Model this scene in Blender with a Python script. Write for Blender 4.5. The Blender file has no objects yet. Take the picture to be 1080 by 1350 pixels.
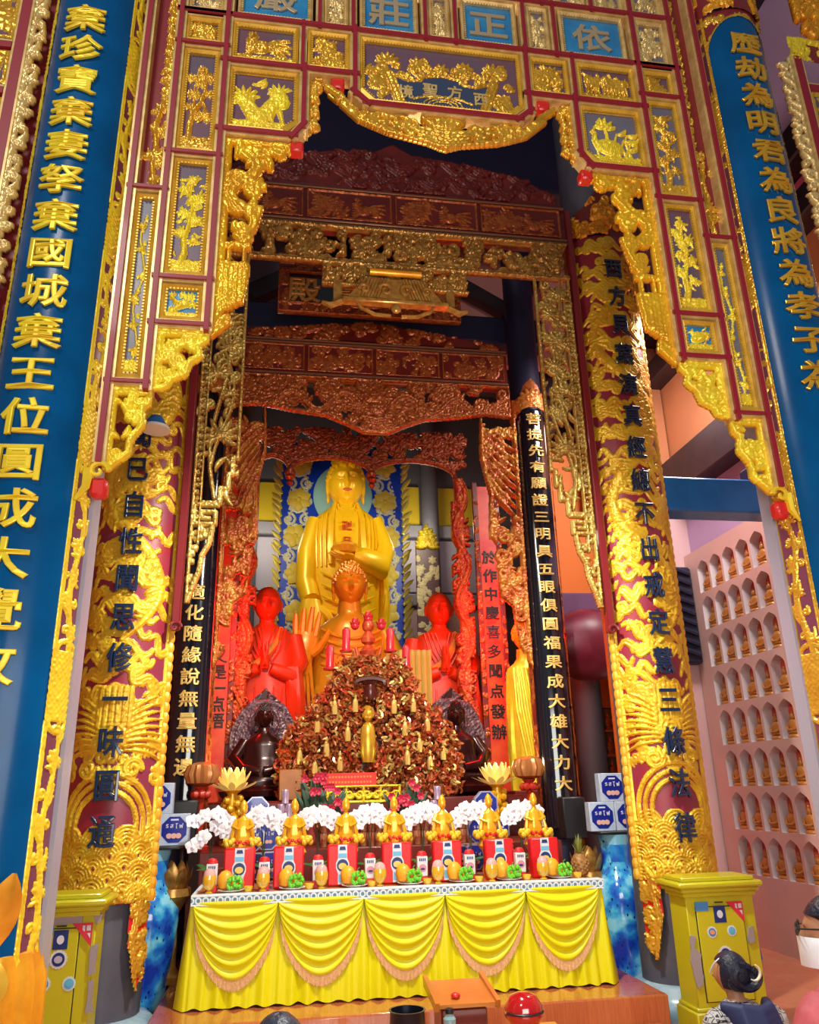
import bpy, bmesh, math, random
import numpy as np
from mathutils import Vector, Matrix
R = math.radians
PI = math.pi
random.seed(7)
rng = np.random.default_rng(11)
SC = bpy.context.scene
COL = SC.collection

# ---------------------------------------------------------------- camera
CAM_H = 1.7
FPX = 1042.0
_p, _s, _r = R(19.35), R(9.2), -R(1.39)
FW = Vector((math.sin(_s) * math.cos(_p), math.cos(_s) * math.cos(_p), math.sin(_p)))
_rt0 = Vector((math.cos(_s), -math.sin(_s), 0))
_up0 = _rt0.cross(FW)
RT = _rt0 * math.cos(_r) + _up0 * math.sin(_r)
UP = _up0 * math.cos(_r) - _rt0 * math.sin(_r)
C0 = Vector((0, 0, CAM_H))
cam = bpy.data.cameras.new('camera')
camo = bpy.data.objects.new('camera', cam)
COL.objects.link(camo)
cam.sensor_fit = 'HORIZONTAL'
cam.sensor_width = 36
cam.lens = 36 * FPX / 1080
cam.clip_start = 0.05
cam.clip_end = 100
_m = Matrix((RT, UP, -FW)).transposed().to_4x4()
_m.translation = C0
camo.matrix_world = _m
SC.camera = camo

# ---------------------------------------------------------------- light and view
SC.view_settings.view_transform = 'Standard'
SC.view_settings.look = 'None'
SC.view_settings.gamma = 1.0
SC.view_settings.use_curve_mapping = False
SC.view_settings.exposure = 0.0
W = bpy.data.worlds.new('daylight')
SC.world = W
W.use_nodes = True
W.node_tree.nodes['Background'].inputs[0].default_value = (0.93, 0.95, 1.0, 1)
W.node_tree.nodes['Background'].inputs[1].default_value = 0.12


def area(name, loc, aim, sx, sy, power, color):
    l = bpy.data.lights.new(name, 'AREA')
    l.shape = 'RECTANGLE'
    l.size, l.size_y = sx, sy
    l.energy = power
    l.color = color
    o = bpy.data.objects.new(name, l)
    COL.objects.link(o)
    o.location = loc
    o.rotation_euler = (Vector(aim) - Vector(loc)).to_track_quat('-Z', 'Y').to_euler()
    return o


def spot(name, loc, aim, power, color, ang=60, blend=.6, size=.1):
    l = bpy.data.lights.new(name, 'SPOT')
    l.energy = power
    l.color = color
    l.spot_size = R(ang)
    l.spot_blend = blend
    l.shadow_soft_size = size
    o = bpy.data.objects.new(name, l)
    COL.objects.link(o)
    o.location = loc
    o.rotation_euler = (Vector(aim) - Vector(loc)).to_track_quat('-Z', 'Y').to_euler()
    return o


def point(name, loc, power, color, size=.08):
    l = bpy.data.lights.new(name, 'POINT')
    l.energy = power
    l.color = color
    l.shadow_soft_size = size
    o = bpy.data.objects.new(name, l)
    COL.objects.link(o)
    o.location = loc
    return o


# daylight falls in through the open temple front behind the visitor
area('entrance_daylight', (0.9, -1.2, 2.3), (1.0, 6.5, 1.3), 4.0, 2.0, 250, (1, .98, .90))
area('gate_relief_key', (-2.6, -1.0, 8.2), (1.4, 4.1, 5.4), 1.4, 1.4, 190, (1, .93, .86))  # added key from upper left, draws shadows in the gate carving
# warm lamps of the altar, plus added lights where noted
spot('altar_warm_spot', (0.95, 6.9, 6.3), (0.95, 9.2, 2.0), 260, (1, .82, .6), 75)
spot('table_fill_spot', (0.95, 4.6, 5.0), (0.95, 6.7, 0.8), 900, (1, .95, .82), 125)  # added spot, brightens the table and the lower columns
spot('buddha_spot_left', (-0.6, 11.3, 6.2), (0.95, 13.0, 5.6), 110, (1, .9, .62), 90)
spot('buddha_spot_right', (2.5, 11.3, 6.2), (0.95, 13.0, 5.2), 110, (1, .9, .62), 90)
spot('seated_buddha_spot', (0.9, 9.6, 5.7), (0.91, 11.3, 4.2), 90, (1, .8, .45), 50)
point('red_lamp_left', (-0.62, 9.6, 3.6), 55, (1, .012, .006))
point('red_lamp_right', (2.50, 9.6, 3.6), 55, (1, .012, .006))
area('side_aisle_lamp', (4.2, 7.0, 6.6), (5.2, 8.6, 2.2), 1.2, 1.2, 160, (1, .88, .86))
point('back_wall_fill', (-0.5, 14.1, 6.3), 26, (1, .9, .7), .15)  # added light, lifts the yellow panels of the back wall
point('back_wall_fill', (2.5, 14.1, 6.3), 26, (1, .9, .7), .15)  # its added twin on the right
point('beam_fill', (0.95, 5.3, 5.2), 38, (1, .86, .66), .12)  # added light behind the gate, brightens the frieze and name board
point('upper_aisle_lamp', (4.6, 9.0, 6.4), 11, (1, .8, .7), .2)

# ---------------------------------------------------------------- pixel helpers (used once, to find real positions)


def ray(px, py):
    return FW * FPX + RT * (px - 540) - UP * (py - 675)


def at(px, py, Y):
    d = ray(px, py)
    return C0 + d * (Y / d.y)


# ---------------------------------------------------------------- materials
MATS = {}


def mat(name, col, rough=.5, metal=0., spec=.5, emit=None, estr=0., coat=0., noise=None, bump=0., bscale=40., sub=0., trans=0.):
    if name in MATS:
        return MATS[name]
    m = bpy.data.materials.new(name)
    m.use_nodes = True
    nt = m.node_tree
    b = nt.nodes['Principled BSDF']
    c = (col[0], col[1], col[2], 1)
    b.inputs['Base Color'].default_value = c
    b.inputs['Roughness'].default_value = rough
    b.inputs['Metallic'].default_value = metal
    b.inputs['Specular IOR Level'].default_value = spec
    b.inputs['Coat Weight'].default_value = coat
    b.inputs['Coat Roughness'].default_value = .08
    if trans:
        b.inputs['Transmission Weight'].default_value = trans
    if emit:
        b.inputs['Emission Color'].default_value = (*emit, 1)
        b.inputs['Emission Strength'].default_value = estr
    if noise or bump:
        tc = nt.nodes.new('ShaderNodeTexCoord')
        nz = nt.nodes.new('ShaderNodeTexNoise')
        nz.inputs['Scale'].default_value = bscale
        nz.inputs['Detail'].default_value = 4
        nt.links.new(tc.outputs['Object'], nz.inputs['Vector'])
        if noise:
            rp = nt.nodes.new('ShaderNodeValToRGB')
            rp.color_ramp.elements[0].position = .35
            rp.color_ramp.elements[1].position = .65
            rp.color_ramp.elements[0].color = c
            rp.color_ramp.elements[1].color = (*noise, 1)
            nt.links.new(nz.outputs['Fac'], rp.inputs['Fac'])
            nt.links.new(rp.outputs['Color'], b.inputs['Base Color'])
        if bump:
            bp = nt.nodes.new('ShaderNodeBump')
            bp.inputs['Strength'].default_value = bump
            bp.inputs['Distance'].default_value = .01
            nt.links.new(nz.outputs['Fac'], bp.inputs['Height'])
            nt.links.new(bp.outputs['Normal'], b.inputs['Normal'])
    MATS[name] = m
    return m


GOLD = mat('gilded_wood', (.86, .50, .05), .27, .5, noise=(.66, .34, .03), bscale=9)
GOLDY = mat('bright_gold_leaf', (.92, .74, .035), .36, .25, noise=(.86, .58, .03), bscale=8)
GOLDO = mat('orange_gold_leaf', (.86, .40, .02), .33, .3, noise=(.72, .28, .015), bscale=8)
PALEG = mat('pale_gold', (.84, .62, .26), .32, .4, noise=(.62, .42, .15), bscale=14)
MAROON = mat('maroon_lacquer', (.20, .012, .018), .42, coat=.2)
MAUVE = mat('mauve_panel_ground', (.15, .065, .095), .35, coat=.1, noise=(.11, .085, .13), bscale=3)
SLATE = mat('slate_panel_ground', (.12, .12, .17), .35, coat=.05, noise=(.17, .15, .2), bscale=3)
REDP = mat('red_rail_paint', (.27, .008, .022), .42, coat=.1)
REDB = mat('bright_red_lacquer', (.62, .015, .012), .4, coat=.3)
BLUE = mat('blue_lacquer', (.001, .060, .185), .24, spec=.16, coat=.05, noise=(.001, .085, .26), bscale=2.5)
BLUEP = mat('blue_panel_ground', (.015, .17, .42), .25, coat=.4, noise=(.03, .24, .5), bscale=6)
NAVY = mat('navy_lettering', (.008, .022, .07), .25, coat=.5)
BLACKL = mat('black_lacquer', (.006, .007, .014), .12, coat=.9)
DKRED = mat('dark_red_wood', (.12, .010, .009), .38, coat=.1, noise=(.17, .016, .012), bscale=5)
REDGOLD = mat('red_gold_carving', (.32, .055, .018), .3, .35, noise=(.50, .15, .03), bscale=22)
BRGOLD = mat('brown_gold_carving', (.34, .15, .03), .28, .45, noise=(.52, .30, .07), bscale=18)
DKWOOD = mat('dark_timber', (.018, .010, .016), .5, noise=(.03, .014, .02), bscale=6)
DKBLUE = mat('dark_blue_timber', (.010, .012, .045), .5, noise=(.016, .014, .05), bscale=4)
BLACK = mat('black_plastic', (.012, .012, .014), .4)
WHITE = mat('white_paint', (.8, .8, .8), .45)
GREY = mat('grey_stone', (.19, .2, .24), .4, noise=(.14, .15, .18), bscale=9)


# ---------------------------------------------------------------- mesh builder
class MB:
    def __init__(s):
        s.v, s.f, s.mi = [], [], []
        s.cur = 0

    def add(s, vs, fs):
        o = len(s.v)
        s.v.extend([tuple(p) for p in vs])
        for f in fs:
            s.f.append(tuple(i + o for i in f))
            s.mi.append(s.cur)
        return s

    def box(s, x0, x1, y0, y1, z0, z1):
        vs = [(x, y, z) for z in (z0, z1) for y in (y0, y1) for x in (x0, x1)]
        return s.add(vs, [(0, 2, 3, 1), (4, 5, 7, 6), (0, 1, 5, 4), (2, 6, 7, 3), (0, 4, 6, 2), (1, 3, 7, 5)])

    def cbox(s, c, d):
        return s.box(c[0] - d[0] / 2, c[0] + d[0] / 2, c[1] - d[1] / 2, c[1] + d[1] / 2, c[2] - d[2] / 2, c[2] + d[2] / 2)

    def bevbox(s, x0, x1, y0, y1, z0, z1, b=.005):
        """box with chamfered long edges"""
        pr = [(x0 + b, y0), (x1 - b, y0), (x1, y0 + b), (x1, y1 - b), (x1 - b, y1), (x0 + b, y1), (x0, y1 - b), (x0, y0 + b)]
        ins = [(min(max(x, x0 + b), x1 - b), min(max(y, y0 + b), y1 - b)) for x, y in pr]
        rows = [[(x, y, z0) for x, y in ins], [(x, y, z0 + b) for x, y in pr], [(x, y, z1 - b) for x, y in pr], [(x, y, z1) for x, y in ins]]
        return s.loft(rows, caps=True)

    def prism(s, pts, y0, y1):
        """polygon in XZ pushed from y0 to y1"""
        n = len(pts)
        vs = [(x, y0, z) for x, z in pts] + [(x, y1, z) for x, z in pts]
        fs = [tuple(range(n)), tuple(range(2 * n - 1, n - 1, -1))]
        for i in range(n):
            j = (i + 1) % n
            fs.append((i, n + i, n + j, j))
        return s.add(vs, fs)

    def loft(s, rows, caps=True, closed=True):
        n = len(rows[0])
        vs = [p for r in rows for p in r]
        fs = []
        for a in range(len(rows) - 1):
            for i in range(n if closed else n - 1):
                j = (i + 1) % n
                fs.append((a * n + i, a * n + j, (a + 1) * n + j, (a + 1) * n + i))
        if caps:
            fs.append(tuple(range(n - 1, -1, -1)))
            b = (len(rows) - 1) * n
            fs.append(tuple(range(b, b + n)))
        return s.add(vs, fs)

    def lathe(s, prof, c=(0, 0, 0), n=20, sx=1., sy=1., caps=True, a0=0., mod=None):
        rows = []
        for r, z in prof:
            row = []
            for i in range(n):
                a = a0 + 2 * PI * i / n
                k = r * (mod(a, z) if mod else 1)
                row.append((c[0] + k * sx * math.cos(a), c[1] + k * sy * math.sin(a), c[2] + z))
            rows.append(row)
        return s.loft(rows, caps)

    def ball(s, c, r, n=10, m=6):
        if not hasattr(r, '__len__'):
            r = (r, r, r)
        pr = [(max(math.sin(PI * k / m), .02), -math.cos(PI * k / m)) for k in range(m + 1)]
        rows = [[(c[0] + r[0] * q * math.cos(2 * PI * i / n), c[1] + r[1] * q * math.sin(2 * PI * i / n), c[2] + r[2] * z) for i in range(n)] for q, z in pr]
        return s.loft(rows)

    def tube(s, pts, rad, n=6, caps=True):
        pts = [Vector(p) for p in pts]
        if not hasattr(rad, '__len__'):
            rad = [rad] * len(pts)
        rows = []
        nrm = None
        for i, p in enumerate(pts):
            t = (pts[min(i + 1, len(pts) - 1)] - pts[max(i - 1, 0)])
            if t.length < 1e-9:
                t = Vector((0, 0, 1))
            t.normalize()
            if nrm is None:
                nrm = t.orthogonal().normalized()
            else:
                nrm = (nrm - t * nrm.dot(t))
                nrm = nrm.normalized() if nrm.length > 1e-6 else t.orthogonal().normalized()
            bn = t.cross(nrm)
            rows.append([p + (nrm * math.cos(2 * PI * k / n) + bn * math.sin(2 * PI * k / n)) * max(rad[i], 1e-4) for k in range(n)])
        return s.loft(rows, caps)

    def leaf(s, base, tip, width, nrm, curl=.0, seg=5, thick=.0):
        """a pointed leaf or petal with a raised midrib"""
        base, tip, nrm = Vector(base), Vector(tip), Vector(nrm).normalized()
        ax = tip - base
        sd = ax.cross(nrm).normalized()
        vs, fs = [], []
        for i in range(seg + 1):
            t = i / seg
            w = width * math.sin(PI * min(max(t * .92 + .06, 0), 1)) ** .8 / 2
            c = base + ax * t + nrm * (curl * ax.length * t * t)
            vs += [c - sd * w, c + nrm * w * .35, c + sd * w]
        for i in range(seg):
            a = i * 3
            fs += [(a, a + 1, a + 4, a + 3), (a + 1, a + 2, a + 5, a + 4)]
        return s.add(vs, fs)

    def xform(s, M, start=0):
        for i in range(start, len(s.v)):
            s.v[i] = tuple(M @ Vector(s.v[i]))
        return s

    def build(s, name, mats, parent=None, smooth=True, loc=None, ang=40):
        me = bpy.data.meshes.new(name)
        me.from_pydata(s.v, [], s.f)
        if not isinstance(mats, (list, tuple)):
            mats = [mats]
        for m in mats:
            me.materials.append(m)
        if any(s.mi):
            me.polygons.foreach_set('material_index', s.mi)
        me.validate()
        bm = bmesh.new()
        bm.from_mesh(me)
        bmesh.ops.recalc_face_normals(bm, faces=bm.faces)
        bm.to_mesh(me)
        bm.free()
        if smooth:
            me.shade_smooth()
            me.set_sharp_from_angle(angle=R(ang))
        return link(name, me, parent, loc)


def link(name, me, parent=None, loc=None):
    o = bpy.data.objects.new(name, me)
    COL.objects.link(o)
    if loc is not None:
        o.location = loc
    if parent is not None:
        o.parent = parent
    return o


def tag(o, label=None, cat=None, group=None, kind=None):
    if label:
        o['label'] = label
    if cat:
        o['category'] = cat
    if group:
        o['group'] = group
    if kind:
        o['kind'] = kind
    return o


def thing(name, label, cat, loc=(0, 0, 0), group=None, rz=0.):
    o = bpy.data.objects.new(name, None)
    o.empty_display_size = .05
    COL.objects.link(o)
    o.location = loc
    o.rotation_euler = (0, 0, rz)
    return tag(o, label, cat, group)


def struct(o, label, cat):
    return tag(o, label, cat, None, 'structure')


def clone(root, loc, label=None, rz=None, scale=None, group=None):
    r = root.copy()
    COL.objects.link(r)
    r.location = loc
    if rz is not None:
        r.rotation_euler = (0, 0, rz)
    if scale is not None:
        r.scale = (scale,) * 3 if not hasattr(scale, '__len__') else scale
    if label:
        r['label'] = label
    if group:
        r['group'] = group
    for ch in list(root.children):
        c = ch.copy()
        COL.objects.link(c)
        c.parent = r
        for g in list(ch.children):
            d = g.copy()
            COL.objects.link(d)
            d.parent = c
    return r


# ---------------------------------------------------------------- lettering
_glyph = {}


def glyph(ch):
    """outline mesh of one character, about 1 x 1, centred, facing -Y; returns verts, faces"""
    if ch in _glyph:
        return _glyph[ch]
    cu = bpy.data.curves.new('lettering', 'FONT')
    cu.body = ch
    cu.size = 1.0
    cu.resolution_u = 3
    cu.extrude = .07
    cu.bevel_depth = .020
    cu.bevel_resolution = 0
    cu.offset = 0.0
    o = bpy.data.objects.new('lettering', cu)
    COL.objects.link(o)
    dg = bpy.context.evaluated_depsgraph_get()
    dg.update()
    me = bpy.data.meshes.new_from_object(o.evaluated_get(dg))
    v = np.array([tuple(x.co) for x in me.vertices]) if len(me.vertices) else np.zeros((0, 3))
    f = [tuple(p.vertices) for p in me.polygons]
    bpy.data.objects.remove(o)
    bpy.data.meshes.remove(me)
    bpy.data.curves.remove(cu)
    if len(v):
        c = (v.max(0) + v.min(0)) / 2
        v = v - c
    _glyph[ch] = (v, f)
    return v, f


def put_text(mb, chars, fn, w=1., h=1., fit=False):
    """chars: list of (char, cx, cz); fn maps (x, z, lift) to a point"""
    for ch, cx, cz in chars:
        v, f = glyph(ch)
        if not len(v):
            continue
        sx, sz = w, h
        mb.add([fn(cx + p[0] * sx, cz + p[1] * sz, p[2] * min(sx, sz)) for p in v], f)


def line_text(s, size, sp=1.0):
    """a row of latin letters laid left to right, centred; returns [(ch,x,0)]"""
    out = []
    x = 0
    for ch in s:
        wd = .3 if ch == ' ' else (.62 if ch.isupper() else .5)
        if ch in 'iIl.,:\'':
            wd = .3
        if ch in 'mMwW':
            wd = .82
        out.append((ch, x + wd * size * sp / 2, 0))
        x += wd * size * sp
    return [(c, a - x / 2, b) for c, a, b in out if c != ' ']
# ---------------------------------------------------------------- carving: a height map drawn with chisel strokes, then meshed
class Relief:
    def __init__(s, w, h, res):
        s.w, s.h, s.res = w, h, res
        s.nx, s.ny = max(4, int(round(w / res))), max(4, int(round(h / res)))
        s.H = np.zeros((s.ny + 1, s.nx + 1))
        s.D = None

    def _win(s, x0, x1, y0, y1):
        i0, i1 = int(max(0, math.floor(x0 / s.res))), int(min(s.nx, math.ceil(x1 / s.res)))
        j0, j1 = int(max(0, math.floor(y0 / s.res))), int(min(s.ny, math.ceil(y1 / s.res)))
        return i0, i1, j0, j1

    def stroke(s, pts, r, hgt=1., prof='round', step=.5, base=0.):
        pts = np.asarray(pts, float)
        n = len(pts)
        r = np.full(n, r) if np.isscalar(r) else np.asarray(r, float)
        seg = np.hypot(*(pts[1:] - pts[:-1]).T)
        L = np.concatenate([[0], np.cumsum(seg)])
        if L[-1] < 1e-9:
            return
        st = max(s.res * .7, float(np.mean(r)) * step)
        t = np.linspace(0, L[-1], max(2, int(L[-1] / st) + 1))
        X, Y, RR = np.interp(t, L, pts[:, 0]), np.interp(t, L, pts[:, 1]), np.maximum(np.interp(t, L, r), s.res * .55)
        m = RR.max()
        i0, i1, j0, j1 = s._win(X.min() - m, X.max() + m, Y.min() - m, Y.max() + m)
        if i1 <= i0 or j1 <= j0:
            return
        q = np.full((j1 - j0 + 1, i1 - i0 + 1), 9.)
        for x, y, rr in zip(X, Y, RR):
            a0, a1, b0, b1 = s._win(x - rr, x + rr, y - rr, y + rr)
            if a1 < a0 or b1 < b0:
                continue
            gx = np.arange(a0, a1 + 1) * s.res - x
            gy = np.arange(b0, b1 + 1) * s.res - y
            d = np.sqrt(gx[None, :] ** 2 + gy[:, None] ** 2) / rr
            v = q[b0 - j0:b1 - j0 + 1, a0 - i0:a1 - i0 + 1]
            np.minimum(v, d, out=v)
        ins = q < 1
        qq = np.clip(q, 0, 1)
        h = np.sqrt(1 - qq ** 2)
        if prof == 'groove':
            h = h * .75 + .35 * np.clip(1 - ((qq - .62) / .3) ** 2, 0, 1) - .12 * (qq < .3)
        elif prof == 'flat':
            h = np.clip((1 - qq) * 3, 0, 1)
        s._put(i0, j0, np.where(ins, base + hgt * (.25 + .75 * h), 0))

    def _put(s, i0, j0, h):
        v = s.H[j0:j0 + h.shape[0], i0:i0 + h.shape[1]]
        np.maximum(v, h, out=v)

    def ell(s, x, y, rx, ry, hgt=1., rot=0., tex=None):
        m = max(rx, ry)
        i0, i1, j0, j1 = s._win(x - m, x + m, y - m, y + m)
        if i1 < i0 or j1 < j0:
            return
        gx = (np.arange(i0, i1 + 1) * s.res - x)[None, :]
        gy = (np.arange(j0, j1 + 1) * s.res - y)[:, None]
        c, sn = math.cos(rot), math.sin(rot)
        u, v = (gx * c + gy * sn) / rx, (-gx * sn + gy * c) / ry
        q = u * u + v * v
        h = np.sqrt(np.clip(1 - q, 0, 1))
        h = np.where(q < 1, .25 + .75 * h, 0) * hgt
        if tex:
            h = h * (1 + .22 * tex(u, v))
        s._put(i0, j0, h)

    def leaf(s, x, y, L, ang, w, hgt=1., bend=0., prof='round'):
        t = np.linspace(0, 1, 9)
        a = ang + bend * (t - .0)
        dx = np.cumsum(np.cos(a)) / 9 * L
        dy = np.cumsum(np.sin(a)) / 9 * L
        r = w * np.sin(PI * np.clip(t * .9 + .08, 0, 1)) ** .8 / 2
        s.stroke(np.c_[x + dx, y + dy], r, hgt, prof)

    def flower(s, x, y, r, n=6, hgt=1., a0=0., w=.75):
        for k in range(n):
            s.leaf(x, y, r, a0 + 2 * PI * k / n, r * w, hgt * .85)
        s.ell(x, y, r * .33, r * .33, hgt)

    def fan(s, x, y, r, n=7, a=PI / 2, spread=2.4, w=.32, hgt=1., bend=.0):
        for k in range(n):
            t = (k / (n - 1) - .5) if n > 1 else 0
            s.leaf(x, y, r * (1 - .25 * abs(t)), a + t * spread, r * w, hgt * (1 - .2 * abs(t)), bend * t)

    def spiral(s, x, y, r, turns=1.4, a0=0., sgn=1, w=None, hgt=1., prof='round'):
        n = int(14 * turns) + 4
        t = np.linspace(0, 1, n)
        a = a0 + sgn * 2 * PI * turns * t
        rr = r * (1 - .82 * t)
        w = w or r * .28
        s.stroke(np.c_[x + rr * np.cos(a), y + rr * np.sin(a)], w * (1 - .35 * t), hgt, prof)

    def ribbon(s, x, y, L, ang, w, amp=.25, waves=1.5, hgt=.8, prof='groove', curl=0):
        t = np.linspace(0, 1, 18)
        u = t * L
        v = amp * L * np.sin(2 * PI * waves * t) * (1 - .3 * t)
        c, sn = math.cos(ang), math.sin(ang)
        P = np.c_[x + u * c - v * sn, y + u * sn + v * c]
        s.stroke(P, w * (.55 + .5 * np.sin(PI * t)), hgt, prof)
        if curl:
            s.spiral(P[-1, 0], P[-1, 1], w * 1.7, 1.2, ang + PI, curl, w * .55, hgt, prof)

    def waves(s, x0, x1, y0, y1, r, hgt=.7, lines=4):
        k = 0
        y = y0
        while y < y1:
            x = x0 + (k % 2) * r
            while x < x1 + r:
                for q in range(lines):
                    rr = r * (1 - q / lines)
                    a = np.linspace(.05 * PI, .95 * PI, 10)
                    s.stroke(np.c_[x + rr * np.cos(a), y + rr * np.sin(a) * 1.2], r / lines * .36, hgt)
                x += 2 * r
            y += r * .75
            k += 1

    def frame(s, b, hgt=1., bead=0):
        X = np.arange(s.nx + 1) * s.res
        Y = np.arange(s.ny + 1) * s.res
        d = np.minimum(np.minimum(X, s.w - X)[None, :], np.minimum(Y, s.h - Y)[:, None])
        h = np.where(d < b, hgt * (.6 + .4 * np.sin(PI * np.clip(d / b, 0, 1))), 0)
        s.H = np.maximum(s.H, h)
        if bead:
            pass

    def scales(s, amt=.25, k=60.):
        X = (np.arange(s.nx + 1) * s.res)[None, :]
        Y = (np.arange(s.ny + 1) * s.res)[:, None]
        return amt * np.abs(np.sin(X * k + Y * k) * np.sin(X * k - Y * k))

    def mask_poly(s, poly):
        """keep only what lies inside the polygon"""
        X = (np.arange(s.nx + 1) * s.res)[None, :] + np.zeros((s.ny + 1, 1))
        Y = (np.arange(s.ny + 1) * s.res)[:, None] + np.zeros((1, s.nx + 1))
        ins = np.zeros(X.shape, bool)
        n = len(poly)
        for i in range(n):
            x1, y1 = poly[i]
            x2, y2 = poly[(i + 1) % n]
            if y1 == y2:
                continue
            c = ((Y >= min(y1, y2)) & (Y < max(y1, y2)) & (X < (x2 - x1) * (Y - y1) / (y2 - y1) + x1))
            ins ^= c
        s.H = np.where(ins, s.H, 0)
        return ins

    def detail(s, size, amt):
        """fine chisel marks: ridged noise cut into whatever is carved"""
        out = np.zeros_like(s.H)
        for sz, k in ((size, .65), (size * .5, .35)):
            my, mx_ = int(s.h / sz) + 3, int(s.w / sz) + 3
            g_ = rng.random((my, mx_))
            y = np.linspace(0, my - 2.001, s.ny + 1)
            x = np.linspace(0, mx_ - 2.001, s.nx + 1)
            yi, xi = y.astype(int), x.astype(int)
            fy, fx = (y - yi)[:, None], (x - xi)[None, :]
            fy, fx = fy * fy * (3 - 2 * fy), fx * fx * (3 - 2 * fx)
            n_ = (g_[yi][:, xi] * (1 - fx) + g_[yi][:, xi + 1] * fx) * (1 - fy) + (g_[yi + 1][:, xi] * (1 - fx) + g_[yi + 1][:, xi + 1] * fx) * fy
            out += k * (1 - np.abs(n_ - .5) * 4)
        s.H = np.where(s.H > .07, np.maximum(s.H * (1 - amt * np.clip(out, -.4, 1)), .065), s.H)

    def mesh(s, name, fn, depth, mats, parent=None, cut=False, thr=.06, thick=.0, shade=True, keep=None, det=.32, dsz=.022):
        if det:
            s.detail(dsz, det)
        """fn(u, v, lift arrays) -> (x, y, z) arrays. mats: [carving, ground] (or one)."""
        U = (np.arange(s.nx + 1) * (s.w / s.nx))[None, :] + np.zeros((s.ny + 1, 1))
        V = (np.arange(s.ny + 1) * (s.h / s.ny))[:, None] + np.zeros((1, s.nx + 1))
        x, y, z = fn(U, V, s.H * depth)
        co = np.stack([x, y, z], -1).reshape(-1, 3)
        idx = np.arange((s.ny + 1) * (s.nx + 1)).reshape(s.ny + 1, s.nx + 1)
        q = np.stack([idx[:-1, :-1], idx[:-1, 1:], idx[1:, 1:], idx[1:, :-1]], -1).reshape(-1, 4)
        Hf = (s.H[:-1, :-1] + s.H[:-1, 1:] + s.H[1:, 1:] + s.H[1:, :-1]).reshape(-1) / 4
        mi = np.where(Hf > thr, 0, 1)
        if cut:
            k = Hf > thr
            q, mi = q[k], mi[k]
        if keep is not None:
            kf = (keep[:-1, :-1] & keep[:-1, 1:] & keep[1:, 1:] & keep[1:, :-1]).reshape(-1)
            if not cut:
                q, mi = q[kf], mi[kf]
        used, inv = np.unique(q.reshape(-1), return_inverse=True)
        co = co[used]
        q = inv.reshape(-1, 4)
        nv, nf = len(co), len(q)
        if thick > 0 and nf:
            # back skin and rim so that the carving has a real thickness
            x2, y2, z2 = fn(U, V, np.full_like(s.H, -thick))
            bk = np.stack([x2, y2, z2], -1).reshape(-1, 3)[used]
            e = np.concatenate([q[:, [0, 1]], q[:, [1, 2]], q[:, [2, 3]], q[:, [3, 0]]])
            em = np.tile(mi, 4)
            key = np.minimum(e[:, 0], e[:, 1]).astype(np.int64) * (nv + 1) + np.maximum(e[:, 0], e[:, 1])
            uq, first, cnt = np.unique(key, return_index=True, return_counts=True)
            b = e[first[cnt == 1]]
            bmx = em[first[cnt == 1]]
            rim = np.stack([b[:, 1], b[:, 0], b[:, 0] + nv, b[:, 1] + nv], -1)
            q = np.concatenate([q, rim, q[:, ::-1] + nv])
            mi = np.concatenate([mi, bmx, mi])
            co = np.concatenate([co, bk])
            nv, nf = len(co), len(q)
        me = bpy.data.meshes.new(name)
        me.vertices.add(nv)
        me.vertices.foreach_set('co', co.astype(np.float32).reshape(-1))
        me.loops.add(nf * 4)
        me.loops.foreach_set('vertex_index', q.astype(np.int32).reshape(-1))
        me.polygons.add(nf)
        me.polygons.foreach_set('loop_start', np.arange(0, nf * 4, 4, dtype=np.int32))
        if not isinstance(mats, (list, tuple)):
            mats = [mats]
        for m in mats:
            me.materials.append(m)
        if len(mats) > 1:
            me.polygons.foreach_set('material_index', mi.astype(np.int32))
        me.update(calc_edges=True)
        me.validate()
        if shade:
            me.shade_smooth()
        return link(name, me, parent)


def flat(x0, y0, z0):
    """carving lying in an upright plane that faces the hall (-Y)"""
    return lambda u, v, l: (x0 + u, y0 - l, z0 + v)


def arc(xc, yc, z0, rad, a0, a1, w):
    """carving wrapped round an upright cylinder; angle 0 faces -Y, positive towards +X"""
    def f(u, v, l):
        a = a0 + (a1 - a0) * u / w
        return (xc + (rad + l) * np.sin(a), yc - (rad + l) * np.cos(a), z0 + v)
    return f


# ---- motifs, each drawn in a window x, y, w, h of the relief
def m_rocks(K, x, y, w, h):
    for k in range(max(3, int(w / h * 5))):
        K.ell(x + w * (k + .5) / max(3, int(w / h * 5)), y + h * .3, h * .45, h * (.5 + .3 * random.random()), .6, random.uniform(-.4, .4))
        K.spiral(x + w * (k + .5) / max(3, int(w / h * 5)), y + h * .5, h * .3, 1.2, random.random() * 6, 1, h * .09, .8)


def m_palm(K, x, y, w, h):
    tr = np.array([[.25, .05], [.2, .2], [.28, .38], [.55, .48], [.7, .62], [.72, .74]])
    K.stroke(tr * [w, h] + [x, y], np.array([.10, .10, .09, .075, .05, .03]) * w, .9)
    K.stroke(np.array([[.28, .38], [.3, .5], [.28, .68]]) * [w, h] + [x, y], [w * .04, w * .03, w * .02], .7)
    K.stroke(np.array([[.6, .52], [.75, .45], [.7, .36]]) * [w, h] + [x, y], [w * .04, w * .03, w * .02], .7)
    for px, py, r in ((.5, .70, .2), (.14, .44, .18), (.72, .78, .34), (.25, .76, .26), (.28, .58, .27), (.68, .34, .36), (.55, .86, .2), (.82, .6, .2)):
        K.fan(x + px * w, y + py * h, r * w, 11, PI / 2, 5.4, .17, .85, -.9)
    m_rocks(K, x, y, w, h * .12)


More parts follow.
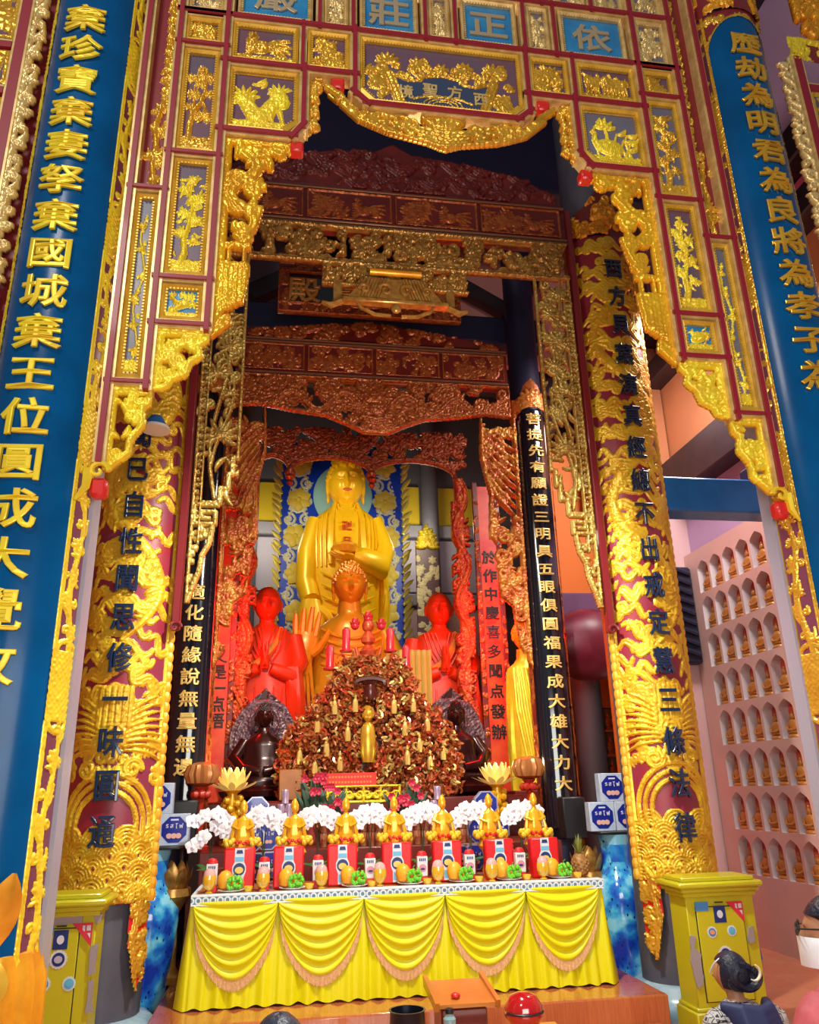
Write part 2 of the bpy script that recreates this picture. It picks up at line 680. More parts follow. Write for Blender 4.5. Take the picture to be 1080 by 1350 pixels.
def m_tree(K, x, y, w, h):
    tr = np.array([[.3, .06], [.42, .16], [.36, .3], [.5, .42], [.58, .58], [.45, .72], [.55, .86]])
    K.stroke(tr * [w, h] + [x, y], np.array([.12, .11, .085, .065, .05, .035, .02]) * w, .9)
    for a, b, c in ((.36, .3, 2.6), (.5, .42, .4), (.58, .58, .5), (.45, .72, 2.4), (.5, .5, 2.7)):
        K.leaf(x + a * w, y + b * h, w * .34, c, w * .05, .7)
    for px, py, r in ((.5, .88, .2), (.24, .78, .17), (.76, .7, .19), (.3, .55, .17), (.74, .48, .2), (.22, .36, .16), (.72, .28, .14), (.5, .66, .14)):
        K.flower(x + px * w, y + py * h, r * w, 8, .9, random.random(), .5)
        for k in range(8):
            K.leaf(x + px * w, y + py * h, r * w * random.uniform(1.5, 2.3), random.random() * 6.3, r * w * .34, .5)
    for k in range(16):
        K.leaf(x + random.uniform(.05, .95) * w, y + random.uniform(.15, .95) * h, w * .2, random.random() * 6.3, w * .05, .45, 1.)
    m_rocks(K, x, y, w, h * .1)


def m_deer(K, x, y, w, h):
    K.ell(x + .5 * w, y + .52 * h, .24 * w, .13 * h, 1., .12)
    K.stroke(np.array([[.3, .55], [.2, .68], [.16, .74]]) * [w, h] + [x, y], [.08 * w, .05 * w, .045 * w], .9)
    K.ell(x + .13 * w, y + .74 * h, .07 * w, .05 * h, .9, .5)
    for a, b in ((.36, .3), (.44, .26), (.62, .28), (.72, .3)):
        K.stroke(np.array([[a, .48], [b, .3], [b + .02, .16]]) * [w, h] + [x, y], [.045 * w, .03 * w, .02 * w], .8)
    K.fan(x + .16 * w, y + .78 * h, .18 * w, 4, 1.6, 1.6, .14, .7)
    for px, py, r in ((.75, .78, .2), (.85, .5, .15), (.2, .25, .16), (.5, .85, .13)):
        K.fan(x + px * w, y + py * h, r * w, 8, PI / 2, 5, .24, .7)
    m_rocks(K, x, y, w, h * .16)


def m_beast(K, x, y, w, h):
    t = np.linspace(0, 1, 26)
    px = .16 + .66 * t
    py = .38 + .17 * np.sin(2 * PI * t * 1.0 + 2.2)
    K.stroke(np.c_[x + px * w, y + py * h], (.13 - .05 * np.abs(t - .45)) * h, 1.)
    K.ell(x + .8 * w, y + .62 * h, .12 * w, .12 * h, 1.05)
    K.ell(x + .88 * w, y + .56 * h, .07 * w, .06 * h, 1.)
    K.fan(x + .78 * w, y + .7 * h, .24 * w, 7, 2.2, 2.6, .2, .8, .5)
    K.fan(x + .18 * w, y + .55 * h, .26 * h, 8, 2.0, 3.2, .22, .85, .5)
    K.ell(x + .2 * w, y + .55 * h, .14 * w, .13 * h, .95)
    for a, b in ((.3, .24), (.42, .38), (.66, .64), (.78, .82)):
        K.stroke(np.array([[a, .34], [b, .2], [b + .03, .08]]) * [w, h] + [x, y], [.05 * w, .03 * w, .025 * w], .85)
    for k in range(6):
        K.leaf(x + random.uniform(.1, .9) * w, y + random.uniform(.7, .9) * h, .2 * w, random.uniform(-.6, .8), .05 * w, .5, 1.)
    m_rocks(K, x, y, w, h * .13)


def m_phoenix(K, x, y, w, h):
    K.ell(x + .42 * w, y + .45 * h, .18 * w, .2 * h, 1., .3)
    K.stroke(np.array([[.3, .5], [.2, .68], [.26, .8]]) * [w, h] + [x, y], [.06 * w, .04 * w, .03 * w], .9)
    K.fan(x + .26 * w, y + .82 * h, .1 * w, 4, 1.4, 2, .3, .8)
    for k in range(9):
        K.leaf(x + .5 * w, y + .5 * h, (.32 + .16 * (k % 2)) * w, -.5 + .2 * k * .8, .055 * w, .8, -.5)
    for k in range(7):
        K.leaf(x + .12 * w, y + (.12 + .1 * k) * h, .26 * w, .35 - .1 * k, .045 * w, .6, .9)
    for k in range(6):
        K.leaf(x + random.uniform(.55, .7) * w, y + random.uniform(.1, .4) * h, .3 * w, random.uniform(-.3, .7), .045 * w, .6, .6)
    m_rocks(K, x, y, w, h * .14)


def m_lions(K, x, y, w, h):
    for cx in (.22, .56, .8):
        K.ell(x + cx * w, y + .52 * h, .14 * w, .22 * h, 1., .2)
        K.ell(x + (cx - .09) * w, y + .66 * h, .07 * w, .15 * h, 1.05)
        K.fan(x + (cx + .1) * w, y + .6 * h, .13 * w, 6, 1.2, 2.4, .3, .8, .6)
        for b in (-.09, -.03, .05, .1):
            K.stroke(np.array([[cx + b, .42], [cx + b * 1.2, .16]]) * [w, h] + [x, y], [.03 * w, .02 * w], .85)
    for k in range(14):
        K.leaf(x + random.uniform(.05, .95) * w, y + random.uniform(.55, .85) * h, .12 * w, random.random() * 6, .035 * w, .55)
    m_rocks(K, x, y, w, h * .15)


def m_swan(K, x, y, w, h):
    K.ell(x + .44 * w, y + .32 * h, .27 * w, .16 * h, 1.1, -.25, lambda u, v: np.sin(u * 22 + v * 22) * np.sin(u * 22 - v * 22))
    K.stroke(np.array([[.24, .32], [.16, .45], [.18, .58], [.12, .63]]) * [w, h] + [x, y], [.08 * w, .045 * w, .04 * w, .02 * w], .95)
    K.stroke(np.array([[.42, .4], [.42, .55], [.4, .72]]) * [w, h] + [x, y], .025 * w, .7)
    K.fan(x + .4 * w, y + .72 * h, .24 * w, 5, PI / 2, 3., .34, .9, -.4)
    K.ell(x + .3 * w, y + .84 * h, .06 * w, .05 * h, .9)
    for a, b, c in ((.8, .3, 1.6), (.86, .42, 1.9), (.74, .5, 1.2), (.82, .62, 1.3), (.62, .62, 1.7), (.2, .75, 2.2)):
        K.leaf(x + a * w, y + b * h, .24 * w, c - 1.8, .09 * w, .8, 1.4)
        K.stroke(np.array([[a, b], [a - .05, b - .14], [a + .02, .1]]) * [w, h] + [x, y], .016 * w, .5)
    K.waves(x, x + w, y, y + h * .1, w * .06, .5, 2)


def m_blossom(K, x, y, w, h):
    t = np.linspace(0, 1, 9)
    K.stroke(np.c_[x + w * (.25 + .4 * t + .12 * np.sin(7 * t)), y + h * (.05 + .85 * t)], min(w, h) * .06 * (1.2 - t), .8)
    for k in range(int(9 + 6 * max(w / h, h / w))):
        px, py = random.uniform(.08, .92), random.uniform(.08, .9)
        r = min(w, h) * random.uniform(.13, .22)
        K.flower(x + px * w, y + py * h, r, 6, .9, random.random(), .6)
        for q in range(3):
            K.leaf(x + px * w, y + py * h, r * 1.9, random.random() * 6.3, r * .5, .55)


def m_lotus_tall(K, x, y, w, h):
    t = np.linspace(0, 1, 40)
    cx = x + w * (.5 + .26 * np.sin(t * 13))
    K.stroke(np.c_[cx, y + h * (.04 + .9 * t)], w * .035, .7)
    for k in range(6):
        tt = (k + .5) / 6
        px = x + w * (.5 + .26 * math.sin(tt * 13))
        py = y + h * (.04 + .9 * tt)
        if k % 2 == 0:
            K.fan(px, py, w * .3, 7, PI / 2, 3.2, .3, .9, -.5)
        else:
            K.ell(px, py, w * .26, w * .15, .75, .4, lambda u, v: np.sin(8 * np.arctan2(v, u)))
        for q in range(5):
            K.leaf(px, py, w * random.uniform(.35, .6), random.random() * 6.3, w * .13, .6, 1.)
        K.spiral(px + w * .2, py + h * .05, w * .16, 1.2, k, 1, w * .04, .6)
        K.leaf(px, py, w * .45, random.random() * 6.3, w * .05, .6, 2.)
    K.waves(x, x + w, y, y + h * .05, w * .16, .5, 3)


def m_fish(K, x, y, w, h):
    K.ell(x + .5 * w, y + .5 * h, .3 * w, .16 * h, 1., .3)
    K.fan(x + .76 * w, y + .6 * h, .22 * w, 5, .4, 1.8, .3, .9)
    for k in range(5):
        K.leaf(x + (.3 + .1 * k) * w, y + .6 * h, .18 * w, 1.8, .05 * w, .8)
    for k in range(8):
        K.leaf(x + random.uniform(.05, .9) * w, y + random.uniform(.08, .9) * h, .26 * w, random.uniform(-.5, .7), .04 * w, .55, 1.2)
    K.waves(x, x + w, y, y + h * .2, w * .1, .5, 3)


def m_water(K, x, y, w, h):
    for k in range(5):
        K.stroke(np.array([[.2 + .14 * k, .85], [.16 + .16 * k, .5], [.2 + .14 * k, .3]]) * [w, h] + [x, y], w * .02, .6)
    K.waves(x, x + w, y, y + h * .3, w * .2, .7, 4)
    K.fan(x + .5 * w, y + .84 * h, w * .4, 7, PI / 2, 3.4, .3, .9)


def m_scrolls(K, x, y, w, h, n, r=None, leafy=True, hgt=.9, prof='groove'):
    """dense leafy scrollwork"""
    r = r or min(w, h) * .22
    for k in range(n):
        px, py = x + random.uniform(.02, .98) * w, y + random.uniform(.04, .96) * h
        rr = r * random.uniform(.6, 1.15)
        sg = random.choice((-1, 1))
        a = random.random() * 6.3
        K.spiral(px, py, rr, 1.3, a, sg, rr * .3, hgt * random.uniform(.7, 1), prof)
        if leafy:
            for q in range(3):
                K.leaf(px + rr * math.cos(a), py + rr * math.sin(a), rr * 1.8, a + sg * (1.2 + .5 * q), rr * .5, hgt * random.uniform(.55, .9), sg * .9)


def m_figures(K, x, y, w, h, n):
    """little figures among clouds"""
    for k in range(n):
        px, py = x + (k + random.uniform(.2, .8)) * w / n, y + random.uniform(.15, .45) * h
        s = h * random.uniform(.4, .55)
        K.ell(px, py + .25 * s, .2 * s, .42 * s, 1.)
        K.ell(px, py + .8 * s, .15 * s, .16 * s, 1.15)
        K.leaf(px, py + .4 * s, .5 * s, random.uniform(-.5, 3.6), .14 * s, .9)
        K.leaf(px, py + .2 * s, .5 * s, random.uniform(2.5, 6.), .14 * s, .85)


def m_dragoncol(K, x, y, w, h):
    """coiling dragon and cloud ribbons for the tall columns"""
    n = int(h / w * 10)
    for k in range(n):
        py = y + h * (k + .5) / n
        for sd in (0, 1, 2):
            px = x + w * ((.1, .48, .78)[sd] + random.uniform(-.08, .08))
            K.ribbon(px, py + random.uniform(-.5, .5) * h / n, w * random.uniform(.28, .42), random.choice((0, PI)) + random.uniform(-.5, .5),
                     w * .040, .2, random.choice((1., 1.5)), .62, 'groove', random.choice((-1, 1)))
    t = np.linspace(0, 1, 160)
    px = x + w * (.5 + .36 * np.sin(t * 2 * PI * h / w * .36))
    py = y + h * (.1 + .84 * t)
    rr = w * .075 * np.sin(PI * np.clip(t * .96 + .03, 0, 1)) ** .5
    K.stroke(np.c_[px, py], rr, 1., 'round', .3)
    for k in range(4, 156, 3):
        dx, dy = px[k + 3] - px[k - 3], py[k + 3] - py[k - 3]
        a = math.atan2(dy, dx)
        K.leaf(px[k] - math.sin(a) * rr[k] * .7, py[k] + math.cos(a) * rr[k] * .7, w * .1, a + 2.2, w * .035, .8)
        K.leaf(px[k], py[k], rr[k] * 1.1, a + PI / 2, rr[k] * .5, 1.18)
    for k in range(18, 150, 26):
        for q in (-.5, 0, .5):
            K.leaf(px[k], py[k], w * .2, q + (0 if px[k] < x + w / 2 else PI), w * .05, .95)
        K.fan(px[k], py[k], w * .17, 5, random.random() * 6.3, 2., .25, .8, .8)


print('relief ready')
# ================================================================ the hall itself
def wood_tiles(name, c1, c2, sx, sy, rough=.16):
    m = bpy.data.materials.new(name)
    m.use_nodes = True
    nt = m.node_tree
    b = nt.nodes['Principled BSDF']
    tc = nt.nodes.new('ShaderNodeTexCoord')
    mp = nt.nodes.new('ShaderNodeMapping')
    mp.inputs['Scale'].default_value = (sx, sy, sx)
    ck = nt.nodes.new('ShaderNodeTexChecker')
    ck.inputs['Scale'].default_value = 1
    wv = nt.nodes.new('ShaderNodeTexNoise')
    wv.inputs['Scale'].default_value = 6
    mp2 = nt.nodes.new('ShaderNodeMapping')
    mp2.inputs['Scale'].default_value = (18, 1.2, 1.2)
    mx = nt.nodes.new('ShaderNodeMix')
    mx.data_type = 'RGBA'
    nt.links.new(tc.outputs['Object'], mp.inputs['Vector'])
    nt.links.new(mp.outputs['Vector'], ck.inputs['Vector'])
    nt.links.new(tc.outputs['Object'], mp2.inputs['Vector'])
    nt.links.new(mp2.outputs['Vector'], wv.inputs['Vector'])
    ck.inputs['Color1'].default_value = (.3, .3, .3, 1)
    ck.inputs['Color2'].default_value = (.7, .7, .7, 1)
    ad = nt.nodes.new('ShaderNodeMath')
    ad.operation = 'MULTIPLY_ADD'
    ad.inputs[1].default_value = .5
    nt.links.new(ck.outputs['Color'], ad.inputs[0])
    nt.links.new(wv.outputs['Fac'], ad.inputs[2])
    ad2 = nt.nodes.new('ShaderNodeMath')
    ad2.operation = 'SUBTRACT'
    ad2.inputs[1].default_value = .25
    nt.links.new(ad.outputs[0], ad2.inputs[0])
    nt.links.new(ad2.outputs[0], mx.inputs[0])
    mx.inputs[6].default_value = (*c1, 1)
    mx.inputs[7].default_value = (*c2, 1)
    nt.links.new(mx.outputs[2], b.inputs['Base Color'])
    b.inputs['Roughness'].default_value = rough
    b.inputs['Coat Weight'].default_value = .3
    return m


FLOORM = wood_tiles('orange_wood_floor', (.60, .20, .09), (.76, .30, .15), 2.2, 2.2, .2)
PLATM = wood_tiles('red_wood_platform', (.40, .085, .03), (.62, .20, .075), 3.2, 3.2, .12)
PINKW = mat('pink_plaster', (.74, .47, .41), .6, noise=(.68, .42, .37), bscale=2)
PINKL = mat('light_pink_plaster', (.72, .48, .47), .6)
LAVW = mat('lavender_plaster', (.50, .34, .56), .6)
ORANW = mat('orange_plaster', (.56, .23, .10), .6, noise=(.50, .20, .09), bscale=2)
MAGW = mat('magenta_plaster', (.80, .16, .42), .6)
YELW_LIT = mat('yellow_lit_plaster', (.85, .60, .02), .6)  # yellow light on the back wall, put into its colour
LGREY = mat('pale_grey_plaster', (.50, .46, .55), .6)
DGREY = mat('grey_plaster', (.16, .155, .18), .6)
BLUEB = mat('blue_beam_paint', (.008, .16, .50), .35, coat=.3, noise=(.006, .12, .40), bscale=4)

m = MB(); m.box(-4.2, 6.0, -1.8, 15.4, -.12, 0)
struct(m.build('floor', FLOORM, smooth=False), 'orange wood tile floor of the temple hall', 'floor')
m = MB()
m.bevbox(-.84, 2.80, 6.16, 10.9, .0, .27, .012)
struct(m.build('floor_platform', PLATM), 'low red wood platform under the altar tables', 'platform')
m = MB(); m.bevbox(-.3, 2.72, 5.62, 6.16, .0, .10, .012)
struct(m.build('floor_step', PLATM), 'low red wood step before the altar platform', 'step')

m = MB(); m.box(-4.2, -4.0, 4.4, 15.4, 0, 10.4)
struct(m.build('wall_left', ORANW, smooth=False), 'orange plaster side wall behind the left columns', 'wall')
m = MB(); m.box(-4.2, 6.0, 4.75, 15.4, 10.3, 10.5)
struct(m.build('ceiling', DKWOOD, smooth=False), 'dark timber ceiling over the altar', 'ceiling')

# ---- niche wall on the right
NW, NH, ND = .258, .400, .115
PY, PZ = .302, .463
ncol, nrow = 7, 8
Y_FIRST, Z_FIRST = 7.19, .725      # nearest niche centre, lowest niche sill


def arch_outline():
    pts = [(-NW / 2, 0), (NW / 2, 0), (NW / 2, NH * .72)]
    for k in range(1, 6):
        t = k / 6
        pts.append((NW / 2 * (1 - t ** 1.6), NH * (.72 + .28 * t ** .75)))
    pts.append((0, NH))
    pts += [(-x, z) for x, z in reversed(pts[2:-1])]
    return pts


AO = arch_outline()


def ray_poly(c, th, poly):
    dx, dz = math.cos(th), math.sin(th)
    best = None
    n = len(poly)
    for i in range(n):
        (x1, z1), (x2, z2) = poly[i], poly[(i + 1) % n]
        ex, ez = x2 - x1, z2 - z1
        den = dx * ez - dz * ex
        if abs(den) < 1e-9:
            continue
        t = ((x1 - c[0]) * ez - (z1 - c[1]) * ex) / den
        u = ((x1 - c[0]) * dz - (z1 - c[1]) * dx) / den
        if t > 1e-6 and -1e-6 <= u <= 1 + 1e-6 and (best is None or t < best):
            best = t
    return (c[0] + dx * best, c[1] + dz * best)


cc = (0, NH * .45)
z_lo, z_hi = -(PZ - NH) * .5, PZ - (PZ - NH) * .5
rect = [(-PY / 2, z_lo), (PY / 2, z_lo), (PY / 2, z_hi), (-PY / 2, z_hi)]
ths = sorted([math.atan2(p[1] - cc[1], p[0] - cc[0]) for p in rect + AO])
inn = [ray_poly(cc, t, AO) for t in ths]
out = [ray_poly(cc, t, rect) for t in ths]
WX = 5.2
m = MB()
nn = len(ths)
for i in range(ncol):
    for j in range(nrow):
        cy, cz = Y_FIRST + i * PY, Z_FIRST + j * PZ
        m.cur = 0
        vs = [(WX, cy + p[0], cz + p[1]) for p in out] + [(WX, cy + p[0], cz + p[1]) for p in inn]
        m.add(vs, [(k, (k + 1) % nn, nn + (k + 1) % nn, nn + k) for k in range(nn)])
        m.cur = 1
        vs = [(WX, cy + p[0], cz + p[1]) for p in inn] + [(WX + ND, cy + p[0], cz + p[1]) for p in inn]
        m.add(vs, [(k, (k + 1) % nn, nn + (k + 1) % nn, nn + k) for k in range(nn)])
        m.cur = 2
        m.add([(WX + ND, cy + p[0], cz + p[1]) for p in inn], [tuple(range(nn))])
ya, yb = Y_FIRST - PY / 2, Y_FIRST + PY * (ncol - .5)
za, zb = Z_FIRST + z_lo, Z_FIRST + (nrow - 1) * PZ + z_hi
m.cur = 0
for (a, b, c, d) in ((3.2, ya, 0, 4.53), (yb, 9.42, 0, 4.53), (ya, yb, 0, za), (ya, yb, zb, 4.53)):
    m.add([(WX, a, c), (WX, b, c), (WX, b, d), (WX, a, d)], [(0, 1, 2, 3)])
m.box(WX + ND + .002, 5.5, 3.2, 9.42, 0, 4.53)
NICHE_RED_LIT = mat('niche_red_lit_back', (.72, .10, .05), .5)  # red lamp glow in the niches, painted on their backs
NICHE_PALE = mat('niche_pale_side', (.74, .69, .70), .55)
struct(m.build('wall_right', [PINKW, NICHE_PALE, NICHE_RED_LIT], smooth=False), 'pink wall full of small arched niches', 'wall')

# small buddha figurines, one in each niche
FIGM = mat('niche_figure_gold', (.50, .20, .035), .4, .2)
m = MB()
m.lathe([(.055, 0), (.062, .012), (.05, .03)], n=10)
m.ball((0, -.008, .045), (.062, .048, .022), 10, 5)
m.lathe([(.05, .045), (.046, .075), (.05, .105), (.032, .13), (.016, .14)], n=10, sx=1, sy=.72)
m.ball((0, 0, .158), (.024, .025, .029), 8, 6)
m.ball((0, 0, .19), .011, 6, 4)
m.tube([(-.045, 0, .115), (-.058, -.02, .08), (-.03, -.045, .06), (0, -.05, .058)], [.013, .014, .011, .009], 6)
m.tube([(.045, 0, .115), (.058, -.02, .08), (.03, -.045, .06), (0, -.05, .058)], [.013, .014, .011, .009], 6)
fig0 = m.build('buddha_figurine', FIGM)
ordw = ['first', 'second', 'third', 'fourth', 'fifth', 'sixth', 'seventh', 'eighth']
first = True
for j in range(nrow):
    for i in range(6):
        # rows are named from the floor up, places from the far end of the wall
        lab = 'small gold Buddha figurine, %s niche from the far end, %s row from the floor' % (ordw[i], ordw[j])
        o = fig0 if first else fig0.copy()
        if not first:
            COL.objects.link(o)
        first = False
        o.location = (WX + .058, Y_FIRST + (ncol - 1 - i) * PY, Z_FIRST + j * PZ)
        o.rotation_euler = (0, 0, -PI / 2)
        o.scale = (1.45, .9, 1.36)
        tag(o, lab, 'figurine', 'buddha figurines in the wall niches')

# wall beyond the niches, upper side wall and its timbers
m = MB(); m.box(4.2, 5.5, 9.44, 9.64, 0, 5.2)
struct(m.build('wall_aisle', PINKL, smooth=False), 'pale pink wall closing the side aisle', 'wall')
m = MB()
for z0, z1, c in ((4.53, 5.32, 0), (5.86, 7.12, 1), (7.44, 7.56, 3), (7.56, 7.80, 2), (8.2, 10.3, 0)):
    m.cur = c
    m.box(5.32, 5.5, 4.75, 15.2, z0, z1)
struct(m.build('wall_right_upper', [LAVW, ORANW, MAGW, WHITE], smooth=False), 'upper side wall in orange and lavender plaster', 'wall')
for z0, z1, nm in ((5.32, 5.86, 'trim_1'), (7.12, 7.44, 'trim_2'), (7.80, 8.2, 'trim_3')):
    m = MB()
    m.bevbox(5.06, 5.5, 4.75, 15.2, z0, z1, .02)
    struct(m.build(nm, DKWOOD), 'dark roof timber along the upper side wall', 'timber')
# slanting plaster between the timbers far behind
m = MB(); m.box(4.0, 5.3, 9.6, 9.75, 5.3, 10.3)
struct(m.build('wall_aisle_upper', ORANW, smooth=False), 'orange wall above the side aisle', 'wall')

# blue beam to the white column
a, b = at(868, 640, 6.75), at(1012, 645, 6.75)
m = MB()
m.bevbox(3.45, 4.80, 6.62, 6.9, a.z - .30, a.z + .05, .02)
struct(m.build('beam_blue', BLUEB), 'blue painted beam running to the white column', 'beam')
m = MB()
m.lathe([(.22, 0), (.22, .12), (.185, .16), (.18, 2.0), (.175, 4.0)], (4.86, 6.7, 0), 24)
m.cur = 1
m.lathe([(.18, 4.0), (.20, 4.03), (.19, 4.3)], (4.86, 6.7, 0), 24)
m.cur = 2
m.lathe([(.16, 4.3), (.15, 4.55), (.20, 4.6)], (4.86, 6.7, 0), 24)
WCOL = mat('white_column_paint', (.50, .50, .68), .35, coat=.2)
struct(m.build('column_white', [WCOL, MAROON, PINKL]), 'white round column at the niche wall with maroon collar', 'column')
m = MB()
m.bevbox(4.5, 4.86, 6.55, 6.85, a.z + .05, a.z + .22, .03)
for k in range(4):
    m.tube([(4.56 + .06 * k, 6.52, a.z + .06), (4.58 + .06 * k, 6.50, a.z + .16), (4.62 + .06 * k, 6.52, a.z + .22)], .018)
struct(m.build('beam_bracket', DKBLUE), 'dark blue carved bracket on the blue beam', 'bracket')

# ---- back wall with yellow lit and pale panels, grey pillars
m = MB(); m.box(-4.0, 6.0, 15.0, 15.2, 0, 10.3)
struct(m.build('wall_back', DGREY, smooth=False), 'grey back wall of the temple', 'wall')
m = MB()
for x0, x1 in ((-1.1, .1), (.2, 1.75), (1.85, 2.62), (2.98, 3.9)):
    m.cur = 0
    m.box(x0, x1, 14.93, 15.0, 6.72, 7.55)
    m.cur = 1
    m.box(x0, x1, 14.93, 15.0, 5.35, 6.4)
    m.cur = 3
    m.box(x0, x1, 14.93, 15.0, 4.1, 5.0)
m.cur = 2
m.bevbox(-1.2, 4.2, 14.80, 15.0, 6.44, 6.70, .02)
m.bevbox(-1.2, 4.2, 14.86, 15.0, 5.06, 5.3, .02)
struct(m.build('trim_4', [YELW_LIT, LGREY, mat('grey_ledge', (.30, .29, .33), .5), PINKL], smooth=False), 'yellow and pale panels set in the back wall', 'wall panels')
for k, x in enumerate((-.75, 2.8)):
    m = MB(); m.lathe([(.17, 0), (.17, 9.9)], (x, 14.7, 0), 16)
    struct(m.build('pillar_back', DGREY), 'grey round pillar by the back wall, %s' % ('beyond the left monk statue', 'beyond the right monk statue')[k], 'pillar')

# dark roof timbers over the sanctuary, pink ceiling showing between them
m = MB()
pz = [at(612, 373, 9.0), at(690, 370, 9.0), at(668, 408, 9.0)]
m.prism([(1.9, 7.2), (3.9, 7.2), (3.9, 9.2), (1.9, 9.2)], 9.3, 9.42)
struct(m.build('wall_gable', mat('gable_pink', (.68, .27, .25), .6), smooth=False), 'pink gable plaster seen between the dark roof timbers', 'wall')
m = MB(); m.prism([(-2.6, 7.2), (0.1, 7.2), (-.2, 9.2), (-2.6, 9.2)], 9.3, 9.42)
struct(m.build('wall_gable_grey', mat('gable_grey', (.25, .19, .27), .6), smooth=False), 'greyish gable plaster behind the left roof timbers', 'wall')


def timber(p, q, w, name, lab, mt=DKWOOD):
    mm = MB()
    mm.tube([p, q], w, 4)
    struct(mm.build(name, mt, smooth=False), lab, 'timber')


timber(at(575, 360, 9.1), at(690, 425, 9.1), .13, 'beam_slanting', 'dark slanting roof timber behind the name board')
timber(at(710, 360, 9.0), at(660, 440, 9.0), .14, 'beam_slanting', 'dark roof timber rising to the right of the name board')
timber(at(330, 390, 9.1), at(420, 350, 9.1), .16, 'beam_slanting', 'dark roof timber rising left of the name board')
m = MB()
a, b = at(300, 400, 8.9), at(720, 440, 8.9)
m.bevbox(-1.3, 3.3, 8.75, 9.05, a.z - .42, a.z - .02, .03)
struct(m.build('beam_cross', DKBLUE), 'dark blue cross beam behind the name board', 'beam')
m = MB()
m.bevbox(-3.5, 5.0, 7.6, 7.9, 8.7, 10.0, .04)
struct(m.build('beam_great', DKBLUE), 'great dark blue beam under the ceiling', 'beam')
m = MB()
m.bevbox(-3.5, 5.0, 9.7, 9.9, 7.0, 10.2, .04)
struct(m.build('wall_sanctuary_upper', DKWOOD), 'dark wooden wall high above the inner altar', 'wall')
# round pillars that carry the inner bays
for x in (-1.06, 2.92):
    m = MB(); m.lathe([(.30, 0), (.30, .2), (.19, .26), (.19, 10.2)], (x, 8.62, 0), 20)
    struct(m.build('pillar_dark', DKBLUE), 'dark pillar behind the %s black couplet board' % ('left' if x < 0 else 'right'), 'pillar')
# orange wall strip and purple timber behind the right bay
m = MB(); m.box(3.25, 4.2, 9.9, 10.0, 3.6, 6.2)
struct(m.build('wall_bay', mat('bay_orange', (.80, .21, .02), .6), smooth=False), 'orange wall seen past the right black couplet board', 'wall')
m = MB(); m.bevbox(3.0, 3.95, 9.4, 9.6, 3.72, 4.02, .02)
struct(m.build('beam_purple', mat('purple_beam', (.16, .06, .15), .5)), 'purple cross beam past the right black couplet board', 'beam')
# ================================================================ the great gilded gate (front screen)
GY = 4.09                     # the plane of the gate
GS = .7717                    # gate drawing units to metres
GC = 1.245                    # gate axis in drawing units
XC = GC * GS                  # gate axis in metres


def gx(a):
    return XC + a * GS


def gz(z):
    return 1.7 + (z - 1.6) * GS


gate = thing('carved_gate_screen', 'huge gilded openwork gate screen with red rails and relief panels', 'gate', (XC, GY, gz(3.7)))
GO = Vector(gate.location)


def rel(o, root):
    """put a part built in world coordinates under its thing"""
    o.parent = root
    o.location = Vector(o.location) - Vector(root.location)
    return o


# ---- red rails with gold edging
rails = MB()


def rail(a0, z0, a1, z1, w=.085, y=0., lift=.0):
    x0, x1, p0, p1 = gx(a0), gx(a1), gz(z0), gz(z1)
    W2 = w * GS / 2
    d = Vector((x1 - x0, p1 - p0))
    d.normalize()
    n = Vector((-d.y, d.x))
    for c, o0, o1, ya, yb in ((1, -1., -.45, -.045, .05), (0, -.45, .45, -.065, .05), (1, .45, 1., -.045, .05)):
        rails.cur = c
        pts = [(x0 + n.x * W2 * o0 - d.x * W2, p0 + n.y * W2 * o0 - d.y * W2), (x1 + n.x * W2 * o0 + d.x * W2, p1 + n.y * W2 * o0 + d.y * W2),
               (x1 + n.x * W2 * o1 + d.x * W2, p1 + n.y * W2 * o1 + d.y * W2), (x0 + n.x * W2 * o1 - d.x * W2, p0 + n.y * W2 * o1 - d.y * W2)]
        rails.prism(pts, GY + ya - lift, GY + yb)


Z0, Z1, Z2 = 8.03, 7.51, 6.76
ZT, ZTT = 8.67, 9.35
for s in (-1, 1):
    rail(s * 2.54, 9.4, s * 2.54, 3.80, lift=.006)
    rail(s * 2.28, 9.4, s * 2.28, 4.37, lift=.006)
    rail(s * 1.89, 9.4, s * 1.89, 4.88, lift=.006)
    rail(s * 1.22, Z1, s * 1.22, Z2 + .12, lift=.003)
    rail(s * .785, Z0, s * .785, 7.30, lift=.003)
    rail(s * .785, 7.30, s * .68, 7.20, lift=.0045)
    rail(s * 1.22, Z2 + .12, s * 1.30, Z2, lift=.0045)
    rail(s * 1.30, Z2, s * 1.89, Z2)
    rail(s * .785, Z1, s * 1.89, Z1)
    for z in (Z0, 7.66, 6.48, 5.29, 4.89):
        rail(s * 1.89, z, s * 2.28, z, .07)
    rail(s * 2.28, 6.10, s * 2.54, 6.10, .06)
    rail(s * 2.28, 4.39, s * 2.54, 4.39, .06)
    rail(s * .14, Z0, s * .14, ZT, .07, lift=-.004)
    rail(s * .80, Z0, s * .80, ZT, .07, lift=-.004)
    rail(s * 1.10, Z0, s * 1.10, ZT, .07, lift=-.004)
    for a in (.45, 1.0, 1.5):
        rail(s * a, ZT, s * a, ZTT, .07, lift=-.004)
rail(-.68, 7.20, .68, 7.20)
rail(-2.28, Z0, 2.28, Z0)
rail(-2.28, ZT, 2.28, ZT)
rail(-2.28, ZTT, 2.28, ZTT)
rel(rails.build('rail_frame', [REDP, PALEG], smooth=False), gate)

RESG = .0048


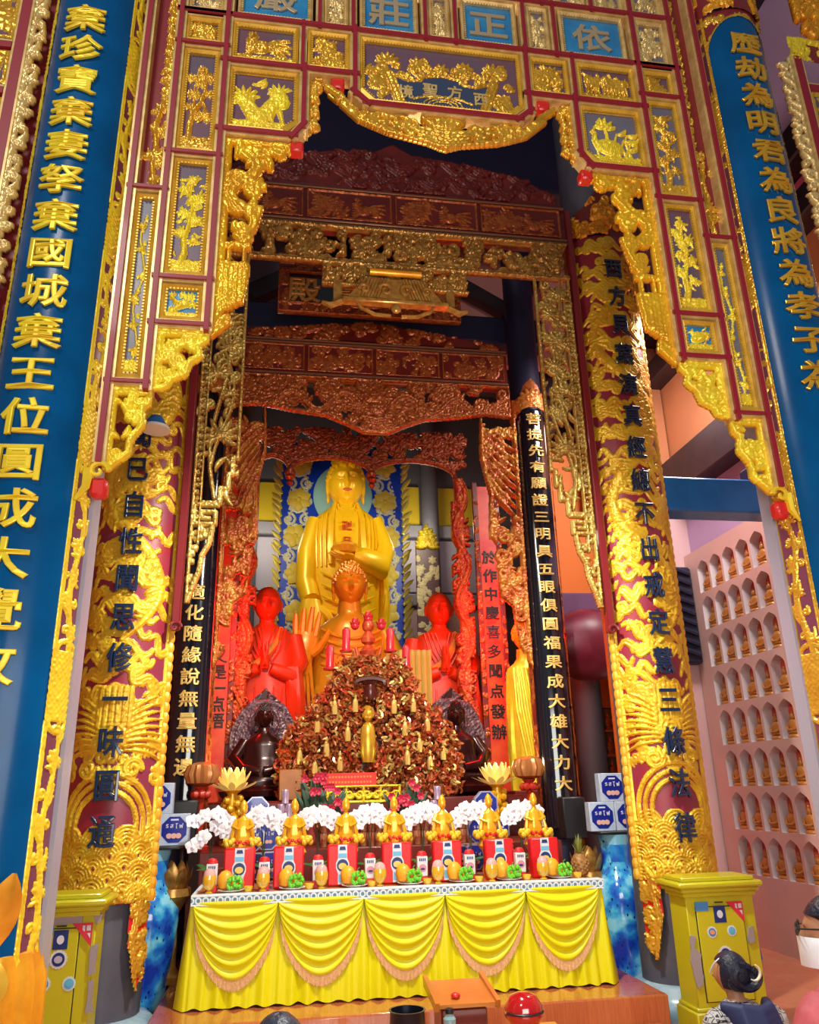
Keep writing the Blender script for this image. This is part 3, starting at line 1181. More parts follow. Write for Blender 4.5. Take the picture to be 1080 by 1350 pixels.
def panel(a0, a1, z0, z1, motif, ground=MAUVE, carving=GOLD, lay=.034, chamf=None, wname='relief_panel', res=RESG, mg=.035):
    """one framed relief: gold beaded frame (sub-part) round a carved ground"""
    a0, a1 = a0 + mg * 1.2, a1 - mg * 1.2
    z0, z1 = z0 + mg * 1.2, z1 - mg * 1.2
    x0, x1, p0, p1 = gx(a0), gx(a1), gz(z0), gz(z1)
    w, h = x1 - x0, p1 - p0
    fb = .030
    K = Relief(w - 2 * fb, h - 2 * fb, res)
    for f in (motif if isinstance(motif, (list, tuple)) else [motif]):
        f(K, .02 * K.w, .02 * K.h, .96 * K.w, .94 * K.h)
    keep = None
    if chamf:
        c = .085
        if chamf == 'both':
            poly = [(c, 0), (K.w - c, 0), (K.w, c), (K.w, K.h), (0, K.h), (0, c)]
        elif chamf == 'left':
            poly = [(c, 0), (K.w, 0), (K.w, K.h), (0, K.h), (0, c)]
        else:
            poly = [(0, 0), (K.w - c, 0), (K.w, c), (K.w, K.h), (0, K.h)]
        keep = K.mask_poly(poly)
    o = K.mesh(wname, flat(x0 + fb, GY - .004, p0 + fb), lay, [carving, ground], keep=keep)
    rel(o, gate)
    # frame
    f = MB()
    c = .085 if chamf else 0
    ou = [(x0, p0), (x1, p0), (x1, p1), (x0, p1)]
    i1 = [(x0 + fb, p0 + fb), (x1 - fb, p0 + fb), (x1 - fb, p1 - fb), (x0 + fb, p1 - fb)]
    if chamf in ('left', 'both'):
        ou = [(x0, p0 + c), (x0 + c, p0)] + ou[1:]
        i1 = [(x0 + fb, p0 + fb + c), (x0 + fb + c, p0 + fb)] + i1[1:]
    if chamf in ('right', 'both'):
        k = 2 if chamf == 'both' else 1
        ou = ou[:k] + [(x1 - c, p0), (x1, p0 + c)] + ou[k + 1:]
        i1 = i1[:k] + [(x1 - fb - c, p0 + fb), (x1 - fb, p0 + fb + c)] + i1[k + 1:]
    n = len(ou)

    def ring(A, B, ya, yb):
        vs = [(x, ya, z) for x, z in A] + [(x, yb, z) for x, z in B]
        f.add(vs, [(k, (k + 1) % n, n + (k + 1) % n, n + k) for k in range(n)])
    mid = [((p[0] + q[0]) / 2, (p[1] + q[1]) / 2) for p, q in zip(ou, i1)]
    ring(ou, ou, GY + .02, GY - .03)
    ring(ou, mid, GY - .03, GY - .042)
    ring(mid, i1, GY - .042, GY - .022)
    ring(i1, i1, GY - .022, GY + .004)
    # beading on the inner lip
    st = .021
    for k in range(n):
        p, q = Vector(i1[k]), Vector(i1[(k + 1) % n])
        L = (q - p).length
        for t in range(int(L / st)):
            c2 = p + (q - p) * ((t + .5) * st / L)
            f.cbox((c2.x, GY - .026, c2.y), (.011, .010, .011))
    fo = f.build('panel_frame', PALEG if carving is PALEG else GOLDP, smooth=False)
    fo.parent = o
    fo.location = (0, 0, 0)
    return o


GOLDP = mat('gold_frame_paint', (.80, .50, .06), .36, .35, noise=(.62, .36, .03), bscale=10)


def m_sign(ch):
    def f(K, x, y, w, h):
        pass
    return f


# blue name plates with one big character each, read from right to left
def sign_panel(a0, a1, z0, z1, ch):
    o = panel(a0, a1, z0, z1, [], BLUEP, PALEG)
    t = MB()
    cx, cz = gx((a0 + a1) / 2), gz((z0 + z1) / 2)
    put_text(t, [(ch, cx, cz)], lambda x, z, l: (x, GY - .012 - l * .3, z), .30, .26)
    to = t.build('lettering', mat('pale_bronze_lettering', (.46, .36, .22), .4, .3), smooth=False)
    to.parent = o
    return o


for (a0, a1, ch) in ((-1.86, -1.12, '嚴'), (-.78, -.16, '莊'), (.16, .78, '正'), (1.12, 1.86, '依')):
    sign_panel(a0, a1, Z0, ZT, ch)
for s in (-1, 1):
    q = sorted((s * .80, s * 1.10))
    panel(q[0], q[1], Z0, ZT, m_blossom, SLATE, PALEG)
    q = sorted((s * 1.89, s * 2.28))
    panel(q[0], q[1], Z0, ZT, m_blossom, SLATE, PALEG)
    panel(q[0], q[1], 7.66, Z0, m_blossom)
    panel(q[0], q[1], 6.48, 7.66, m_palm if s < 0 else m_tree, MAUVE if s < 0 else SLATE)
    panel(q[0], q[1], 5.29, 6.48, m_tree, MAUVE, GOLDY)
    panel(q[0], q[1], 4.89, 5.29, m_deer if s < 0 else m_fish, BLUEP, GOLDY)
    panel(q[0], q[1], ZT, ZTT, m_blossom, SLATE, PALEG)
    q = sorted((s * .785, s * 1.24))
    panel(q[0], q[1], Z1, Z0, m_blossom)
    q = sorted((s * 1.24, s * 1.89))
    panel(q[0], q[1], Z1, Z0, m_phoenix if s < 0 else m_lions)
    panel(q[0] if s < 0 else q[0] - .02, q[1] + (.02 if s < 0 else 0), Z2, Z1, m_beast if s < 0 else m_swan, MAUVE if s < 0 else SLATE, GOLDY,
          .028, 'right' if s < 0 else 'left')
    q = sorted((s * 2.28, s * 2.54))
    panel(q[0], q[1], 4.39, 6.10, m_lotus_tall, SLATE, GOLDY)
    for a, b in ((0 if s > 0 else .0, .45), (.45, 1.), (1., 1.5), (1.5, 1.89)):
        q = sorted((s * a, s * b))
        panel(q[0], q[1], ZT, ZTT, m_blossom, SLATE, PALEG, res=.009)
    # extra uprights between row one and two
for s in (-1, 1):
    rails = MB()
    rail(s * 1.24, Z1, s * 1.24, Z0, .07, lift=-.004)
    rel(rails.build('rail_upright', [REDP, PALEG], smooth=False), gate)
panel(-.14, .14, Z0, ZT, m_blossom, SLATE, PALEG)


# ---- the central panel with a fan-shaped tablet
def m_fan(K, x, y, w, h):
    def arcp(r, a0, a1, cx=.5, cy=-.75, n=24):
        a = np.linspace(a0, a1, n)
        return np.c_[x + (cx + r * np.cos(a) * .5) * w, y + (cy + r * np.sin(a)) * h]
    K.stroke(np.array([[.16, .52], [.27, .40], [.36, .42], [.38, .50], [.5, .55], [.62, .50], [.64, .42], [.73, .40], [.84, .52]]) * [w, h] + [x, y], h * .022, 1., 'flat')
    for s in (-1, 1):
        K.stroke(np.array([[.5 + s * .34, .52], [.5 + s * .27, .03]]) * [w, h] + [x, y], h * .05, .9, 'groove')
        K.stroke(np.array([[.5 + s * .37, .5], [.5 + s * .30, .03]]) * [w, h] + [x, y], h * .04, .8, 'groove')
        m_scrolls(K, x + (.5 + s * .42 - .07) * w, y + .02 * h, .14 * w, .75 * h, 9, h * .09)
        K.fan(x + (.5 + s * .36) * w, y + .72 * h, h * .2, 7, PI / 2, 3, .3, .8)
        for k in range(9):
            px, py = .5 + s * (.06 + .27 * k / 9), .64 + .1 * math.sin(k * 1.7)
            K.leaf(x + px * w, y + py * h, h * .16, random.random() * 6, h * .05, .7, 1.)
            K.spiral(x + px * w, y + (py - .06) * h, h * .06, 1.2, random.random() * 6, s, h * .018, .7)
        K.flower(x + (.5 + s * .16) * w, y + .74 * h, h * .13, 8, .9, .2, .5)
    K.flower(x + .5 * w, y + .68 * h, h * .11, 7, .95, .2, .55)
    K.stroke(arcp(.92, PI * .36, PI * .64), h * .02, .8, 'flat')
    for k in range(3):
        a = np.linspace(0, PI, 12)
        rr = (.10 - .025 * k)
        K.stroke(np.c_[x + (.5 + rr * 1.3 * np.cos(a)) * w, y + (0.01 + rr * 1.4 * np.sin(a)) * h], h * .012, .8)


fan = panel(-.785, .785, 7.20, Z0, m_fan, MAUVE, GOLD, .026, 'both')
t = MB()
x0, z0, w, h = gx(-.74), gz(7.27), (1.48) * GS, (.70) * GS
pts = [(.24, .05), (.76, .05), (.84, .50), (.73, .385), (.64, .40), (.62, .48), (.5, .53), (.38, .48), (.36, .40), (.27, .385), (.16, .50)]
t.prism([(x0 + a * w, z0 + b * h) for a, b in pts], GY - .016, GY - .006)
o = t.build('fan_tablet', mat('slate_blue_tablet', (.035, .055, .115), .3, coat=.3), smooth=False)
o.parent = fan
for q in [('境', x0 + .275 * w, z0 + .20 * h), ('聖', x0 + .425 * w, z0 + .27 * h), ('方', x0 + .575 * w, z0 + .27 * h), ('西', x0 + .735 * w, z0 + .20 * h)]:
    t = MB()
    put_text(t, [q], lambda x, z, l: (x, GY - .022 - l * .4, z), .11, .12)
    o = t.build('character', PALEG, smooth=False)
    o.parent = fan


# ---- gold openwork brackets under the panels
def openwork(name, poly, draw, mats=GOLDY, res=.0065, depth=.03, thick=.025, y=GY, root=None, border=.0, bprof='flat'):
    xs = [p[0] for p in poly]
    zs = [p[1] for p in poly]
    x0, z0 = min(xs), min(zs)
    K = Relief(max(xs) - x0, max(zs) - z0, res)
    lp = [(a - x0, b - z0) for a, b in poly]
    draw(K, x0, z0)
    K.mask_poly(lp)
    if border:
        q = np.array(lp + [lp[0]])
        K.stroke(q, border, .9, bprof)
    o = K.mesh(name, flat(x0, y, z0), depth, mats, cut=True, thr=.05, thick=thick)
    if root:
        rel(o, root)
    return o


def G(pts):
    return [(gx(a), gz(z)) for a, z in pts]


def d_scal(K, x0, z0):
    w, h = K.w, K.h
    # band along the top, wavy rim along the bottom
    K.stroke([[0, h * .98], [w * .12, h * .66], [w * .18, h * .6], [w * .82, h * .6], [w * .88, h * .66], [w, h * .98]], .022, .8, 'flat')
    t = np.linspace(0, 1, 60)
    rim = []
    for tt in t:
        b = np.interp(tt, [0, .06, .16, .3, .5, .7, .84, .94, 1], [.80, .62, .38, .2, .05, .2, .38, .62, .80])
        rim.append((tt * w, (b + .02 * math.sin(tt * 70)) * h))
    K.stroke(np.array(rim), .02, .9, 'groove')
    # bowl with lid in the middle
    cx = w * .5
    for k in range(5):
        K.stroke([[cx - w * (.13 - .012 * k), h * (.36 - .065 * k)], [cx, h * (.30 - .065 * k)], [cx + w * (.13 - .012 * k), h * (.36 - .065 * k)]], .014, .95, 'round')
    K.ell(cx, h * .50, w * .085, h * .1, 1.05)
    K.ell(cx, h * .42, w * .06, h * .08, 1.2)
    for s in (-1, 1):
        K.spiral(cx + s * w * .07, h * .56, w * .04, 1.1, PI / 2, s, .012, 1.1)
        for k in range(8):
            px = cx + s * w * (.13 + .043 * k)
            lo, hi = np.interp(abs(px / w - .5), [0, .2, .34, .44, .5], [.1, .22, .4, .62, .82]), .6
            K.spiral(px, h * (lo * .55 + hi * .45), h * .14, 1.2, random.random() * 6, s, .016, .9)
            K.leaf(px, h * (lo * .5 + hi * .5), w * .06, random.choice((.3, 2.8, -.4)) if s > 0 else random.choice((.3, 2.8, 3.6)), h * .1, .8, .8)
            K.leaf(px, h * (lo * .75 + hi * .25), w * .05, PI / 2 + s * .9, h * .09, .8, .8)


poly = G([(-1.04, 7.42), (-.90, 7.44), (-.86, 7.27), (-.74, 7.16), (.74, 7.16), (.86, 7.27), (.90, 7.44), (1.04, 7.42), (1.06, 7.36), (.9, 7.2), (.76, 7.06), (.5, 6.95), (.15, 6.88), (0, 6.82),
          (-.15, 6.88), (-.5, 6.95), (-.76, 7.06), (-.9, 7.2), (-1.06, 7.36)])
openwork('scalloped_fringe', poly, d_scal, GOLD, root=gate)


def d_notch(K, x0, z0):
    w, h = K.w, K.h
    K.stroke([[w * .5, h], [w * .9, h]], .014, .8, 'flat')
    K.stroke([[w * .9, h], [w * .9, 0]] if K.side < 0 else [[w * .1, h], [w * .1, 0]], .016, .8, 'flat')
    for k in range(4):
        K.spiral(w * .5, h * (.88 - .24 * k), w * .32, 1.2, random.random() * 6, K.side, .013, .95)
        K.leaf(w * .5, h * (.8 - .24 * k), h * .16, PI * 1.4, w * .3, .8, .6)


for s in (-1, 1):
    Relief.side = -s
    poly = G([(s * 1.19, 7.46), (s * 1.06, 7.46), (s * 1.04, 7.38), (s * 1.10, 7.28), (s * 1.06, 7.16), (s * 1.10, 7.02), (s * 1.05, 6.95), (s * 1.19, 6.84)])
    openwork('notch_bracket', poly, d_notch, GOLD, root=gate)

# little red corner blocks
for s in (-1, 1):
    for a, z in ((1.27, 6.70), (.93, 7.44)):
        b = MB()
        b.cur = 0
        b.bevbox(gx(s * a) - .045, gx(s * a) + .045, GY - .03, GY + .06, gz(z) - .05, gz(z) + .03, .012)
        rel(b.build('corner_block', REDB), gate)


def d_dragon(K, x0, z0):
    """the long bracket with a writhing dragon, lotus bud and ribbed post"""
    w, h = K.w, K.h
    sd = K.side      # +1: upright on the left
    X = (lambda v: v * w) if sd > 0 else (lambda v: (1 - v) * w)
    K.stroke([[X(.05), 0], [X(.05), h]], w * .06, .75, 'flat')
    K.stroke([[X(0), h * .985], [X(.95), h * .985]], .018, .75, 'flat')
    t = np.linspace(0, 1, 30)
    px = .30 + .17 * np.sin(t * 9.0)
    py = .93 - .42 * t
    P = np.c_[[X(v) for v in px], py * h]
    K.stroke(P, w * (.09 - .03 * t), 1., 'groove')
    for tt, ex, r in ((.97, .8, .16), (.9, .52, .15), (.8, .2, .13), (.75, .45, .12), (.66, .25, .12), (.62, .5, .1), (.55, .3, .1)):
        K.spiral(X(ex), tt * h - r * w * .4, r * w, 1.3, random.random() * 6, sd, w * .045, .9)
    for tt, ex, a in ((.96, .25, -.4), (.95, .5, -.2), (.86, .3, .6), (.8, .35, -.8), (.72, .3, .4), (.66, .35, -.6), (.6, .3, .7), (.9, .15, 1.)):
        K.leaf(X(ex), tt * h, w * .38, a if sd > 0 else PI - a, w * .13, .9, .8 * sd)
    # lotus cup
    K.fan(X(.34), h * .455, w * .24, 6, PI / 2, 1.5, .3, .95)
    K.ell(X(.32), h * .445, w * .26, h * .016, 1.)
    K.stroke([[X(.16), h * .44], [X(.16), h * .36]], w * .02, .7)
    K.stroke([[X(.36), h * .44], [X(.36), h * .36]], w * .02, .7)
    # ribbed post
    for k in range(6):
        K.stroke([[X(.10 + .06 * k), h * .35], [X(.10 + .06 * k), h * (.13 + .012 * k)]], w * .042, .85 + .1 * (k % 2), 'round')
    K.stroke([[X(.06), h * .35], [X(.44), h * .35]], w * .03, 1., 'flat')
    K.spiral(X(.22), h * .075, w * .13, 1.4, 0, -sd, w * .06, .95)
    K.ell(X(.12), h * .06, w * .12, h * .045, .8)


for s in (-1, 1):
    Relief.side = 1 if s < 0 else -1
    poly = G([(s * 1.86, 6.72), (s * 1.28, 6.72), (s * 1.34, 6.60), (s * 1.42, 6.5), (s * 1.5, 6.30), (s * 1.52, 6.05), (s * 1.56, 5.86), (s * 1.60, 5.70), (s * 1.62, 5.55),
              (s * 1.60, 5.46), (s * 1.64, 5.14), (s * 1.74, 5.06), (s * 1.72, 4.96), (s * 1.86, 4.82)])
    openwork('dragon_bracket', poly, d_dragon, mat('bracket_gold', (.90, .54, .02), .3, .4, noise=(.74, .36, .015), bscale=5), root=gate)


def d_stepb(K, x0, z0):
    w, h = K.w, K.h
    K.H[:] = 0
    sd = K.side
    X = (lambda v: v * w) if sd > 0 else (lambda v: (1 - v) * w)
    K.stroke([[X(.05), 0], [X(.05), h]], w * .09, .75, 'flat')
    K.stroke([[0, h * .96], [w, h * .96]], w * .08, .75, 'flat')
    for k in range(15):
        a, b = random.uniform(.1, .95), random.uniform(.05, .92)
        K.spiral(X(a), b * h, w * .15, 1.3, random.random() * 6, random.choice((-1, 1)), w * .05, .9)
    for k in range(12):
        K.leaf(X(random.uniform(.1, .8)), random.uniform(.1, .9) * h, w * .36, random.random() * 6.3, w * .14, .8, .8)


for s in (-1, 1):
    Relief.side = 1 if s < 0 else -1
    poly = G([(s * 2.25, 4.86), (s * 1.87, 4.86), (s * 1.89, 4.80), (s * 1.95, 4.74), (s * 1.93, 4.66), (s * 2.0, 4.60), (s * 2.03, 4.5), (s * 2.12, 4.46), (s * 2.15, 4.40), (s * 2.25, 4.36)])
    openwork('phoenix_bracket', poly, d_stepb, GOLDY, root=gate, border=.016)
    poly = G([(s * 2.52, 4.36), (s * 2.24, 4.36), (s * 2.26, 4.26), (s * 2.31, 4.2), (s * 2.29, 4.08), (s * 2.36, 3.98), (s * 2.37, 3.86), (s * 2.46, 3.78), (s * 2.52, 3.72)])
    openwork('lion_bracket', poly, d_stepb, GOLDY, root=gate, border=.016)
    b = MB()
    cx, cz = gx(s * 2.54), gz(3.70)
    th = np.linspace(0, 1, 22)
    b.tube([(cx + s * 0 + (.055 - .05 * q) * math.cos(7 * q) * -s, GY - .04, cz + (.055 - .05 * q) * math.sin(7 * q)) for q in th], [.016 - .006 * q for q in th])
    b.tube([(cx + s * .05, GY - .03, cz + .01), (cx + s * .055, GY - .03, cz - .09), (cx + s * .10, GY - .03, cz - .16)], [.03, .024, .008])
    rel(b.build('rail_scroll', GOLDY), gate)
    b = MB()
    b.bevbox(cx - .04, cx + .05, GY - .03, GY + .05, cz - .14, cz - .03, .02)
    rel(b.build('rail_foot', REDB), gate)

# ---- recessed red strip with gold leaf edging beside each column
for s in (-1, 1):
    q = sorted((s * 2.30, s * 2.53))
    x0, x1 = gx(q[0]), gx(q[1])
    p0, p1 = gz(6.14), gz(9.4)
    K = Relief(x1 - x0, p1 - p0, .0065)
    inner = 0 if s > 0 else K.w
    for k in range(24):
        z = K.h * (.26 + .74 * k / 24)
        for q in range(2):
            a = random.uniform(1.9, 2.6) if s < 0 else random.uniform(.5, 1.2)
            K.leaf(inner, z, K.w * random.uniform(.4, .72), a, K.w * .22, .9, .7 * s)
        K.spiral(abs(inner - K.w * .33), z, K.w * .16, 1.2, random.random() * 6, s, K.w * .05, .8)
    K.stroke([[abs(inner - K.w * .07), K.h], [abs(inner - K.w * .1), K.h * .24]], K.w * .1, .7, 'groove')
    K.fan(K.w * .5, K.h * .10, K.w * .45, 7, PI / 2, 3.0, .3, .9)
    K.stroke(np.array([[.6, .02], [.5, .07], [.55, .14], [.45, .2], [.6, .26]]) * [K.w, K.h], K.w * .08, .9)
    m_scrolls(K, .15 * K.w, .0, .8 * K.w, K.h * .3, 14, K.w * .14)
    rel(K.mesh('leaf_edging', flat(x0, GY + .03, p0), .035, [GOLD, MAROON]), gate)

# ================================================================ the two blue couplet columns
CR = .285
for s in (-1, 1):
    side = 'left' if s < 0 else 'right'
    cx, cy = XC + s * 3.0 * GS, GY + .17
    lab = ('tall blue half-round column board with gold characters, left of the gate' if s < 0 else
           'tall blue half-round column board with gold characters, right of the gate, rounded top')
    col = thing('couplet_column', lab, 'column', (cx, cy, 0))
    ztop = gz(9.6) if s < 0 else at(985, 26, GY - .1).z
    z0 = .95
    # blue panel
    m = MB()
    aw = .92
    rows = []
    nb = 18
    zs = [z0 + (ztop - .32 - z0) * k / 6 for k in range(7)]
    for k in range(13):
        zs.append(ztop - .32 + .32 * math.sin(k / 12 * PI / 2))
    vs, fs = [], []
    for k, z in enumerate(zs):
        lim = aw if z <= ztop - .32 else aw * math.sqrt(max(0, 1 - ((z - ztop + .32) / .32) ** 2)) + .02
        for i in range(nb + 1):
            a = -lim + 2 * lim * i / nb
            vs.append((cx + (CR + .006) * math.sin(a), cy - (CR + .006) * math.cos(a), z))
    for k in range(len(zs) - 1):
        for i in range(nb):
            fs.append((k * (nb + 1) + i, k * (nb + 1) + i + 1, (k + 1) * (nb + 1) + i + 1, (k + 1) * (nb + 1) + i))
    m.add(vs, fs)
    rel(m.build('blue_panel', BLUE), col)
    # gilded borders on both edges
    for e in (-1, 1):
        A0, A1 = (aw, 1.60) if e > 0 else (-1.60, -aw)
        bw = CR * (A1 - A0)
        bh = (ztop + .08 if s > 0 else gz(9.6)) - .55
        K = Relief(bw, bh, .0052)
        seg = 0
        z = 0.35
        while z < bh:
            L = .95 if seg % 2 == 0 else .34
            if seg % 2 == 0:
                pass
            z += L
            seg += 1
        z = .5
        seg = 0
        while z < bh:
            if seg % 2 == 0:
                hh = 1.0
                t = np.linspace(0, 1, 14)
                K.stroke(np.c_[bw * (.5 + .14 * np.sin(t * 9 + seg)), z + hh * t], bw * .085 * (1.3 - .6 * t), .9)
                for k in range(7):
                    zz = z + hh * (k + .5) / 7
                    px = bw * (.5 + .14 * math.sin(9 * (k + .5) / 7 + seg))
                    sg = (-1) ** k
                    K.stroke([[px, zz - .04], [px + sg * bw * .16, zz], [px + sg * bw * .2, zz + .07]], [bw * .05, bw * .04, bw * .025], .85)
                    for q in range(4):
                        K.leaf(px, zz, bw * random.uniform(.25, .42), PI / 2 + sg * random.uniform(-1.9, .3), bw * .10, .75, random.uniform(-1, 1))
                    K.spiral(px - sg * bw * .2, zz + .03, bw * .12, 1.1, k, sg, bw * .045, .75)
                    if k % 2:
                        K.flower(px + sg * bw * .12, zz + .05, bw * .19, 6, .9, random.random(), .7)
                    else:
                        K.fan(px + sg * bw * .1, zz, bw * .2, 5, PI / 2, 2.4, .35, .8)
                z += hh
            else:
                hh = .34
                X = (np.arange(K.nx + 1) * K.res)[None, :]
                Yy = (np.arange(K.ny + 1) * K.res)[:, None]
                blk = (Yy > z) & (Yy < z + hh)
                dp = .62 + .28 * np.abs(np.sin((X + Yy) * 95)) * np.abs(np.sin((X - Yy) * 95))
                K.H = np.where(blk, np.maximum(K.H, dp), K.H)
                for b in (-.0, hh):
                    a = np.linspace(0, PI, 14)
                    K.stroke(np.c_[bw * (.5 + .36 * np.cos(a)), z + b + (.05 if b else -.05) * np.sin(a)], .012, .95, 'groove')
                z += hh
            seg += 1
        # solid gold at the foot with sprays
        Yy = (np.arange(K.ny + 1) * K.res)[:, None] + 0 * (np.arange(K.nx + 1))[None, :]
        K.H = np.where(Yy < .5, np.maximum(K.H, .35), K.H)
        for k in range(24):
            K.leaf(bw * random.random(), random.uniform(0, .42), .2, PI / 2 + e * random.uniform(-.2, .6), .02, .9)
        for xx in (.05, .12, .90, .97):
            K.stroke([[bw * xx, 0], [bw * xx, bh]], bw * .035, .8, 'round')
        if s > 0:
            keep = None
        rel(K.mesh('gilded_border', arc(cx, cy, .55, CR, A0, A1, bw), .014, [GOLDY if s < 0 else GOLD, mat('plum_ground', (.17, .04, .075), .35)]), col)
    # curved shoulder over the rounded top
    if s > 0:
        K = Relief(2 * aw * CR, .40, .0055)
        m_scrolls(K, 0, 0, K.w, K.h, 26, .05)
        X = np.linspace(-1, 1, K.nx + 1)[None, :] * aw
        Zz = np.linspace(0, .40, K.ny + 1)[:, None]
        lim = .32 * np.sqrt(np.clip(1 - (X / aw) ** 2, 0, 1))
        keep = Zz >= lim - .012
        K.H = np.where(np.abs(Zz - lim) < .018, .9, K.H)
        rel(K.mesh('gilded_shoulder', arc(cx, cy, ztop - .32, CR, -aw, aw, K.w), .014, [GOLD, MAROON], keep=keep), col)
        K = Relief(3.3 * CR, .5, .0065)
        for k in range(5):
            K.stroke(np.c_[np.linspace(0, K.w, 20), .30 + .04 * k + .10 * np.cos(np.linspace(-3, 3, 20))], .016, .9, 'groove')
        m_scrolls(K, .2 * K.w, .28, .6 * K.w, .2, 16, .06)
        m_scrolls(K, 0, .0, K.w, .22, 20, .05)
        rel(K.mesh('crown_carving', arc(cx, cy, ztop + .08, CR + .01, -1.65, 1.65, K.w), .03, [GOLDO, MAROON]), col)
    # round pillar behind, straight grey edges of the board
    m = MB()
    m.lathe([(CR - .09, 0), (CR - .09, ztop + 1.4)], (cx, cy + .02, 0), 28)
    for e in (-1, 1):
        m.box(cx + e * (CR + .008) - .014, cx + e * (CR + .008) + .014, cy - .02, cy + (.14 if s < 0 else .09), .3, ztop)
    rel(m.build('pillar_core', mat('grey_pillar_core', (.30, .29, .38), .4)), col)
    # characters
    if s < 0:
        chs, pa, pb, nstep = '棄珍寶棄妻孥棄國城棄王位圓成大覺故', (119, 60), (28, 605), 11
        za = at(128, 20, GY - .16).z
        zb = at(28, 605, GY - .16).z
        dz = (za - zb) / 12
        aoff = -.06
    else:
        chs = '歷劫為明君為良將為孝子為'
        za = at(990, 52, GY - .16).z
        zb = at(1072, 445, GY - .16).z
        dz = (za - zb) / 10
        aoff = .0
    t = MB()
    rr = CR + .008

    def bend(x, z, l):
        a = aoff + x / rr
        r = rr + .014 + l * .5
        return (cx + r * math.sin(a), cy - r * math.cos(a), z)
    put_text(t, [(c, 0, za - dz * k) for k, c in enumerate(chs)], bend, .25, .215)
    rel(t.build('lettering', GOLDY if s < 0 else GOLD, smooth=False), col)
    # gilded lotus foot: a ribbed gourd, leaves above it and small yellow buds
    lo, hi = (-1.5, .5) if s < 0 else (-.5, 1.5)
    for k in range(8):
        a = lo + (hi - lo) * k / 7
        d = Vector((math.sin(a), -math.cos(a), 0))
        b = Vector((cx, cy, 1.08)) + d * (CR + .01)
        m = MB()
        m.leaf(b, b + d * .10 + Vector((.05 * math.sin(k * 3), 0, 0.26 + .06 * (k % 2))), .16, d + Vector((0, 0, .1)), .12, 8)
        m.leaf(b + d * .02, b + d * .14 + Vector((0, 0, -.22)), .18, d, -.2, 8)
        rel(m.build('gilded_leaf', GOLD), col)
    for k in range(5):
        a = lo + .25 + (hi - lo - .5) * k / 4
        d = Vector((math.sin(a), -math.cos(a), 0))
        m = MB()
        m.ball(Vector((cx, cy, 1.36 + .05 * (k % 2))) + d * (CR + .035), (.045, .035, .05), 10, 7)
        rel(m.build('yellow_bud', GOLDY), col)
    m = MB()

    def lobes(a, z):
        return 1 + .055 * abs(math.cos(a * 8))
    m.lathe([(CR - .1, .0), (CR + .0, .04), (CR + .03, .20), (CR - .03, .42), (CR + .01, .56), (CR + .035, .74), (CR + .03, .94), (CR - .0, 1.06), (CR - .1, 1.10)], (cx, cy, 0), 96, mod=lobes)
    rel(m.build('gourd_base', GOLDO), col)

# ================================================================ parts of the neighbouring screens at the picture's edges
for s in (-1, 1):
    xr = -1.745 if s < 0 else 3.75
    lab = 'red and gold edge of a neighbouring gate screen, beyond the %s blue column' % ('left' if s < 0 else 'right')
    sg = thing('side_gate_screen', lab, 'gate', (xr, GY + .05, 3.6))
    if s < 0:
        xr = -1.80
    else:
        xr = 3.83
    zt = 7.6 if s < 0 else 7.05
    m = MB()
    m.cur = 0
    m.box(xr - .03, xr + .03, GY + .03, GY + .12, 3.9, zt)
    m.cur = 1
    m.box(xr + .03, xr + .045, GY + .035, GY + .12, 3.9, zt)
    m.box(xr - .045, xr - .03, GY + .035, GY + .12, 3.9, zt)
    for z in (4.35, 5.0, 5.9, 6.28, 6.75, 7.3):
        if z < zt:
            m.cur = 0
            m.box(min(xr + s * .05, xr + s * .6), max(xr + s * .05, xr + s * .6), GY + .035, GY + .12, z - .025, z + .025)
            m.cur = 1
            m.box(min(xr + s * .05, xr + s * .6), max(xr + s * .05, xr + s * .6), GY + .04, GY + .12, z + .025, z + .045)
    rel(m.build('rail_frame', [REDP, PALEG], smooth=False), sg)
    for z0, z1 in ((4.4, 4.95), (5.05, 5.85), (5.96, 6.24), (6.34, 6.71), (6.81, 7.26)):
        if z1 < zt + .1:
            x0 = xr + .05 if s > 0 else xr - .6
            K = Relief(.55, z1 - z0, .008)
            m_blossom(K, 0, 0, K.w, K.h)
            K.frame(.03)
            rel(K.mesh('relief_panel', flat(x0, GY + .06, z0), .02, [GOLD, MAUVE]), sg)
    # gold leaf edging towards the column
    K = Relief(.13, zt - 3.9, .007)
    for k in range(30):
        z = K.h * k / 30
        K.leaf(0 if s < 0 else K.w, z, .13, random.uniform(.4, 1.2) if s < 0 else random.uniform(1.9, 2.7), .04, .9, .8)
        K.spiral(K.w * .45, z, .03, 1.2, random.random() * 6, 1, .011, .8)
    K.stroke([[.01 if s < 0 else K.w - .01, 0], [.01 if s < 0 else K.w - .01, K.h]], .014, .8, 'groove')
    x0 = xr + .045 if s < 0 else xr - .045 - .13
    rel(K.mesh('leaf_edging', flat(x0, GY + .06, 3.9), .03, [PALEG], cut=True, thick=.02), sg)
    if s < 0:
        m = MB()
        m.box(-1.79, -1.50, GY + .16, GY + .2, 3.9, 7.9)
        rel(m.build('back_board', MAROON, smooth=False), sg)
    else:
        K = Relief(.6, .24, .007)
        m_scrolls(K, 0, 0, .6, .2, 16, .06)
        K.stroke([[0, .05], [.03, .2], [.12, .22], [.3, .2], [.6, .22]], .022, 1., 'round')
        rel(K.mesh('arched_top', flat(3.77, GY + .05, 7.02), .03, [GOLDY, MAROON]), sg)
        K = Relief(.5, .6, .008)
        m_scrolls(K, .05, .05, .45, .5, 22, .08)
        rel(K.mesh('dragon_crest', flat(3.93, GY + .07, 7.3), .05, [GOLDO], cut=True, thick=.03), sg)
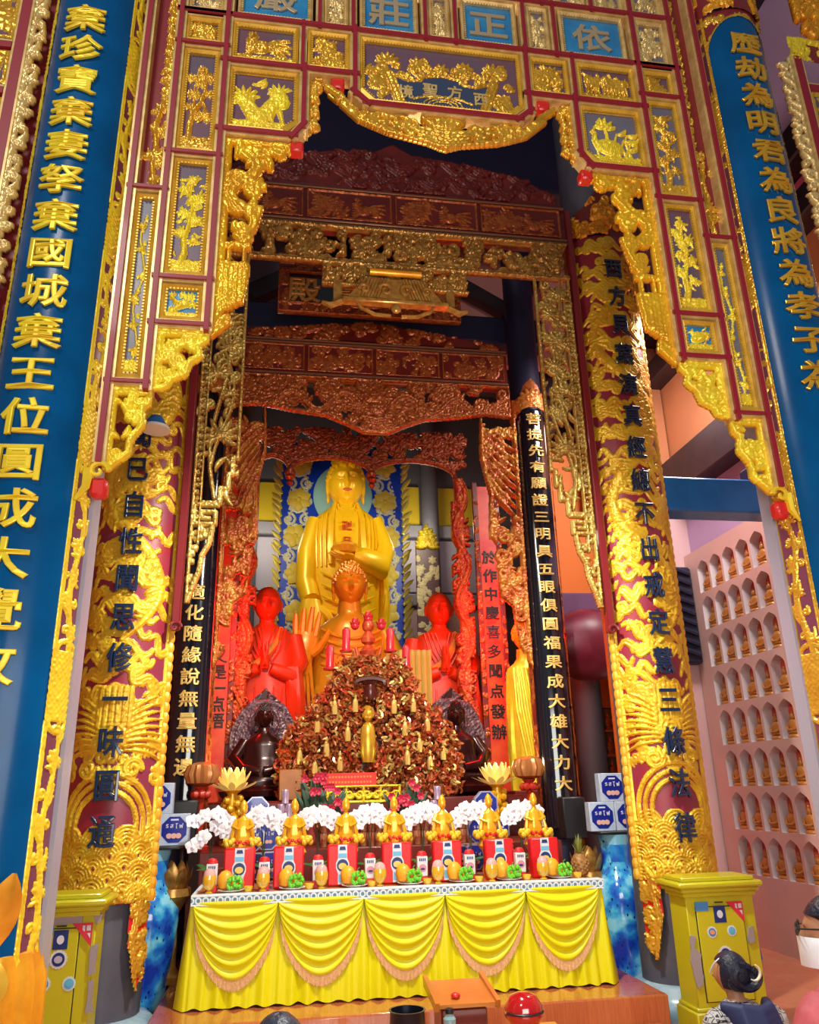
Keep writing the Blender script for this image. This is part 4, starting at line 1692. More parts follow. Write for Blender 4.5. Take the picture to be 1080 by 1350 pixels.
# ================================================================ second row: dragon columns
AX = .97                      # axis of the inner bays
BY = 6.5
ROPE = mat('orange_rope_gilding', (.84, .37, .02), .4, .2, noise=(.72, .46, .04), bscale=5)


def beads(mb, p, q, r, n, tw=.3):
    p, q = Vector(p), Vector(q)
    pts, rad = [], []
    for k in range(n * 4 + 1):
        pts.append(p + (q - p) * (k / (n * 4)))
        rad.append(r * (.72, .95, 1., .95)[k % 4])
    mb.tube(pts, rad, 8)


for s in (-1, 1):
    cx, cy = AX + s * 2.225, 6.76
    rad = .36
    lab = ('gilded dragon column with dark blue characters, left of the altar table' if s < 0 else
           'gilded dragon column with dark blue characters, right of the altar table')
    dc = thing('dragon_column', lab, 'column', (cx, cy, 0))
    m = MB()
    m.lathe([(.30, .2), (.30, 9.0)], (cx, cy, 0), 24)
    rel(m.build('shaft', mat('slate_column_shaft', (.07, .075, .11), .35, noise=(.10, .10, .13), bscale=3)), dc)
    m = MB()
    m.lathe([(.44, 0), (.46, .05), (.46, .12), (.42, .17), (.37, .22), (.30, .24)], (cx, cy, 0), 32)
    rel(m.build('plinth', mat('blue_marble', (.20, .36, .50), .2, noise=(.42, .55, .66), bscale=7)), dc)
    aw = 1.12
    z0, z1 = .98, 7.1
    K = Relief(2 * aw * rad, z1 - z0, .0072)
    w, h = K.w, K.h
    # waves and cloud bats at the foot
    K.waves(w * .05, w * .95, 0, h * .07, w * .13, .75, 5)
    for k in range(14):
        K.leaf(w * (.08 + .06 * k), .01, .14, PI / 2 + random.uniform(-.4, .4), .025, .9, .8)
    for rr, c in ((.30, 1), (.25, -1), (.2, 1)):
        a = np.linspace(-.3, PI + .3, 26)
        K.stroke(np.c_[w * .5 + rr * w * np.cos(a) * 1.4, h * .085 + rr * w * np.sin(a) * 1.5], w * .02, .9, 'groove')
    for e in (-1, 1):
        K.spiral(w * (.5 + e * .2), h * .15, w * .09, 1.5, 0, e, w * .025, 1., 'groove')
        for k in range(9):
            K.leaf(w * (.5 + e * .06), h * (.17 + .004 * k), w * .44, (.15 + .11 * k) if e > 0 else PI - .15 - .11 * k, w * .035, .85, -.7 * e)
    K.ell(w * .5, h * .19, w * .16, w * .14, 1., 0, lambda u, v: np.cos(20 * np.hypot(u, v)))
    for k in range(6):
        K.stroke([[w * (.36 + .055 * k), h * .2], [w * (.38 + .05 * k), h * .245]], w * .03, .9, 'flat')
    m_dragoncol(K, w * .04, h * .23, w * .92, h * .76)
    m_scrolls(K, w * .03, h * .12, w * .94, h * .12, 34, w * .07, True, .6)
    for e in (.02, .98):
        K.stroke([[w * e, 0], [w * e, h]], w * .02, .8)
    rel(K.mesh('carved_board', arc(cx, cy, z0, rad, -aw, aw, w), .030, [mat('column_gold', (.88, .60, .035), .35, .3, noise=(.70, .38, .02), bscale=6),
                                                                     mat('column_red_ground', (.28, .012, .022), .4, noise=(.23, .03, .07), bscale=2.5)], det=.22, dsz=.028), dc)
    # crest above and tails below
    K = Relief(2 * aw * rad, .62, .008)
    m_scrolls(K, 0, 0, K.w, .5, 26, .08)
    K.flower(K.w / 2, .25, .16, 8, 1., .2, .6)
    K.spiral(K.w / 2, .25, .1, 1.4, 0, 1, .025, 1.2)
    poly = [(0, 0), (K.w, 0), (K.w, .2), (K.w * .93, .33), (K.w * .72, .42), (K.w * .62, .56), (K.w * .5, .61), (K.w * .38, .56), (K.w * .28, .42), (K.w * .07, .33), (0, .2)]
    kp = K.mask_poly(poly)
    rel(K.mesh('carved_crest', arc(cx, cy, z1, rad, -aw, aw, K.w), .05, [GOLDO, DKRED], keep=kp), dc)
    for e in (-1, 1):
        wv = .17
        K = Relief(wv, .58, .007)
        m_scrolls(K, 0, 0, wv, .56, 20, .045)
        K.stroke([[wv * .5, .0], [wv * (.5 - .3 * e), .3], [wv * .5, .58]], .02, .9, 'groove')
        kp = K.mask_poly([(0, .58), (wv, .58), (wv, .1 if e > 0 else .3), (wv * .6, .0), (wv * .4, .0), (0, .3 if e > 0 else .1)])
        a0 = aw - wv / rad if e > 0 else -aw
        rel(K.mesh('carved_tail', arc(cx, cy, .42, rad, a0, a0 + wv / rad, wv), .03, [GOLD, REDB], keep=kp), dc)
        m = MB()
        a = e * (aw + .04)
        x, y = cx + (rad + .005) * math.sin(a), cy - (rad + .005) * math.cos(a)
        inner = (e != s)
        beads(m, (x, y, .98), (x, y, 7.1), .036 if inner else .03, 78)
        rel(m.build('rope_border', ROPE), dc)
    # characters
    if s < 0:
        chs, ya, yb, px = '聞已自性聞思修一味圓通', 575, 1097, (190, 128)
    else:
        chs, ya, yb, px = '西方貝葉演真經總不出戒定慧三條法律', 355, 1090, (803, 905)
    za, zb = at(px[0], ya, 6.38).z, at(px[1], yb, 6.38).z
    dz = (za - zb) / (len(chs) - 1)
    t = MB()
    r2 = rad + .040

    def bend(x, z, l):
        a = x / r2
        r = r2 + l * .9
        return (cx + r * math.sin(a), cy - r * math.cos(a), z)
    put_text(t, [(c, 0, za - dz * k) for k, c in enumerate(chs)], bend, .19, .235)
    rel(t.build('lettering', NAVY, smooth=False), dc)

# ================================================================ openwork screen between the dragon columns
scr = thing('openwork_screen', 'brown and gold openwork screen with lotus side panels between the dragon columns', 'screen', (AX, BY, 6.5))
LOTG = mat('pale_lotus_gold', (.62, .47, .13), .32, .45, noise=(.45, .25, .05), bscale=7)


def d_frieze(K, x0, z0):
    w, h = K.w, K.h
    m_figures(K, 0, 0, w, h * .9, 16)
    m_scrolls(K, 0, 0, w, h, 84, h * .17, True, .85, 'groove')
    for v in (.02, .97):
        K.stroke([[0, v * h], [w, v * h]], .022, .9, 'flat')
    K.stroke([[0, .09 * h], [w, .09 * h]], .010, .8)


openwork('carved_frieze', [(-.82, 6.56), (2.76, 6.56), (2.76, 7.0), (-.82, 7.0)], d_frieze, BRGOLD, .0085, .06, .03, BY, scr)
openwork('drop_frieze', [(.25, 6.30), (1.69, 6.30), (1.69, 6.57), (.25, 6.57)], d_frieze, BRGOLD, .0085, .06, .03, BY - .01, scr)
for s in (-1, 1):
    def d_side(K, x0, z0):
        w, h = K.w, K.h
        X = (lambda v: v * w) if s > 0 else (lambda v: (1 - v) * w)
        dr = 1 if s > 0 else -1
        K.stroke([[X(.94), 0], [X(.94), h]], .012, .9, 'flat')
        K.stroke([[X(.78), .15 * h], [X(.78), h]], .007, .9, 'flat')
        for k in range(46):
            zz = h * (.2 + .78 * k / 46)
            K.spiral(X(.86), zz, w * .055, 1., k, (-1) ** k, w * .02, .8)
        # stepped inner edge
        ed = np.array([[.02, 1.], [.02, .38], [.14, .38], [.14, .335], [.22, .335], [.22, .295], [.38, .295], [.38, .255], [.72, .255]])
        K.stroke(np.c_[[X(v) for v in ed[:, 0]], ed[:, 1] * h], w * .05, .95, 'flat', .3)
        # lotus stems
        t = np.linspace(0, 1, 40)
        K.stroke(np.c_[[X(v) for v in .5 + .16 * np.sin(t * 8)], h * (.27 + .7 * t)], w * .035, .8)
        K.stroke(np.c_[[X(v) for v in .4 + .2 * np.cos(t * 9)], h * (.36 + .6 * t)], w * .025, .7)
        for zz, xx, r in ((.44, .45, .40), (.56, .3, .2), (.62, .6, .3), (.7, .35, .25), (.78, .5, .34), (.87, .4, .26), (.94, .6, .24)):
            K.fan(X(xx), zz * h, r * w * 1.2, 9, PI / 2, 4.4, .22, .95, -.5)
            K.ell(X(xx), zz * h + r * w * .1, r * w * .42, r * w * .32, 1.15)
        for k in range(34):
            zz = .3 + .67 * random.random()
            K.leaf(X(random.uniform(.1, .75)), zz * h, w * random.uniform(.3, .55), random.random() * 6.3, w * .1, .7, 1.2)
        for k in range(26):
            zz = .52 + .47 * random.random()
            K.spiral(X(random.uniform(.1, .75)), zz * h, w * .13, 1.2, random.random() * 6, dr, w * .035, .75)
        # fret and pointed tail
        for b in ((.45, .9, .20, .25),):
            x_, x2_, a_, b_ = b
            K.stroke(np.c_[[X(v) for v in (x_, x2_, x2_, x_, x_, .75, .75, .58)]], w * .04) if False else None
        fr = np.array([[.42, .25], [.9, .25], [.9, .20], [.45, .20], [.45, .232], [.75, .232], [.75, .215], [.58, .215]])
        K.stroke(np.c_[[X(v) for v in fr[:, 0]], fr[:, 1] * h], w * .045, .95, 'flat', .3)
        tail = np.array([[.5, .19], [.55, .15], [.68, .12], [.72, .08], [.86, .03], [.93, .0]])
        K.stroke(np.c_[[X(v) for v in tail[:, 0]], tail[:, 1] * h], w * .05, .95, 'flat', .3)
        for k in range(40):
            a, b = random.uniform(.5, .95), random.uniform(.02, .19)
            if a > np.interp(b, [0, .19], [.93, .52]):
                K.ell(X(a), b * h, w * .06, w * .06, .7)
    x0, x1 = AX + s * 1.41, AX + s * 1.80
    openwork('lotus_side_panel', [(min(x0, x1), 3.17), (max(x0, x1), 3.17), (max(x0, x1), 6.57), (min(x0, x1), 6.57)], d_side, LOTG, .0062, .04, .025, BY, scr)
    m = MB()
    x = AX + s * 1.845
    m.bevbox(x - .035, x + .035, BY - .02, BY + .06, 2.95, 7.45, .01)
    th = np.linspace(0, 1, 20)
    m.tube([(x + (.05 - .045 * q) * math.cos(7 * q), BY - .03, 2.97 + (.05 - .045 * q) * math.sin(7 * q)) for q in th], [.014 - .006 * q for q in th])
    rel(m.build('side_post', MAROON), scr)
# upper beam with four dark red panels, cloud carving on top
m = MB()
m.cur = 0
m.box(-.84, 2.78, BY + .0, BY + .12, 6.98, 7.50)
m.cur = 1
for z in (7.01, 7.05, 7.45):
    m.bevbox(-.84, 2.78, BY - .03, BY, z - .012, z + .012, .004)
rel(m.build('upper_beam', [DKRED, mat('beam_edge', (.26, .11, .06), .3, .3)], smooth=False), scr)
for k in range(4):
    a = -.80 + 3.56 * k / 4
    K = Relief(.85, .34, .0075)
    m_blossom(K, .02, 0, .4, .3)
    m_phoenix(K, .40, 0, .4, .3)
    K.frame(.012)
    rel(K.mesh('relief_panel', flat(a, BY - .012, 7.08), .022, [REDGOLD, DKRED]), scr)
K = Relief(3.5, .62, .010)
for k in range(42):
    K.ribbon(random.uniform(0, 3.2), random.uniform(.02, .4), random.uniform(.3, .6), random.uniform(-.3, .3), .03, .12, 1.5, .8, 'groove', random.choice((-1, 1)))
poly = [(0, 0), (3.5, 0), (3.5, .1), (3.2, .3), (2.8, .36), (2.4, .46), (1.95, .5), (1.75, .62), (1.55, .5), (1.1, .46), (.7, .36), (.3, .3), (0, .1)]
kp = K.mask_poly(poly)
rel(K.mesh('cloud_crest', flat(-.78, BY, 7.50), .05, [DKRED, DKRED], keep=kp, thick=.04), scr)
# hanging gold crest in front of the name board
cr = MB()
cr.tube([(.70, BY - .14, 6.40), (1.20, BY - .14, 6.40)], .035, 10)
cr.cur = 1
cr.prism([(.66, 6.34), (1.24, 6.34), (1.42, 6.10), (.48, 6.10)], BY - .12, BY - .04)
cr.bevbox(.44, 1.46, BY - .16, BY - .06, 6.055, 6.10, .01)
for k in range(7):
    cr.tube([(.62 + .03 * k, BY - .13, 6.12), (.70 + .03 * k, BY - .14, 6.33)], .013)
    cr.tube([(1.28 - .03 * k, BY - .13, 6.12), (1.20 - .03 * k, BY - .14, 6.33)], .013)
th = np.linspace(0, 1, 24)
for s in (-1, 1):
    for c, r in ((.10, .07), (.3, .05)):
        cr.tube([(.95 + s * (c + (r - r * .8 * q) * math.cos(8 * q)), BY - .15, 6.20 + (r - r * .8 * q) * math.sin(8 * q)) for q in th], [.018 - .008 * q for q in th])
    cr.tube([(.95 + s * .05, BY - .12, 5.93), (.95 + s * .2, BY - .12, 5.94), (.95 + s * .33, BY - .12, 6.0), (.95 + s * .38, BY - .12, 6.07)], [.02, .02, .018, .012])
    cr.tube([(.95 + s * .5, BY - .1, 6.08), (.95 + s * .62, BY - .1, 6.02), (.95 + s * .7, BY - .1, 6.05)], [.03, .035, .02])
    cr.box(.95 + s * .55 - .04, .95 + s * .55 + .04, BY - .06, BY, 6.10, 6.34)
cr.ball((.95, BY - .14, 6.0), (.05, .03, .05))
rel(cr.build('hanging_crest', [GOLDO, BRGOLD]), scr)

# ================================================================ name board
sgn = thing('name_board', 'black name board with gold characters in a carved red frame under the roof', 'sign', (.88, 8.05, 7.3))
SX0, SX1, SZ0, SZ1, SY = -.20, 1.98, 6.98, 7.66, 8.05
m = MB(); m.box(SX0 + .1, SX1 - .1, SY, SY + .05, SZ0 + .1, SZ1 - .1)
rel(m.build('black_panel', BLACKL, smooth=False), sgn)
for (x0, x1, z0, z1) in ((SX0, SX1, SZ0, SZ0 + .13), (SX0, SX1, SZ1 - .13, SZ1), (SX0, SX0 + .13, SZ0 + .13, SZ1 - .13), (SX1 - .13, SX1, SZ0 + .13, SZ1 - .13)):
    K = Relief(x1 - x0, z1 - z0, .009)
    m_scrolls(K, 0, 0, K.w, K.h, int(40 * K.w * K.h / .25) + 8, .045)
    K.frame(.014)
    rel(K.mesh('carved_frame', flat(x0, SY - .04, z0), .035, [REDGOLD, DKRED], thick=.06), sgn)
t = MB()
put_text(t, [(c, .10 + .55 * k, 7.30) for k, c in enumerate('殿寶雄大')], lambda x, z, l: (x, SY - .012 - l * .8, z), .40, .36)
rel(t.build('lettering', mat('old_gold_lettering', (.62, .30, .05), .35, .3), smooth=False), sgn)

for x in (.3, 1.5):
    m = MB(); m.tube([(x, SY - .01, 7.6), (x, 7.86, 8.8)], .014, 6)
    rel(m.build('hanger', BLACK), sgn)
# ================================================================ black couplet columns
DY = 8.3
for s in (-1, 1):
    cx, cy = AX + s * 1.90, DY + .16
    ct = thing('black_couplet_board', 'glossy black half-round board with gold characters, %s side of the inner bay' % ('left' if s < 0 else 'right'), 'couplet board', (cx, cy, 1.3))
    r = .21
    m = MB()
    vs, fs = [], []
    zt = 6.0
    zs = [1.3, 5.8] + [5.8 + .2 * math.sin(k / 8 * PI / 2) for k in range(1, 9)]
    for z in zs:
        lim = 1.05 * math.sqrt(max(0, 1 - (max(0, z - 5.8) / .2) ** 2)) + .01
        for i in range(17):
            a = -lim + 2 * lim * i / 16
            vs.append((cx + r * math.sin(a), cy - r * math.cos(a), z))
    for k in range(len(zs) - 1):
        for i in range(16):
            fs.append((k * 17 + i, k * 17 + i + 1, k * 17 + i + 18, k * 17 + i + 17))
    m.add(vs, fs)
    rel(m.build('black_panel', BLACKL), ct)
    for e in (-1, 1):
        A = (1.05, 1.45) if e > 0 else (-1.45, -1.05)
        K = Relief(.4 * r, 4.9, .008)
        m_scrolls(K, 0, 0, K.w, K.h, 70, .03)
        K.stroke([[.006, 0], [.006, K.h]], .006, .9)
        K.stroke([[K.w - .006, 0], [K.w - .006, K.h]], .006, .9)
        rel(K.mesh('carved_border', arc(cx, cy, 1.2, r + .012, *A, K.w), .015, [REDGOLD, DKRED]), ct)
    # crest with upturned ends
    K = Relief(2 * 1.45 * r, .60, .008)
    w = K.w
    m_scrolls(K, 0, 0, w, .2, 12, .05)
    K.fan(w / 2, .2, .26, 9, PI / 2, 2.2, .3, .9)
    K.spiral(w / 2, .3, .08, 1.4, 0, 1, .02, 1.1)
    K.stroke([[.02, .40], [.05, .26], [w / 2, .14], [w - .05, .26], [w - .02, .40]], .05, .8, 'groove')
    kp = K.mask_poly([(0, 0), (w, 0), (w, .42), (w * .90, .34), (w * .74, .34), (w * .66, .5), (w * .5, .6), (w * .34, .5), (w * .26, .34), (w * .10, .34), (0, .42)])
    X = np.linspace(-1.45, 1.45, K.nx + 1)[None, :]
    kp = kp & (np.linspace(0, .6, K.ny + 1)[:, None] > .2 * np.sqrt(np.clip(1 - (X / 1.06) ** 2, 0, 1)) - .01)
    rel(K.mesh('carved_crest', arc(cx, cy, 5.82, r + .014, -1.45, 1.45, w), .03, [mat('crest_orange', (.62, .20, .035), .35, .3), REDGOLD], keep=kp), ct)
    if s < 0:
        chs, ya, yb, px = '適化隨緣說無量無邊', 782, 1012, (250, 216)
    else:
        chs, ya, yb, px = '菩提先有願證三明具五眼俱圓福果成大雄大力大', 555, 1033, (698, 742)
    za, zb = at(px[0], ya, DY).z, at(px[1], yb, DY).z
    dz = (za - zb) / (len(chs) - 1)
    t = MB()

    def bend(x, z, l):
        a = x / (r + .004)
        q = r + .018 + l * .5
        return (cx + q * math.sin(a), cy - q * math.cos(a), z)
    put_text(t, [(c, 0, za - dz * k) for k, c in enumerate(chs)], bend, .185, .15 if s > 0 else .17)
    rel(t.build('lettering', mat('couplet_gold', (.80, .55, .16), .35, .3), smooth=False), ct)

# ================================================================ inner openwork beam with hanging fringe and phoenix sides
s2 = thing('inner_openwork_beam', 'dark red beam with carved panels, dragon fringe and phoenix side drops', 'beam', (AX, DY, 6.0))
m = MB()
m.cur = 0
m.box(-.66, 2.60, DY, DY + .1, 6.28, 6.82)
m.cur = 1
for z in (6.33, 6.74, 6.78):
    m.bevbox(-.66, 2.60, DY - .03, DY, z - .012, z + .012, .004)
rel(m.build('upper_beam', [DKRED, MATS['beam_edge']], smooth=False), s2)
for k in range(4):
    K = Relief(.77, .34, .008)
    m_scrolls(K, .02, .02, .73, .3, 26, .055)
    m_figures(K, .05, .03, .72, .26, 4)
    K.frame(.012)
    rel(K.mesh('relief_panel', flat(-.64 + 3.24 * k / 4, DY - .012, 6.37), .022, [REDGOLD, DKRED]), s2)
K = Relief(3.3, .34, .010)
m_scrolls(K, 0, 0, 3.3, .3, 60, .07)
kp = K.mask_poly([(0, 0), (3.3, 0), (3.2, .1), (2.4, .2), (1.65, .3), (.9, .2), (.1, .1)])
rel(K.mesh('cloud_crest', flat(-.72, DY, 6.80), .04, [REDGOLD, DKRED], keep=kp, thick=.04), s2)


def d_fringe2(K, x0, z0):
    w, h = K.w, K.h
    m_scrolls(K, 0, 0, w, h, 150, h * .14, True, .85)
    cx = w / 2
    K.ell(cx, h * .68, .12, .10, 1.2)
    K.ell(cx, h * .46, .10, .09, 1.1)
    for k in range(5):
        K.stroke([[cx - .16 + .02 * k, h * (.3 - .05 * k)], [cx, h * (.26 - .05 * k)], [cx + .16 - .02 * k, h * (.3 - .05 * k)]], .018, 1.1)
    for s in (-1, 1):
        t = np.linspace(0, 1, 40)
        K.stroke(np.c_[cx + s * (.2 + 1.2 * t), h * (.55 + .16 * np.sin(t * 12))], .035 * (1.1 - .5 * t), 1.1, 'groove')


pf = [(-.66, 6.30), (2.60, 6.30), (2.60, 5.9), (2.30, 5.93), (1.9, 5.86), (1.55, 5.82), (1.3, 5.72), (1.1, 5.62), (AX, 5.60), (.84, 5.62), (.64, 5.72), (.39, 5.82), (.04, 5.86), (-.36, 5.93), (-.66, 5.9)]
openwork('dragon_fringe', pf, d_fringe2, REDGOLD, .009, .06, .03, DY, s2, .02, 'groove')
for s in (-1, 1):
    def d_ph(K, x0, z0):
        w, h = K.w, K.h
        X = (lambda v: v * w) if s > 0 else (lambda v: (1 - v) * w)
        m_scrolls(K, w * .0, 0, w, h, 40, w * .2, True, .85)
        m_figures(K, 0, h * .1, w, h * .3, 2)
        m_figures(K, 0, h * .42, w, h * .22, 2)
        for k in range(8):
            K.leaf(X(.1), h * (.95 - .03 * k), w * 1.25, (-.75 - .05 * k) if s > 0 else (PI + .75 + .05 * k), w * .12, .95, .3)
        K.stroke([[X(.05), h], [X(.02), h * .82], [X(.25), h * .68], [X(.15), h * .5]], w * .05, 1., 'groove')
        K.stroke([[X(.95), 0], [X(.95), h]], w * .05, .9, 'flat')
    x0, x1 = AX + s * 1.27, AX + s * 1.70
    poly = [(x0, 5.9), (x1, 5.9), (x1, 2.9), (AX + s * 1.58, 3.15), (AX + s * 1.52, 3.6), (AX + s * 1.40, 3.7), (AX + s * 1.36, 4.1), (AX + s * 1.30, 4.4), (AX + s * 1.33, 4.9), (AX + s * 1.24, 5.4)]
    openwork('phoenix_drop', poly, d_ph, mat('red_phoenix_carving', (.45, .085, .02), .3, .3, noise=(.62, .26, .04), bscale=8), .0085, .06, .03, DY + .05, s2)

# ================================================================ red couplet boards and the innermost arched altar frame
RY = 10.2
for s in (-1, 1):
    cx = AX + s * 1.775
    rc = thing('red_couplet_board', 'red couplet board with black characters by the %s monk statue' % ('left' if s < 0 else 'right'), 'couplet board', (cx, RY, 1.6))
    m = MB(); m.bevbox(cx - .15, cx + .15, RY, RY + .06, 1.6, 5.75, .01)
    rel(m.build('red_panel', mat('couplet_red', (.66, .02, .01), .4, noise=(.72, .10, .02), bscale=5)), rc)
    for e in (-1, 1):
        K = Relief(.07, 4.2, .009)
        m_scrolls(K, 0, 0, .07, 4.2, 60, .03)
        rel(K.mesh('carved_border', flat(cx + e * .155 - .035, RY - .01, 1.6), .03, [REDGOLD, DKRED], thick=.05), rc)
    if s > 0:
        chs, ya, yb, px = '於作中慶喜多聞点發辦', 735, 965, (640, 656)
    else:
        chs, ya, yb, px = '又是一点悟', 865, 950, (279, 271)
    za, zb = at(px[0], ya, RY).z, at(px[1], yb, RY).z
    dz = (za - zb) / (len(chs) - 1)
    t = MB()
    put_text(t, [(c, cx, za - dz * k) for k, c in enumerate(chs)], lambda x, z, l: (x, RY - .006 - l * .4, z), .20, .19)
    rel(t.build('lettering', BLACK, smooth=False), rc)

AY = 10.35
af = thing('arched_altar_frame', 'red carved altar frame with three arches and dragon posts before the great Buddha', 'altar frame', (AX, AY, 2))
a1, a2 = at(382, 640, AY).x, at(490, 640, AY).x
ex0, ex1 = at(335, 640, AY).x, at(600, 640, AY).x
DARKC = mat('deep_red_carving', (.26, .030, .014), .3, .25, noise=(.42, .10, .02), bscale=16)


def d_arch(K, x0, z0):
    w, h = K.w, K.h
    m_scrolls(K, 0, h * .25, w, h * .75, 185, h * .095, True, .85)
    for p, q in ((ex0, a1), (a1, a2), (a2, ex1)):
        c, r = (p + q) / 2 - x0, (q - p) / 2
        a = np.linspace(0, PI, 26)
        K.stroke(np.c_[c + r * np.cos(a), h * .12 + h * .30 * np.sin(a)], .03, 1., 'groove')
        # clear the opening below the arch
        X = (np.arange(K.nx + 1) * K.res)[None, :]
        Yv = (np.arange(K.ny + 1) * K.res)[:, None]
        t = np.clip(1 - ((X - c) / (r - .02)) ** 2, 0, 1)
        K.H = np.where((np.abs(X - c) < r - .02) & (Yv < h * .12 + h * .27 * np.sqrt(t)), 0, K.H)
    for p in (a1, a2):
        K.ell(p - x0, h * .1, .07, h * .1, 1.1)
        K.ell(p - x0, h * .02, .05, .04, 1.)


openwork('arched_frieze', [(-.62, 5.83), (2.56, 5.83), (2.56, 6.62), (-.62, 6.62)], d_arch, DARKC, .0095, .07, .03, AY, af)
for p in (a1, a2):
    m = MB()
    m.lathe([(.02, -.17), (.05, -.13), (.03, -.09), (.07, -.05), (.04, 0), (.06, .05)], (p, AY - .03, 5.88), 10)
    rel(m.build('hanging_bud', DARKC), af)
for s in (-1, 1):
    def d_post(K, x0, z0):
        w, h = K.w, K.h
        t = np.linspace(0, 1, 120)
        K.stroke(np.c_[w * (.5 + .3 * np.sin(t * 22)), h * t], w * .16, 1., 'groove')
        K.stroke([[w * .5, 0], [w * .5, h]], w * .2, .7)
        m_scrolls(K, 0, 0, w, h, 34, w * .25, True, .9)
        for k in range(16):
            K.leaf(w * .5, h * k / 16, w * .6, random.random() * 6, w * .14, .8, 1.)
    x0 = ex0 - .16 if s < 0 else ex1 - .06
    openwork('dragon_post', [(x0, 2.3), (x0 + .22, 2.3), (x0 + .26, 4.2), (x0 + .22, 5.9), (x0, 5.9), (x0 - .04, 4.2)], d_post,
             mat('red_dragon_post', (.46, .04, .02), .3, .25, noise=(.60, .14, .03), bscale=8), .0095, .10, .05, AY, af)
# patterned board beyond the right monk
pb = thing('flower_couplet_board', 'white and gold flowered board with yellow crest behind the right monk statue', 'couplet board', (2.40, 13.0, 3))
K = Relief(.40, 2.3, .010)
for k in range(14):
    K.flower(random.uniform(.05, .35), .1 + k * .15, .07, 6, 1., random.random(), .6)
m_scrolls(K, 0, 0, .4, 2.2, 44, .05)
rel(K.mesh('flower_panel', flat(2.20, 13.0, 3.4), .02, [mat('cream_carving', (.70, .62, .34), .4), mat('aubergine_ground', (.10, .03, .05), .4)], thick=.05), pb)
K = Relief(.42, .5, .010)
K.fan(.21, .05, .26, 9, PI / 2, 3., .3, 1.)
K.flower(.21, .26, .16, 8, 1., .2, .6)
K.ell(.21, .42, .03, .07, .9)
rel(K.mesh('yellow_crest', flat(2.19, 12.98, 5.62), .05, [GOLDY], cut=True, thick=.03), pb)
m = MB(); m.box(2.22, 2.58, 13.0, 13.05, 0, 3.42)
rel(m.build('foot_board', DKRED, smooth=False), pb)
# ================================================================ heads, hands and robed bodies
def head(mb, c, h, curls=False, nu=46, nv=40, wide=.74, ears=1.0, topknot=False, rz=0., deep=.86, lids=True):
    """a head with brow, nose, eyes, lips and ears; h is the height from chin to crown; it faces -Y"""
    c = Vector(c)
    st = len(mb.v)
    g = lambda x, z, x0, z0, sx, sz: math.exp(-((x - x0) / sx) ** 2 - ((z - z0) / sz) ** 2)

    def skin(x, y, z):
        """push a point of the unit sphere out to the face"""
        jaw = 1 - .24 * max(0, -z) ** 1.4
        py = y * deep * (1 - .10 * max(0, -z))
        if y < 0:
            f = min(1, -y * 1.8)
            d = .26 * g(x, z, 0, -.20, .12, .10) + .15 * g(x, z, 0, -.02, .085, .20) + .05 * (g(x, z, .11, -.24, .06, .06) + g(x, z, -.11, -.24, .06, .06))
            d -= .13 * (g(x, z, .34, .06, .17, .085) + g(x, z, -.34, .06, .17, .085))
            d += .10 * (g(x, z, .34, .04, .14, .05) + g(x, z, -.34, .04, .14, .05))
            d += .075 * (g(x, z, .34, .22, .22, .05) + g(x, z, -.34, .22, .22, .05))
            d += .12 * (g(x, z, 0, -.42, .17, .04) + g(x, z, 0, -.53, .14, .05)) - .07 * g(x, z, 0, -.475, .2, .022)
            d += .09 * g(x, z, 0, -.78, .2, .13)
            d += .05 * (g(x, z, .45, -.25, .2, .2) + g(x, z, -.45, -.25, .2, .2))
            py -= d * f
        return (x * wide * jaw * h / 2, py * h / 2, z * h / 2)
    rows = []
    for j in range(nv + 1):
        th = PI * (j / nv)
        z = -math.cos(th)
        q = max(math.sin(th), .03)
        row = []
        for i in range(nu):
            t = -PI + 2 * PI * i / nu
            a = t - .62 * math.sin(t)
            row.append(skin(q * math.sin(a), -q * math.cos(a), z))
        rows.append(row)
    mb.loft(rows)
    if lids:
        def line(pts, r):
            out = []
            for x, z in pts:
                y = -math.sqrt(max(.05, 1 - x * x - z * z))
                p = skin(x, y, z)
                out.append((p[0], p[1] - .004 * h, p[2]))
            mb.tube(out, r, 5)
        for s in (-1, 1):
            line([(s * (.16 + .36 * t), .045 + .035 * math.sin(PI * t)) for t in np.linspace(0, 1, 8)], .009 * h)
            line([(s * (.17 + .34 * t), .035 - .04 * math.sin(PI * t)) for t in np.linspace(0, 1, 8)], .011 * h)
            line([(s * (.10 + .46 * t), .19 + .075 * math.sin(PI * (.25 + .65 * t))) for t in np.linspace(0, 1, 9)], .010 * h)
    for s in (-1, 1):
        mb.ball((s * wide * h * .50, .02 * h, -.02 * h), (.05 * h, .07 * h, .16 * h * ears), 8, 6)
        if ears > 1:
            mb.ball((s * wide * h * .49, .0, -.2 * h * ears), (.035 * h, .045 * h, .10 * h), 8, 6)
    if curls:
        mb.ball((0, .04 * h, .44 * h), (.24 * h, .24 * h, .2 * h), 14, 8)
        for k in range(150):
            zz = .16 + .84 * k / 150
            a = k * 2.39996
            q = math.sqrt(max(0, 1 - zz * zz))
            x, y = q * math.sin(a), -q * math.cos(a)
            if y < -.45 and zz < .5:
                continue
            mb.ball((x * wide * h * .52, y * deep * h * .52, zz * h * .51), .048 * h, 6, 4)
        for k in range(26):
            zz = .1 + .9 * k / 26
            a = k * 2.39996
            q = math.sqrt(max(0, 1 - zz * zz))
            mb.ball((q * math.sin(a) * .24 * h, .04 * h - q * math.cos(a) * .24 * h, .44 * h + zz * .2 * h), .045 * h, 6, 4)
    M = Matrix.Translation(c) @ Matrix.Rotation(rz, 4, 'Z')
    mb.xform(M, st)


